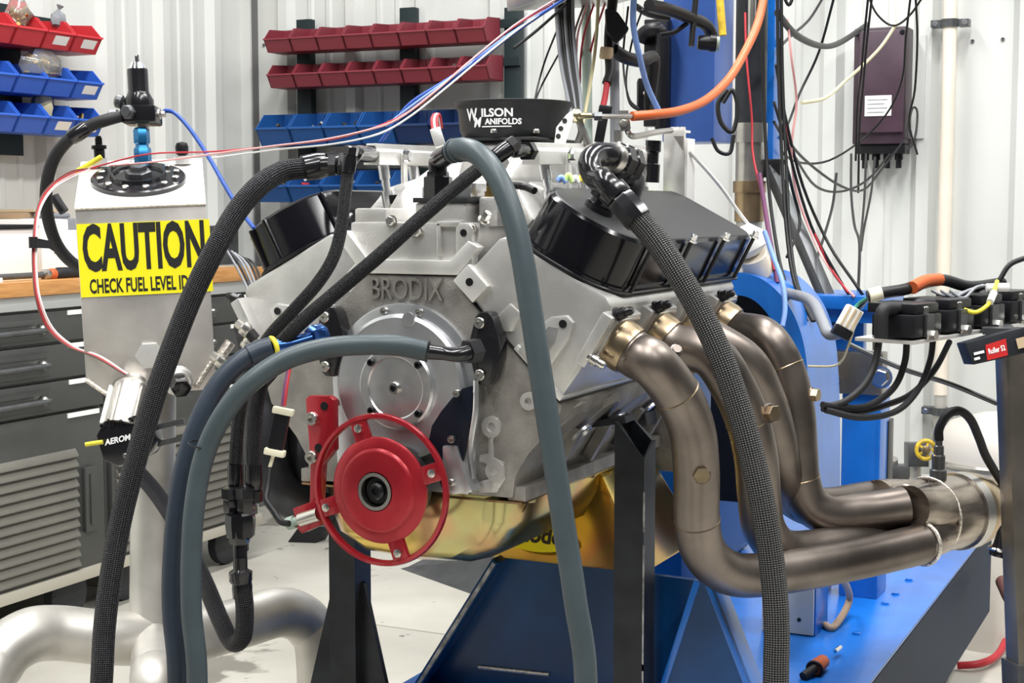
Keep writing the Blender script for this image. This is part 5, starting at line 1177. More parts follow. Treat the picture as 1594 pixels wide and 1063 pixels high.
# small grey cabinet leg seen past the wheel
fx = at(740, 905, Z=0.0)
m = MB(); a, b, c_, d_ = at(640, 882, Z=0.0), at(745, 925, Z=0.0), at(772, 870, Y=3.6), at(760, 860, Y=3.6)
fr = thing('floor_ramp', 'small dark steel floor wedge behind the blue pedestal', 'floor wedge', at(700, 900, Z=0))
pA, pB = at(622, 885, Z=0), at(742, 928, Z=0)
m = MB(); m.loft([[pA, pB, pB + V((0.25, 0.15, 0)), pA + V((0.25, 0.35, 0))], [pA + V((0.02, 0.02, 0.005)), pB + V((0.02, 0.02, 0.005)), pB + V((0.25, 0.15, 0.14)), pA + V((0.25, 0.35, 0.14))]]); obj('wedge_body', m, 'steel_dark', fr, bev=0.003)
pC = at(748, 912, Z=0) + V((0.02, 0.03, 0)); m = MB(); m.bx(pC.x, pC.x + 0.03, pC.y, pC.y + 0.03, 0.0, 0.30); obj('wedge_handle', m, 'steel_dark', fr, bev=0.002)
wk = at(447, 844, Z=0.0)
m = MB(); m.loft([[wk, wk + V((0.10, 0.03, 0)), wk + V((0.10, 0.10, 0)), wk + V((0.0, 0.06, 0))], [wk + V((0.08, 0, 0.10)), wk + V((0.18, 0.03, 0.12)), wk + V((0.18, 0.10, 0.12)), wk + V((0.08, 0.06, 0.10))]]); obj('wheel_chock', m, 'black_rubber', bev=0.004, label='black rubber wheel chock on floor left of the red wheel', cat='chock')

# ---- dyno frame behind the engine
DF = thing('dynamometer', 'bright blue dyno frame with arched guard and uprights behind the headers', 'dynamometer', (-0.95, 2.9, ZB))
yA = 2.62
arc_p = [at(px, py, Y=yA) for px, py in ((1120, 432), (1150, 424), (1185, 432), (1215, 455), (1240, 492), (1256, 545), (1262, 620), (1264, 700), (1264, 790))]
def arch(dy0, dy1, inset, th, name, mt):
    sp_ = spline(arc_p, 5); R1 = []; 
    for i, p in enumerate(sp_):
        t = (sp_[min(i + 1, len(sp_) - 1)] - sp_[max(i - 1, 0)]).normalized(); n = V((-t.z, 0, t.x))
        if n.x < 0 and t.z > -0.2 and n.z < 0: n = -n
        q = p - n * inset if False else p + V((t.z, 0, -t.x)) * inset
        R1.append([q + V((0, dy0, 0)), q + V((0, dy1, 0)), q + V((t.z, 0, -t.x)) * th + V((0, dy1, 0)), q + V((t.z, 0, -t.x)) * th + V((0, dy0, 0))])
    m = MB(); m.loft(R1); return obj(name, m, mt, DF)
arch(0.0, 0.20, 0.0, 0.010, 'arch_skin', 'blue_paint'); arch(-0.012, -0.0005, 0.0, 0.040, 'arch_flange', 'blue_paint'); arch(0.2005, 0.21, 0.0, 0.06, 'arch_flange', 'blue_paint')
gp = [(p.x - 0.03, p.z - 0.012) for p in spline(arc_p, 5)]
m = MB(); m.prism(gp + [(gp[0][0], gp[-1][1])], (0, yA + 0.05, 0), (1, 0, 0), (0, 0, 1), (0, 0.02, 0)); obj('arch_backing', m, 'interior_dark', DF)
yq = 3.05
def plate(px0, px1, py0, py1, y, dep, name, mt, bev=0.003):
    a, b = at(px0, py1, Y=y), at(px1, py0, Y=y); m = MB(); m.bx(a.x, b.x, y, y + dep, a.z, b.z); return obj(name, m, mt, DF, bev=bev)
def plate_down(px0, px1, py0, y, dep, name, mt):
    a, b = at(px0, py0, Y=y), at(px1, py0, Y=y); m = MB(); m.bx(a.x, b.x, y, y + dep, ZB, b.z); return obj(name, m, mt, DF, bev=0.003)
plate(1246, 1374, 462, 480, yq, 0.22, 'top_beam', 'blue_paint'); plate(1246, 1374, 480, 500, yq + 0.02, 0.02, 'beam_web', 'blue_paint')
plate_down(1277, 1292, 500, yq + 0.02, 0.06, 'slim_upright', 'blue_paint')
plate_down(1311, 1366, 608, yq + 0.03, 0.012, 'wide_upright', 'blue_paint'); plate_down(1362, 1372, 608, yq + 0.03, 0.09, 'wide_upright_side', 'blue_paint')
plate(1288, 1345, 490, 552, yq + 0.06, 0.03, 'web_plate', 'blue_paint')
sp2 = plate(1292, 1374, 550, 612, yq + 0.015, 0.05, 'bearing_block', 'steel_post')
hex_bolt(sp2, at(1372, 587, Y=yq + 0.015), (0, -1, 0), 0.017, 0.016, 'bolt_steel', 'block_bolt'); hex_bolt(sp2, at(1300, 592, Y=yq + 0.015), (0, -1, 0), 0.009, 0.01, 'bolt_steel', 'block_bolt')
m = MB(); m.bx(-1.34, -1.02, 2.95, 3.45, ZB, 0.93); obj('absorber', m, 'blue_deep', DF, bev=0.02)
plate(1374, 1384, 655, 760, yq + 0.10, 0.05, 'rear_bracket', 'black_plastic')
# grey enclosure on the bed
q = at(1268, 992, Z=ZB); zt2 = at(1268, 905, Y=q.y).z; xw = at(1185, 985, Y=q.y).x
t = thing('control_box', 'pale grey blue control box standing on the dyno bed', 'electrical box', ((q.x + xw) / 2, q.y + 0.05, ZB))
m = MB(); m.bx(xw, q.x - 0.003, q.y, q.y + 0.007, ZB + 0.002, zt2); obj('front_cover', m, 'wall_paint', t, bev=0.002)
m = MB(); m.bx(xw, q.x, q.y + 0.007, q.y + 0.10, ZB, zt2); obj('case', m, 'blue_paint', t, bev=0.003)
m = MB(); m.lathe([(0.004, 0), (0.004, 0.001)], (q.x - 0.03, q.y, ZB + 0.03), (0, -1, 0), 12); obj('knockout', m, 'ink', t)
hose('tan rubber loop hose beside the control box', [V((q.x - 0.002, q.y + 0.05, ZB + 0.10)), V((q.x + 0.03, q.y + 0.06, ZB + 0.105)), at(1322, 925, d=2.98), at(1316, 950, d=2.97), V((q.x + 0.02, q.y + 0.06, ZB + 0.0065)), V((q.x + 0.002, q.y + 0.07, ZB + 0.0065))], 0.007, 'rubber_hose_tan')
# orange handled tool lying on the bed
a, b = at(1268, 1040, Z=ZB + 0.014), at(1300, 1014, Z=ZB + 0.014)
t = thing('oil_nozzle', 'orange capped nozzle tool lying on the blue bed top', 'tool', (a.x, a.y, ZB))
m = MB(); m.lathe([(0.012, 0), (0.014, 0.004), (0.012, 0.045), (0.007, 0.05)], a, b - a, 16); obj('orange_cap', m, 'w_orange', t)
m = MB(); m.lathe([(0.004, 0), (0.004, 0.03)], b, b - a, 8); obj('tip', m, 'chrome', t)
m = MB(); m.torus(a + V((0, 0, -0.002)), b - a, 0.013, 0.003, 20, 6); m.tube([a, a + V((-0.012, -0.03, -0.008))], 0.008, 10); obj('grip_ring', m, 'black_rubber', t)

# ---- hanging boom, stack pipe
BM = thing('dyno_boom', 'blue hanging box column with an overhead steel arm above the engine', 'boom', at(1070, 222, Y=3.55))
a, b = at(1030, 222, Y=3.55), at(1111, 222, Y=3.55)
m = MB(); m.bx(a.x, b.x, 3.55, 3.70, a.z, 2.75); obj('box_column', m, 'blue_tower', BM, bev=0.006)
m = MB(); m.bx(a.x + 0.02, b.x - 0.02, 3.6, 4.97, 2.66, 2.75); obj('wall_arm', m, 'blue_tower', BM, bev=0.004)
p, q = at(838, 4, d=2.55), at(1004, -2, d=2.62); m = MB(); m.bar(p + V((0, 0, 0.018)), q + V((0, 0, 0.02)), 0.30, 0.03); obj('cable_tray', m, 'steel', BM, bev=0.002)
m = MB(); m.bar(q + V((0, 0.1, 0.03)), V((a.x + 0.03, 3.56, 2.05)), 0.04, 0.04); obj('tray_strut', m, 'steel', BM)
a, b = at(1028, 60, Y=3.5), at(1032, 215, Y=3.5)
m = MB(); m.bx(a.x - 0.05, a.x + 0.01, 3.52, 3.56, b.z + 0.03, a.z + 0.05); obj('junction_strip', m, 'black_plastic', BM, bev=0.003)
SX = at(1168, 200, Y=3.22)
ST2 = thing('stack_pipe', 'tall dark pipe with steel and bronze couplings beside the blue column', 'pipe', (SX.x, 3.22, 0.93))
zz = lambda py: at(1168, py, Y=3.22).z
for nm, p0, p1, r, mt in (('upper_pipe', 2.75, zz(192), 0.034, 'black_steel'), ('clamp_band', zz(192), zz(222), 0.037, 'steel'), ('steel_sleeve', zz(222), zz(282), 0.031, 'steel'), ('bronze_coupling', zz(282), zz(300), 0.036, 'bronze'), ('bronze_body', zz(300), zz(345), 0.032, 'bronze'), ('lower_pipe', zz(345), 0.93, 0.028, 'alu_pipe')):
    m = MB(); m.cyl((SX.x, 3.22, p1), (SX.x, 3.22, p0), r, n=24); obj(nm, m, mt, ST2)
m = MB(); m.cyl((SX.x + 0.012, 3.18, 2.6), (SX.x + 0.012, 3.18, zz(66)), 0.009, n=12); obj('side_line', m, 'steel', ST2)
m = MB(); m.bx(SX.x - 0.02, SX.x + 0.02, 3.22, 4.97, 2.5, 2.54); obj('wall_bracket', m, 'steel_dark', ST2)
x = at(1196, 120, Y=3.3).x
t = thing('blue_strut', 'narrow blue steel strut just right of the dark stack pipe', 'strut', (x, 3.3, 1.25)); m = MB(); m.bx(x - 0.013, x + 0.013, 3.30, 3.36, at(1196, 258, Y=3.3).z, 2.75); obj('strut_bar', m, 'blue_paint', t, bev=0.002)
m = MB(); m.bx(x - 0.012, x + 0.012, 3.36, 4.97, 2.68, 2.72); obj('strut_arm', m, 'blue_paint', t)
a, b = at(1200, 262, Y=3.24), at(1290, 470, Y=3.12)
m = MB(); m.bar(a, b, 0.026, 0.026); t = thing('slant_brace', 'slanting dark grey brace bar between stack pipe and blue beam', 'brace', b)
obj('brace_bar', m, 'steel_dark', t, bev=0.002); m = MB(); m.box(a, (0.05, 0, 0), (0, 0.03, 0), (0, 0, 0.04)); obj('brace_clamp', m, 'bolt_black', t, bev=0.003)
t = thing('breather_can', 'white plastic breather can just behind the right valve cover', 'breather', at(1178, 425, d=2.72)); c_ = at(1172, 398, d=2.72)
m = MB(); m.lathe([(0.016, 0), (0.034, 0.012), (0.036, 0.035), (0.02, 0.055)], c_, (-0.4, -0.2, 0.9), 20); obj('can_body', m, 'white_plastic', t)
m = MB(); m.cyl(at(1182, 425, d=2.74), c_, 0.026, n=16); obj('can_neck', m, 'conduit', t)

# ---- roller stand with ignition coils
pt_, pb_ = at(1572, 560, d=2.42), at(1592, 1075, d=2.42)
RS = thing('roller_stand', 'steel roller stand at right edge with a red labelled black head', 'stand', (pb_.x, pb_.y, 0))
rx = (_R * 0.9 + V((0, 0, 0))).normalized(); yaw = math.radians(40)
ax_ = V((math.cos(yaw), math.sin(yaw), 0)); ay_ = V((-ax_.y, ax_.x, 0))
pb0 = pb_ + (pb_ - pt_) * (pb_.z / (pt_.z - pb_.z)); 
def lean_box(p0, p1, wx, wy, name, mt, ox=0.0, oy=0.0):
    o_ = ax_ * ox + ay_ * oy
    m = MB(); m.hexa([p0 + o_ + ax_ * a * wx / 2 + ay_ * b * wy / 2 for a, b in ((-1, -1), (1, -1), (1, 1), (-1, 1))] + [p1 + o_ + ax_ * a * wx / 2 + ay_ * b * wy / 2 for a, b in ((-1, -1), (1, -1), (1, 1), (-1, 1))]); return obj(name, m, mt, RS, bev=0.002)
lean_box(pb0, pt_ + V((0, 0, 0.03)), 0.036, 0.036, 'stand_post', 'steel_post')
lean_box(pb0 + V((0, 0, 0)), pb0 + (pt_ - pb0) * 0.50, 0.046, 0.046, 'outer_sleeve', 'steel_dark')
for (dx, dy) in ((0.3, 0.1), (-0.15, 0.28), (0.1, -0.3)):
    m = MB(); m.bar(pb0 + V((0, 0, 0.12)), V((pb0.x + dx, pb0.y + dy, 0.012)), 0.03, 0.024); obj('foot', m, 'steel_dark', RS)
hq = [at(px, py, d=2.33) for px, py in ((1503, 534), (1515, 568), (1600, 549), (1600, 508), (1566, 516))]
m = MB(); nb = (hq[2] - hq[0]).cross(hq[4] - hq[0]).normalized(); nb = nb if nb.dot(_Fw) > 0 else -nb
m.add(hq + [p + nb * 0.05 for p in hq], [(0, 1, 2, 3, 4), (9, 8, 7, 6, 5)] + [((i + 1) % 5, i, i + 5, (i + 1) % 5 + 5) for i in range(5)]); HD = obj('stand_head', m, 'black_steel', RS, bev=0.002)
lq = [at(px, py, d=2.3285) for px, py in ((1534, 537), (1537, 561), (1569, 553), (1566, 527))]
m = MB(); m.add(lq + [p + nb * 0.0012 for p in lq], [(0, 1, 2, 3), (7, 6, 5, 4)] + [((i + 1) % 4, i, i + 4, (i + 1) % 4 + 4) for i in range(4)]); LB = obj('red_label', m, 'red_label', RS, label='red label')
lx = (lq[2] - lq[1]).normalized(); ly = (nb * -1).cross(lx).normalized(); ly = ly if ly.z > 0 else -ly
text_mesh('label_lettering', 'Roller 52', 'white_ink', LB, (lq[0] + lq[1] + lq[2] + lq[3]) / 4 - nb * 0.0004, lx, ly, 0.0115, sx=0.62, extrude=0.0002, bold=0.0003)
for px, py, w_ in ((1524, 549, 0.016), (1521, 558, 0.009)):
    p = at(px, py, d=2.327); m = MB(); m.box(p, lx * w_, ly * 0.004, nb * 0.001); obj('print_line', m, 'white_ink', HD)
p = at(1592, 533, d=2.325); m = MB(); m.box(p, lx * 0.018, ly * 0.016, nb * 0.001); obj('print_patch', m, 'paper_tan', HD)
# coil bracket rail
c0, c1_ = at(1392, 522, d=2.30), at(1590, 490, d=2.62)
cd = (c1_ - c0).normalized(); cs_ = V((cd.y, -cd.x, 0)).normalized()
CB = thing('coil_bracket', 'bright alloy bracket rail carrying a row of ignition coils', 'bracket', c0)
m = MB(); m.box((c0 + c1_) / 2 - V((0, 0, 0.006)), cd * ((c1_ - c0).length + 0.06), cs_ * 0.10, V((0, 0, 0.006))); obj('rail_plate', m, 'alu_bright', CB, bev=0.001)
m = MB(); m.bar(at(1365, 545, d=2.32), at(1365, 500, d=2.32), 0.035, 0.006, (1, 0, 0)); m2 = obj('end_bracket', m, 'alu_block', CB)
m = MB(); m.bar(c0 * 0.25 + c1_ * 0.75 - V((0, 0, 0.009)), hq[4] + nb * 0.03, 0.05, 0.01); obj('rail_foot', m, 'steel_dark', CB)
ORD2 = ['nearest', 'second nearest', 'third nearest', 'fourth nearest']
for k_ in range(4):
    b0_ = c0 + cd * (0.012 + k_ * 0.108)
    t = thing('ignition_coil', 'black ignition coil, %s of the four on the alloy rail' % ORD2[k_], 'ignition coil', b0_, 'ignition coils on the alloy rail')
    t.rotation_euler = (0, 0, math.atan2(cs_.x, -cs_.y))      # local -y looks at the camera side
    m = MB(); m.bx(-0.046, 0.042, -0.05, 0.02, 0.0, 0.034); m.bx(-0.034, 0.042, -0.045, 0.035, 0.034, 0.050); obj('coil_body', m, 'black_plastic', t, bev=0.004, local=True)
    m = MB(); m.bx(-0.012, 0.010, -0.054, -0.048, 0.0, 0.034); obj('core_lamination', m, 'steel_dark', t, local=True)
    m = MB(); m.lathe([(0.009, 0), (0.009, 0.010), (0.006, 0.012)], (0.0, -0.040, 0.034), (0, 0, 1), 6); obj('coil_bolt', m, 'bolt_steel', t, local=True)
    m = MB(); m.lathe([(0.008, 0), (0.008, 0.012)], (-0.002, -0.052, 0.003), (0, -1, 0), 6); obj('coil_bolt', m, 'bolt_steel', t, local=True)
    m = MB(); m.bx(0.042, 0.066, -0.03, -0.008, 0.030, 0.046); obj('plug_socket', m, 'black_plastic', t, bev=0.002, local=True)
    m = MB(); m.tube([(-0.030, -0.015, 0.042), (-0.062, -0.012, 0.043), (-0.072, -0.012, 0.034), (-0.073, -0.012, 0.0)], 0.010, 12); obj('high_tension_boot', m, 'black_rubber', t, local=True)
def lead(label, pts, r=0.0045): hose(label, pxs(pts), r, 'black_rubber', cat='ignition lead', name='ignition_lead', n=10)
lead('black ignition lead hanging from the nearest coil boot', [(1370, 470, 2.31), (1369, 520, 2.30), (1362, 565, 2.30), (1345, 600, 2.29), (1315, 625, 2.28), (1285, 634, 2.27)], 0.0055)
lead('black ignition lead second from the left under the coil rail', [(1412, 522, 2.36), (1408, 565, 2.34), (1390, 605, 2.32), (1350, 632, 2.30), (1310, 634, 2.28), (1280, 630, 2.26)], 0.0052)
lead('black ignition lead third from the left under the coil rail', [(1453, 522, 2.42), (1448, 560, 2.40), (1430, 605, 2.36), (1395, 640, 2.32), (1340, 650, 2.28), (1285, 638, 2.26)], 0.005)
lead('black ignition lead farthest right swinging under the coil rail', [(1478, 532, 2.48), (1455, 575, 2.42), (1420, 612, 2.38), (1380, 630, 2.34), (1330, 642, 2.30), (1280, 636, 2.28)], 0.005)

# ================================================================== THROTTLE LINKAGE, BRACKETS
br0 = at(1048, 283, Y=YF + 0.60)
t = thing('sensor_bracket', 'flat grey aluminium bracket plate standing behind the right fuel rail', 'bracket', br0)
a, b = at(1032, 290, Y=YF + 0.60), at(1066, 206, Y=YF + 0.60)
m = MB(); m.prism([(a.x, a.z - 0.03), (b.x, a.z - 0.03), (b.x, b.z), (a.x, b.z)], (0, YF + 0.60, 0), (1, 0, 0), (0, 0, 1), (0, 0.006, 0)); obj('plate', m, 'alu_bright', t, bev=0.001)
m = MB(); m.bx(b.x, b.x + 0.005, YF + 0.60, YF + 0.64, a.z - 0.03, b.z - 0.01); obj('side_lip', m, 'white_plastic', t, bev=0.001)
m = MB(); m.bx(a.x + 0.0, b.x, YF + 0.60, YF + 0.63, b.z, b.z + 0.004); obj('top_lip', m, 'white_plastic', t)
for i in range(3):
    m = MB(); m.bx(a.x + 0.010 + i * 0.009, a.x + 0.016 + i * 0.009, YF + 0.608, YF + 0.618, b.z + 0.004, b.z + 0.010); obj('terminal', m, 'white_plastic', t)
m = MB(); m.prism([(b.x - 0.020, b.z - 0.006), (b.x - 0.002, b.z - 0.006), (b.x - 0.002, b.z - 0.03)], (0, YF + 0.599, 0), (1, 0, 0), (0, 0, 1), (0, 0.002, 0)); obj('cutout', m, 'alu_block', t)
m = MB(); m.bar(br0 + V((0, 0, -0.03)), E(0.15, 0.52, 0.40), 0.03, 0.008); obj('foot', m, 'alu_bright', t)
t = thing('throttle_linkage', 'perforated throttle lever and rod linking the bonnet to the orange cable', 'linkage', at(890, 222, d=2.42))
m = MB(); pp = [at(px, py, d=2.34) for px, py in ((863, 222), (866, 198), (882, 178), (890, 172), (894, 180), (886, 205), (880, 224))]
m.add(pp + [p + _Fw * 0.005 for p in pp], [tuple(range(7)), tuple(range(13, 6, -1))] + [((i + 1) % 7, i, i + 7, (i + 1) % 7 + 7) for i in range(7)]); lv = obj('lever', m, 'paper', t)
for px, py in ((869, 212), (873, 200), (879, 188)):
    m = MB(); m.lathe([(0.004, 0), (0.004, 0.0008)], at(px, py, d=2.3395), -_Fw, 10); obj('lever_hole', m, 'ink', lv)
m = MB(); m.lathe([(0.009, 0), (0.011, 0.003), (0.011, 0.010), (0.008, 0.014), (0.005, 0.014), (0.005, 0.030)], at(890, 180, d=2.35), _R, 12); obj('rod_end', m, 'bolt_zinc', t)
m = MB(); m.tube(pxs([(905, 180, 2.352), (935, 181, 2.37), (985, 181, 2.43)]), 0.004, 8, sm=False); obj('rod', m, 'steel', t)
m = MB(); m.lathe([(0.0075, 0), (0.0075, 0.012)], at(925, 181, d=2.36), _R, 6); obj('jam_nut', m, 'steel_dark', t)
m = MB(); pp = [at(px, py, d=2.45) for px, py in ((963, 172), (978, 172), (982, 200), (966, 205))]; m.add(pp + [p + _Fw * 0.006 for p in pp], [(0, 1, 2, 3), (7, 6, 5, 4)] + [((i + 1) % 4, i, i + 4, (i + 1) % 4 + 4) for i in range(4)]); obj('cable_clamp', m, 'steel', t)
hex_bolt(t, at(970, 192, d=2.449), -_Fw, 0.006, 0.005)
m = MB(); m.tube(pxs([(975, 200, 2.46), (985, 212, 2.46), (1020, 206, 2.52), (1045, 203, 2.58)]), 0.005, 8); m.bar(at(962, 203, d=2.46), at(962, 224, d=2.46), 0.012, 0.006, (0, 1, 0)); obj('clamp_arm', m, 'steel', t)
m = MB(); pp = pxs([(898, 226, 2.36), (905, 205, 2.36), (902, 188, 2.36)]); m.tube(pp, 0.006, 8); m.tube(pxs([(906, 200, 2.36), (916, 226, 2.36)]), 0.006, 8); obj('return_spring', m, 'steel', t)
hose('bright orange sheathed throttle cable curving up to the right', pxs([(984, 181, 2.43), (1020, 178, 2.46), (1060, 172, 2.52), (1100, 155, 2.60), (1135, 122, 2.68), (1160, 80, 2.75), (1180, 35, 2.80), (1192, -20, 2.84)]), 0.0078, 'orange_cable', cat='cable', name='cable', n=12)

# ================================================================== LOOMS AND WIRES
def wire(label, pts, r, mt, group=None, n=6, cat='wire', name='wire'):
    P = pxs(pts) if not isinstance(pts[0], V) else pts
    m = MB(); m.tube(P, r, n, k=5)
    return obj(name, m, mt, None, label=label, cat=cat, group=group, ang=80)
# fat black loom down to the bonnet: individual cables
LG = 'black cables of the loom above the bonnet'
for i in range(7):
    o = i * 5.2
    wire('black cable in the thick loom dropping to the throttle bonnet', [(866 + o * 0.8, -10, 2.56), (868 + o * 0.75, 40, 2.55), (874 + o * 0.72, 100, 2.53), (884 + o * 0.6, 150, 2.51), (892 + o * 0.4, 185, 2.48)], 0.0042, 'w_black' if i % 3 else 'w_grey', LG, cat='cable', name='loom_cable')
wire('pale green plastic conduit strip hanging beside the black loom', [(912, -10, 2.75), (913, 60, 2.75), (914, 130, 2.74), (915, 228, 2.70)], 0.009, 'green_pale', n=10, name='conduit_strip', cat='conduit')
wire('cream cable running down past the pale green strip', [(932, -10, 2.62), (928, 60, 2.6), (922, 110, 2.58), (910, 180, 2.54), (905, 200, 2.52)], 0.0032, 'w_cream')
wire('dark grey rigid tube standing behind the right fuel rail', [(956, 60, 2.66), (957, 150, 2.66), (957, 226, 2.64)], 0.0085, 'w_grey', n=12, name='steel_tube', cat='tube')
wire('thick black cable hanging into the red plug beside the grey tube', [(955, -10, 2.6), (948, 60, 2.6), (950, 110, 2.58), (945, 130, 2.57)], 0.009, 'w_black', n=10, name='cable', cat='cable')
wire('pair of red wires leaving the black cable above the rail', [(945, 128, 2.57), (942, 150, 2.56), (938, 168, 2.55)], 0.0055, 'w_red')
t = thing('inline_plug', 'black inline plug hanging under the red wires behind the rail', 'connector', at(934, 215, d=2.54)); m = MB(); m.bar(at(942, 168, d=2.54), at(932, 222, d=2.54), 0.016, 0.014, _Fw); obj('plug_body', m, 'black_plastic', t, bev=0.003); m = MB(); m.bar(at(943, 165, d=2.54), at(941, 178, d=2.54), 0.022, 0.018, _Fw); obj('plug_collar', m, 'black_plastic', t, bev=0.002)
t = thing('tape_wrap', 'crumpled black tape bundle tied high on the hanging looms', 'tape', at(958, 60, d=2.58)); m = MB(); pp = [at(px, py, d=2.57) for px, py in ((942, 12), (962, 18), (980, 44), (972, 55), (960, 66), (944, 48))]; m.add(pp + [p + _Fw * 0.02 for p in pp], [tuple(range(6)), tuple(range(11, 5, -1))] + [((i + 1) % 6, i, i + 6, (i + 1) % 6 + 6) for i in range(6)]); obj('tape_body', m, 'black_rubber', t, bev=0.004)
t = thing('metal_strap', 'frayed beige strap wrapped round the hanging black cable', 'strap', at(942, 92, d=2.59)); m = MB(); m.lathe([(0.0105, 0), (0.0115, 0.004), (0.0115, 0.016), (0.0105, 0.02)], at(943, 92, d=2.585), (0.1, 0, 1), 14); obj('strap_band', m, 'paper_tan', t)
wire('curved thick black hose bending right from the tape bundle', [(955, 78, 2.6), (975, 90, 2.62), (1000, 95, 2.66), (1018, 92, 2.70), (1012, 150, 2.72), (1012, 180, 2.72)], 0.0115, 'w_black', n=12, name='hose', cat='hose')
wire('black hooked hose arching above the blue column edge', [at(996, 66, Y=3.50), at(1003, 52, Y=3.50), at(1020, 46, Y=3.50), at(1031, 55, Y=3.505), at(1031, 120, Y=3.51), at(1030, 200, Y=3.535)], 0.0175, 'black_plastic', n=12, name='hose', cat='hose')
t = thing('relay_block', 'black relay block hanging left of the blue column', 'relay', at(1005, 172, d=2.85)); m = MB(); m.box(at(1006, 148, d=2.85), _R * 0.034, _Fw * 0.03, _U * 0.06); obj('relay_case', m, 'black_plastic', t, bev=0.004); m = MB(); m.ball(at(1004, 145, d=2.83), 0.004, 8); obj('relay_screw', m, 'bolt_steel', t)
wire('pale blue hose dropping from the tray to behind the orange cable', [(987, -10, 2.50), (986, 40, 2.52), (996, 90, 2.55), (1008, 135, 2.6), (1028, 178, 2.66)], 0.0052, 'w_sky', n=10, name='hose', cat='hose')
wire('black taped loom crossing the blue column near the top', [(1010, 8, 2.7), (1040, 15, 2.75), (1075, 28, 2.8), (1100, 40, 2.85), (1112, 65, 2.88)], 0.0115, 'w_black', n=10, name='loom', cat='loom')
wire('black drop cable over the blue column', [(1084, -10, 2.8), (1080, 30, 2.8), (1076, 72, 2.8)], 0.006, 'w_black', name='cable', cat='cable')
wire('black sloping cable joining the loom on the blue column', [(1028, 55, 2.8), (1050, 50, 2.8), (1070, 36, 2.8)], 0.005, 'w_black', name='cable', cat='cable')
t = thing('bulkhead_plug', 'round multi pin plug with pale green face on the blue column', 'connector', at(1110, 72, d=2.84)); pA, pB = at(1086, 66, d=2.84), at(1116, 68, d=2.84)
m = MB(); m.lathe([(0.012, 0), (0.014, 0.005), (0.014, 0.022), (0.016, 0.022), (0.016, 0.034)], pA, pB - pA, 14); obj('shell', m, 'black_plastic', t); m = MB(); m.lathe([(0.0135, 0.034), (0.0135, 0.040), (0.003, 0.041)], pA, pB - pA, 14); obj('pin_face', m, 'green_pale', t)
wire('yellow strap hanging at the right of the blue column', [(1120, -10, 2.8), (1123, 30, 2.8), (1125, 55, 2.8)], 0.0075, 'yellow_paint', n=8, name='strap', cat='strap')
# pink, blue and white wires sweeping from the tank to the tray
sw = 'signal wires sweeping from the tank up to the cable tray'
wire('pink signal wire sweeping from the tank top up to the tray', [(170, 258, 2.5), (240, 252, 2.45), (330, 240, 2.4), (420, 228, 2.36), (500, 218, 2.33), (570, 203, 2.31), (620, 185, 2.31), (680, 140, 2.33), (740, 88, 2.37), (800, 40, 2.42), (850, 8, 2.46), (880, -8, 2.48)], 0.0017, 'w_pink')
wire('lower pink and white wire running under the pink signal wire', [(330, 246, 2.4), (430, 233, 2.36), (520, 224, 2.33), (590, 208, 2.31), (640, 180, 2.31), (700, 132, 2.33), (760, 82, 2.37), (820, 36, 2.42), (880, 0, 2.47)], 0.0016, 'w_white')
wire('red signal wire along the top of the sweeping bundle', [(140, 262, 2.5), (230, 240, 2.45), (330, 236, 2.41), (440, 226, 2.37), (540, 212, 2.33), (640, 172, 2.32), (720, 104, 2.36), (800, 42, 2.42), (860, 6, 2.47)], 0.0014, 'w_red')
wire('blue wire falling steeply from tray to the blue bins', [(592, 222, 2.34), (612, 195, 2.33), (640, 160, 2.33), (700, 122, 2.35), (760, 80, 2.38), (830, 30, 2.43), (890, -8, 2.48)], 0.003, 'w_blue')
wire('second blue wire running beside the white one to the tray', [(640, 168, 2.335), (690, 134, 2.345), (740, 98, 2.37), (800, 52, 2.42), (870, 4, 2.47)], 0.0028, 'w_blue')
wire('sky blue wire in the middle of the rising bundle', [(600, 196, 2.325), (650, 158, 2.325), (720, 108, 2.355), (790, 55, 2.41), (860, 12, 2.46)], 0.002, 'w_sky')
wire('black wire lowest in the rising bundle at upper right', [(800, 75, 2.42), (830, 52, 2.44), (860, 26, 2.47), (880, 8, 2.49)], 0.0026, 'w_black')
# tank loom at left
tl_ = 'red and white wires of the tank sender loom'
for i, (mt, o) in enumerate((('w_red', 0), ('w_pink', 4), ('w_white', 7), ('w_brown', -3))):
    nm = ['red', 'pink', 'white', 'brown'][i]
    wire('%s wire of the tank loom hanging left of the tank' % nm, [(150 - o, 262, 2.5), (110, 270 + o, 2.5), (75 + o, 295, 2.48), (58 + o * 0.5, 330, 2.46), (53 + o * 0.6, 380, 2.44), (53 + o * 0.6, 420, 2.43), (58 + o * 0.7, 465, 2.42), (75 + o, 510, 2.42), (110 + o, 540, 2.41), (150 + o, 555, 2.40), (195 + o * 0.5, 582, 2.38)], 0.0014, mt, tl_)
t = thing('tape_flag', 'black tape flag wrapped round the tank wires at left', 'tape', at(52, 388, d=2.43)); m = MB(); m.lathe([(0.007, 0), (0.007, 0.018)], at(52, 386, d=2.435), (0, 0, 1), 10); m.prism([(0, -0.008), (0.022, -0.009), (0.030, -0.014), (0.026, 0.003), (0, 0.008)], at(55, 378, d=2.43), _R, _U, _Fw * 0.001); obj('tape_wrap', m, 'black_rubber', t)
wire('yellow wire sleeve beside the black vent fitting on tank', [(118, 268, 2.52), (135, 258, 2.52), (158, 244, 2.52)], 0.0045, 'w_yellow', n=8, name='sleeve', cat='sleeve')
wire('yellow pump lead sticking out left of the pump cap', [(160, 688, 2.33), (145, 690, 2.33), (133, 692, 2.33)], 0.0035, 'w_yellow', n=8)
wire('black heat shrink stub behind the return hose', [(84, 305, 2.62), (92, 318, 2.62), (100, 330, 2.62)], 0.0085, 'w_black', n=10, name='cable_stub', cat='cable')
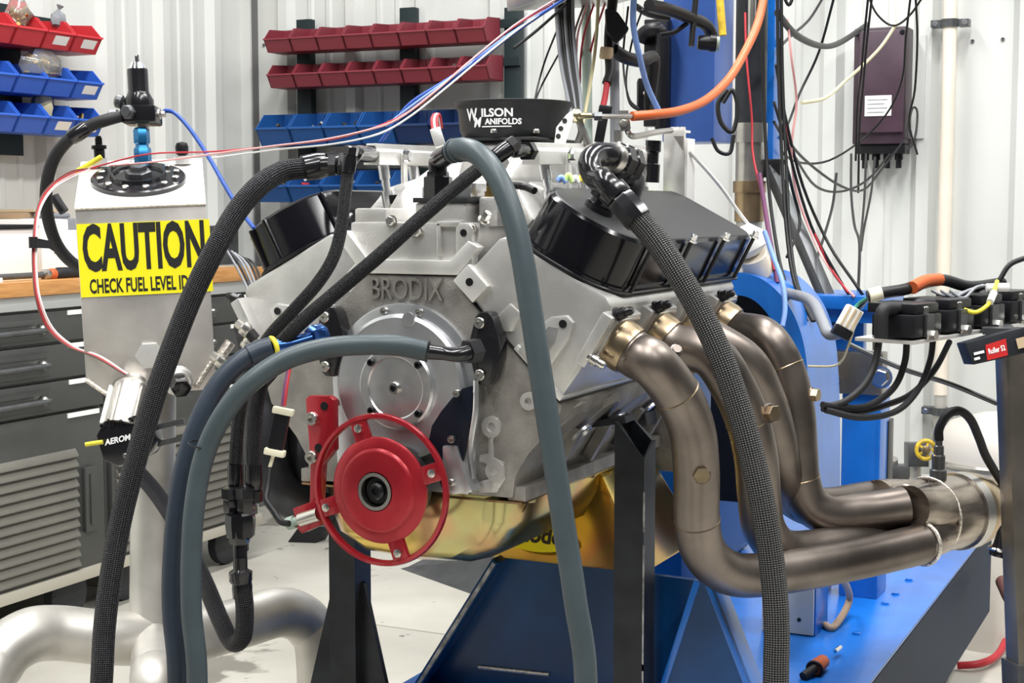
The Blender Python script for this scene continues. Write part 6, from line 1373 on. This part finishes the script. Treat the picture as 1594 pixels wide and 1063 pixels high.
# grey looms between bench and left head
for i in range(6):
    o = i * 5
    wire('grey harness wire hanging between the bench and the left head', [(350 + o, 385 + i * 3, 2.6), (365 + o * 1.2, 410, 2.58), (385 + o, 450, 2.55), (398 + o * 0.8, 500, 2.5), (403 + o * 0.8, 540 - o, 2.46)], 0.0022, ['w_grey', 'w_black', 'w_grey', 'w_grey', 'w_black', 'w_black'][i], 'harness wires left of the left head')
for px, py in ((385, 512), (347, 562)):
    t = thing('exhaust_probe', ['upper', 'lower'][px < 360] + ' silver and black probe plug left of the left head', 'probe', at(px, py, d=2.3)); m = MB(); m.lathe([(0.008, 0), (0.011, 0.004), (0.011, 0.014), (0.007, 0.016), (0.007, 0.026)], at(px + 4, py + 6, d=2.3), -_R * 0.8 + _U * 0.6, 8); obj('hex_body', m, 'steel', t); m = MB(); m.cyl(at(px + 12, py + 16, d=2.3), at(px + 3, py + 5, d=2.3), 0.009, n=10); obj('seal', m, 'black_rubber', t)
# crank sensor connector
t = thing('sensor_connector', 'black connector with cream latches hanging beside the red bracket', 'connector', at(432, 710, d=1.98))
cA, cB = at(441, 640, d=1.98), at(428, 704, d=1.98); dx = (cB - cA).normalized(); sxv = dx.cross(_Fw).normalized()
m = MB(); m.box((cA + cB) / 2, dx * (cB - cA).length, sxv * 0.020, _Fw * 0.016); obj('connector_body', m, 'black_plastic', t, bev=0.003)
for p in (cA, cB):
    m = MB(); m.box(p, dx * 0.009, sxv * 0.027, _Fw * 0.019); obj('cream_latch', m, 'cream', t, bev=0.002)
m = MB(); m.tube(pxs([(443, 632, 1.98), (447, 600, 1.99), (452, 570, 2.0)]), 0.002, 6); obj('top_lead', m, 'w_red', t)
m = MB(); m.tube(pxs([(439, 632, 1.98), (444, 598, 1.99), (450, 570, 2.0)]), 0.002, 6); obj('top_lead', m, 'w_purple', t)
m = MB(); m.tube(pxs([(426, 706, 1.98), (420, 728, 1.98)]), 0.0025, 6); obj('bare_lead', m, 'cream', t)
m = MB(); m.tube(pxs([(420, 728, 1.98), (416, 760, 1.97), (414, 778, 1.96), (425, 795, 1.95), (437, 812, 1.94), (450, 815, 1.93)]), 0.0042, 8); obj('sheathed_lead', m, 'w_black', t)
# fuel rail clip and injector plugs behind the centre hose
t = thing('map_sensor', 'small grey sensor with red and white leads beside the bonnet', 'sensor', at(680, 225, d=2.2)); m = MB(); m.bar(at(677, 200, d=2.2), at(686, 228, d=2.2), 0.016, 0.014, _Fw); obj('sensor_case', m, 'alu_bright', t, bev=0.002)
for i, mt in enumerate(('w_red', 'w_white', 'w_red')):
    m = MB(); m.tube(pxs([(674 + i * 4, 205, 2.2), (672 + i * 4, 186, 2.21), (678 + i * 3, 178, 2.22), (684 + i * 2, 200, 2.23)]), 0.002, 6); obj('lead', m, mt, t)
t = thing('rail_sensor', 'black fuel pressure sensor at the rear end of right rail', 'sensor', at(1016, 280, d=2.55)); m = MB(); m.lathe([(0.013, 0), (0.013, 0.03), (0.010, 0.032), (0.010, 0.05), (0.013, 0.052), (0.013, 0.07)], at(1014, 284, d=2.55), (0.05, 0, 1), 12); obj('sensor_case', m, 'black_anod', t)
# spark plug leads colours near injectors
for i, (mt, nm) in enumerate((('w_sky', 'sky blue'), ('w_lime', 'lime'), ('w_white', 'white'), ('w_yellow', 'yellow'))):
    wire('%s injector wire just above the right valve cover' % nm, [(868 + i * 12, 282, 2.22), (874 + i * 11, 276 - i % 2 * 4, 2.22), (882 + i * 10, 284, 2.22)], 0.0042, mt, n=8)
wire('white sleeved black lead crossing beside the centre hose', [(795, 288, 2.14), (815, 290, 2.14), (832, 297, 2.12)], 0.0052, 'w_black', n=8, name='lead', cat='wire')
# wires around the stack pipe and wall
wire('red wire trailing down the front of the stack pipe', [(1160, 20, 2.9), (1162, 90, 2.88), (1170, 180, 2.86), (1172, 240, 2.84), (1185, 300, 2.8), (1195, 360, 2.76), (1205, 420, 2.72)], 0.0024, 'w_red')
wire('purple cable running beside the stack pipe to the arch guard', [(1182, 270, 2.8), (1190, 320, 2.78), (1198, 370, 2.75), (1210, 440, 2.72)], 0.0045, 'w_purple', n=8)
wire('sky blue cable draped over the arch guard', [(1190, 360, 2.66), (1202, 395, 2.64), (1218, 440, 2.60), (1222, 480, 2.58), (1218, 508, 2.57)], 0.0045, 'w_sky', n=8)
wire('white cable descending left of the stack pipe', [(1072, 235, 2.6), (1100, 265, 2.64), (1125, 295, 2.68), (1150, 330, 2.72), (1185, 375, 2.78)], 0.0032, 'w_white')
for i, o in enumerate((-6, 18, 24)):
    wire(['black cable hanging along the left edge of the blue strut', 'black cable hanging along the right edge of the blue strut', 'outermost black cable right of the blue strut'][i], [(1192 + o, -10, 2.9), (1194 + o, 120, 2.9), (1200 + o, 260, 2.88), (1210 + o * 0.8, 360, 2.84), (1226 + o * 0.6, 440, 2.78), (1258 + o * 0.4, 500, 2.72)], 0.0038, 'w_black', name='cable', cat='cable')
wire('black coiled cable loop behind the orange cable', [(1125, 160, 3.1), (1140, 140, 3.1), (1148, 170, 3.1), (1140, 205, 3.1), (1122, 190, 3.1), (1118, 160, 3.1), (1132, 140, 3.1)], 0.005, 'w_black', name='cable', cat='cable')
wire('black cable drooping below the blue column', [(1108, 215, 3.2), (1118, 235, 3.2), (1136, 238, 3.2), (1142, 210, 3.2)], 0.0045, 'w_black', name='cable', cat='cable')
wg = 'thin black cables looping across the back wall'
loops = [
 [(1210, 20, 3.0), (1240, 55, 3.2), (1280, 72, 3.6), (1310, 65, 4.0), (1350, 38, 4.4)],
 [(1440, -10, 4.3), (1415, 25, 4.4), (1390, 40, 4.5), (1365, 22, 4.5), (1350, -10, 4.5)],
 [(1300, -10, 3.6), (1275, 80, 3.7), (1245, 145, 3.7), (1228, 190, 3.6), (1215, 215, 3.4)],
 [(1352, -10, 4.2), (1345, 60, 4.3), (1340, 120, 4.4), (1335, 160, 4.5), (1332, 250, 4.6)],
 [(1358, -10, 4.2), (1350, 60, 4.3), (1344, 130, 4.4), (1338, 200, 4.5), (1336, 300, 4.6)],
 [(1425, -10, 4.3), (1428, 60, 4.4), (1424, 140, 4.5), (1415, 190, 4.6), (1428, 240, 4.7)],
 [(1418, -10, 4.3), (1410, 60, 4.4), (1405, 120, 4.5), (1385, 170, 4.6), (1345, 215, 4.7), (1290, 250, 4.5), (1240, 252, 4.0), (1205, 225, 3.4)],
 [(1205, 160, 3.0), (1225, 215, 3.2), (1260, 255, 3.6), (1310, 290, 4.0), (1345, 295, 4.4), (1375, 260, 4.6), (1410, 215, 4.7)],
 [(1205, 190, 3.0), (1235, 240, 3.3), (1270, 290, 3.8), (1310, 298, 4.2), (1350, 280, 4.5), (1385, 240, 4.7)],
 [(1208, 100, 3.0), (1222, 180, 3.1), (1250, 290, 3.2), (1290, 380, 3.2), (1330, 440, 3.1), (1345, 462, 3.1)],
 [(1215, 60, 3.0), (1218, 170, 3.0), (1232, 250, 3.05), (1262, 350, 3.1), (1298, 420, 3.1), (1322, 460, 3.1)],
 [(1302, 270, 3.8), (1296, 320, 3.7), (1282, 370, 3.5), (1270, 410, 3.3), (1272, 440, 3.2)],
 [(1325, 240, 4.2), (1325, 300, 4.0), (1330, 350, 3.8), (1338, 380, 3.6), (1336, 455, 3.4)],
 [(1348, 240, 4.4), (1346, 300, 4.2), (1342, 350, 4.0), (1338, 385, 3.7)],
 [(1362, 245, 4.5), (1356, 300, 4.3), (1345, 355, 4.0), (1340, 390, 3.7)],
 [(1225, 400, 3.0), (1245, 350, 3.1), (1235, 300, 3.1), (1222, 250, 3.0)],
 [(1218, -10, 2.9), (1228, 8, 2.9), (1236, -10, 2.9)],
 [(1410, 215, 4.75), (1420, 170, 4.78), (1428, 175, 4.78), (1424, 215, 4.76), (1412, 235, 4.75)],
 [(1285, -10, 3.9), (1260, 30, 3.8), (1232, 55, 3.6), (1212, 75, 3.3)]]
LOOP_LABELS = ['thick black cable sagging between stack pipe and purple enclosure', 'black cable drooping in a U over the enclosure top', 'black cable slanting down left of the purple enclosure', 'black cable hanging just left of the enclosure label', 'second black cable hanging parallel left of the enclosure label', 'black cable hanging close along the enclosure right side', 'long black cable crossing the enclosure label and looping left', 'lowest sagging black cable loop between stack pipe and enclosure', 'second lowest sagging cable loop under the enclosure', 'black cable sloping from stack pipe to the blue beam end', 'black cable sloping beside the pink one to the blue beam', 'short black cable curving down below the sagging loops', 'black cable dropping straight onto the blue beam', 'black cable merging from the enclosure glands into the drop', 'outer black cable merging from the enclosure glands', 'short black cable climbing beside the slanting brace', 'tiny black cable loop at the top edge beside the stack', 'small coiled cable loop at the enclosure lower right corner', 'thin black cable slanting left near the top edge']
for i, P in enumerate(loops): wire(LOOP_LABELS[i], P, 0.0034 if i != 0 else 0.0075, 'w_black', wg, name='cable', cat='cable')
wire('yellow cable curving across the purple enclosure', [(1396, 36, 4.5), (1372, 72, 4.5), (1345, 100, 4.5), (1318, 124, 4.4), (1285, 152, 4.2), (1248, 160, 4.0)], 0.005, 'w_cream', name='cable', cat='cable')
wire('pink cable running down beside the stack pipe', [(1226, 30, 3.1), (1232, 90, 3.1), (1240, 160, 3.15), (1232, 230, 3.15), (1240, 300, 3.2), (1270, 380, 3.2), (1300, 430, 3.1), (1330, 462, 3.05)], 0.0028, 'w_pink')
wire('red cable running down to the blue top beam', [(1215, 140, 3.0), (1228, 230, 3.05), (1252, 320, 3.1), (1275, 380, 3.1), (1295, 420, 3.1), (1320, 455, 3.05)], 0.0026, 'w_red')
for i, (px, mt) in enumerate(((932, 'w_red'), (915, 'w_red'), (905, 'w_pink'), (900, 'w_brown'))):
    wire(['red wire left of the pale strip', 'crimson wire behind the loom', 'pink wire behind the loom', 'brown wire fanning left of the loom'][i] + ' above the bonnet', [(px + 10, 5, 2.7), (px - 5, 50, 2.72), (px - 14 + i * 3, 90, 2.75), (px - 12, 120 + i * 10, 2.75)], 0.002, mt)
for i, P in enumerate(([(870, 40, 2.7), (850, 90, 2.8), (838, 130, 2.8), (832, 158, 2.7)], [(872, 80, 2.7), (850, 120, 2.8), (840, 140, 2.8), (833, 158, 2.7)], [(1000, 15, 2.7), (985, 60, 2.75), (975, 120, 2.75), (980, 160, 2.7), (1000, 175, 2.65)], [(978, 10, 2.7), (970, 90, 2.75), (978, 150, 2.7), (995, 170, 2.66)])):
    wire('thin dark wire dangling from the cable tray behind the bonnet', P, 0.002, 'w_black', 'thin wires dangling from the cable tray')
wire('curved black cable from the tray to the blue column', [(990, 10, 2.7), (1010, 22, 2.75), (1040, 28, 2.8)], 0.006, 'w_black', n=8, name='cable', cat='cable')
# coil harness
wire('black taped coil harness with orange sleeve along coil tops', [(1350, 462, 2.36), (1375, 456, 2.36), (1410, 450, 2.38), (1440, 440, 2.42), (1470, 436, 2.46), (1510, 446, 2.5), (1560, 440, 2.55)], 0.0095, 'w_black', n=10, name='harness', cat='harness')
wire('orange sleeve on the coil harness', [(1420, 448, 2.375), (1440, 438, 2.405), (1462, 435, 2.435)], 0.0105, 'w_orange', n=10, name='sleeve', cat='sleeve')
wire('cream tape wrap at the left end of the coil harness', [(1353, 461, 2.355), (1372, 456, 2.355)], 0.0115, 'cream', n=12, name='tape_wrap', cat='tape')
wire('yellow wire with white sleeve looping over the coils', [(1500, 482, 2.36), (1520, 486, 2.36), (1540, 472, 2.37), (1548, 452, 2.4), (1552, 438, 2.44)], 0.0035, 'w_yellow', n=8)
wire('white sleeve on the yellow coil wire', [(1541, 470, 2.368), (1547, 456, 2.39)], 0.006, 'w_white', n=8, name='sleeve', cat='sleeve')
wire('black cable with red tracer rising off the coils at right edge', [(1556, 436, 2.5), (1572, 412, 2.5), (1600, 400, 2.5)], 0.0045, 'w_black', n=8, name='cable', cat='cable')
wire('white plug across the coil harness top', [(1535, 448, 2.43), (1570, 447, 2.43)], 0.007, 'w_white', n=8, name='plug', cat='connector')
GW = ['first', 'second', 'third']
for i in range(3): wire('thin grey wire looping over the coils, %s from the left' % GW[i], [(1450 + i * 14, 452, 2.40), (1470 + i * 15, 460 + i * 2, 2.40), (1500 + i * 10, 455 - i * 4, 2.42), (1530 + i * 8, 444, 2.46)], 0.0026, 'w_grey', 'grey wires over the coils')
t = thing('multi_connector', 'pale beige multi pin connector hanging off the coil harness', 'connector', at(1320, 515, d=2.4)); cA, cB = at(1332, 478, d=2.4), at(1313, 512, d=2.4); dx = (cB - cA).normalized(); sxv = dx.cross(_Fw).normalized()
m = MB(); m.box((cA + cB) / 2, dx * 0.036, sxv * 0.028, _Fw * 0.02); obj('housing', m, 'paper', t, bev=0.002)
for i in range(3):
    m = MB(); m.box((cA + cB) / 2 - _Fw * 0.011 + sxv * (-0.009 + i * 0.009), dx * 0.032, sxv * 0.003, _Fw * 0.003); obj('rib', m, 'paper_tan', t)
m = MB(); m.box((cA + cB) / 2 + dx * 0.026, dx * 0.016, sxv * 0.03, _Fw * 0.02); obj('lock', m, 'black_plastic', t, bev=0.002)
for i, mt in enumerate(('w_green', 'w_black', 'w_sky')):
    m = MB(); m.tube(pxs([(1330 + i * 5, 480, 2.4), (1340 + i * 4, 470, 2.39), (1352, 463, 2.37)]), 0.003, 6); obj('lead', m, mt, t)
wire('grey loom sleeve running from the arch to the beige connector', [(1225, 456, 2.7), (1262, 468, 2.6), (1280, 500, 2.52), (1290, 520, 2.48), (1310, 518, 2.42)], 0.0095, 'w_grey', n=10, name='loom_sleeve', cat='loom')
wire('thin black rod crossing right from the beige connector to the stand', [(1320, 535, 2.5), (1400, 572, 2.5), (1480, 598, 2.5), (1552, 628, 2.5)], 0.0042, 'steel_dark', n=8, name='rod', cat='rod')
wire('thin cream wire bent below the beige connector', [(1258, 570, 2.6), (1295, 570, 2.55), (1310, 562, 2.5), (1320, 540, 2.45), (1330, 510, 2.42)], 0.002, 'w_cream')
# clutter behind the collector
yv = at(1441, 700, d=4.3)
t = thing('gate_valve', 'small gate valve with yellow handwheel below the conduit', 'valve', V((yv.x, yv.y, 0.0)))
m = MB(); m.torus(yv, -_Fw, 0.026, 0.006, 28, 8); hw = obj('handwheel', m, 'yellow_paint', t)
for i in range(5):
    a = i * 2 * math.pi / 5; m = MB(); m.bar(yv, yv + _R * 0.026 * math.cos(a) + _U * 0.026 * math.sin(a), 0.006, 0.006, _Fw); obj('wheel_spoke', m, 'yellow_paint', hw)
m = MB(); m.lathe([(0.012, -0.008), (0.012, 0.01), (0.006, 0.012)], yv, -_Fw, 8); obj('hub_nut', m, 'bronze', hw)
m = MB(); m.cyl(yv, yv + _Fw * 0.08, 0.009, n=10); m.box(yv + _Fw * 0.10 - _U * 0.02, _R * 0.06, _Fw * 0.05, _U * 0.07); obj('valve_body', m, 'steel_dark', t, bev=0.006)
b_ = yv + _Fw * 0.10; m = MB(); m.cyl(V((b_.x, b_.y, 0)), V((b_.x, b_.y, b_.z - 0.04)), 0.016, n=12); obj('riser', m, 'alu_pipe', t)
dr = at(1560, 700, d=4.2)
t = thing('grey_drum', 'beige rounded drum lid seen behind the oxygen sensor', 'drum', V((dr.x, dr.y, 0))); m = MB(); m.lathe([(0.18, 0), (0.18, dr.z - 0.02), (0.175, dr.z + 0.03), (0.14, dr.z + 0.075), (0.06, dr.z + 0.10), (0.001, dr.z + 0.105)], V((dr.x, dr.y, 0)), (0, 0, 1), 36); obj('drum_shell', m, 'drum_tan', t)
m = MB(); m.torus(V((dr.x, dr.y, dr.z - 0.03)), (0, 0, 1), 0.183, 0.008, 36, 6); obj('rim_band', m, 'steel', t)
# engine block and heads lying behind on the floor as scrap clutter
for i, (px, py, mt, nm, w_, h_) in enumerate(((1405, 735, 'steel_dark', 'dark grey machined part', 0.10, 0.05), (1432, 752, 'alu_bright', 'pale aluminium part', 0.09, 0.05), (1398, 768, 'w_red', 'small red part', 0.05, 0.04), (1300, 890, 'w_red', 'red cylinder body', 0.05, 0.12))):
    p = at(px, py, d=4.7); t = thing('spare_part', nm + ' in the clutter behind the exhaust collector', 'spare part', p - V((0, 0, h_ / 2)))
    m = MB(); m.box(p, _R * w_, _Fw * 0.08, V((0, 0, h_))); obj('part_body', m, mt, t, bev=0.01)
    m = MB(); m.cyl(p - _R * w_ * 0.3, p - _R * w_ * 0.3 + V((0.0, -0.02, h_ * 0.9)), 0.018, n=12); obj('part_stub', m, 'steel', t)
m = MB(); q = at(1430, 800, d=4.75); SHF = thing('parts_table', 'low dark shelf carrying spare parts behind the collector', 'shelf', V((q.x, q.y, 0)))
m.box(V((q.x - 0.05, q.y, at(1420, 772, d=4.75).z)), _R * 0.5, V((0.05, 0.22, 0)), V((0, 0, 0.02))); obj('shelf_board', m, 'steel_dark', SHF)
for a in (-0.22, 0.12):
    for b in (-0.12, 0.12):
        c = V((q.x + a, q.y + b, 0)); m = MB(); m.bx(c.x - 0.01, c.x + 0.01, c.y - 0.01, c.y + 0.01, 0, at(1420, 772, d=4.75).z - 0.01); obj('leg', m, 'steel_dark', SHF)
wire('dark red rubber hose lying on the floor at right edge', [(1560, 905, 3.6), (1575, 935, 3.5), (1600, 960, 3.4)], 0.016, 'w_brown', n=12, name='hose', cat='hose')
wire('red hose curving on the floor under the roller stand', [(1490, 1036, 3.93), (1525, 1033, 3.92), (1552, 1020, 3.98), (1570, 990, 4.1)], 0.010, 'w_red', n=12, name='hose', cat='hose')
t = thing('sensor_plug', 'black and silver plug hanging under the collector end', 'connector', at(1560, 868, d=2.5)); pA = at(1556, 866, d=2.5)
m = MB(); m.lathe([(0.017, 0), (0.019, 0.008), (0.014, 0.020), (0.012, 0.040), (0.006, 0.055)], pA, (0.15, 0.1, 1), 12); obj('plug_shell', m, 'black_anod', t); m = MB(); m.torus(pA + V((0, 0, 0.012)), (0.15, 0.1, 1), 0.0165, 0.003, 18, 6); obj('seal_ring', m, 'chrome', t)
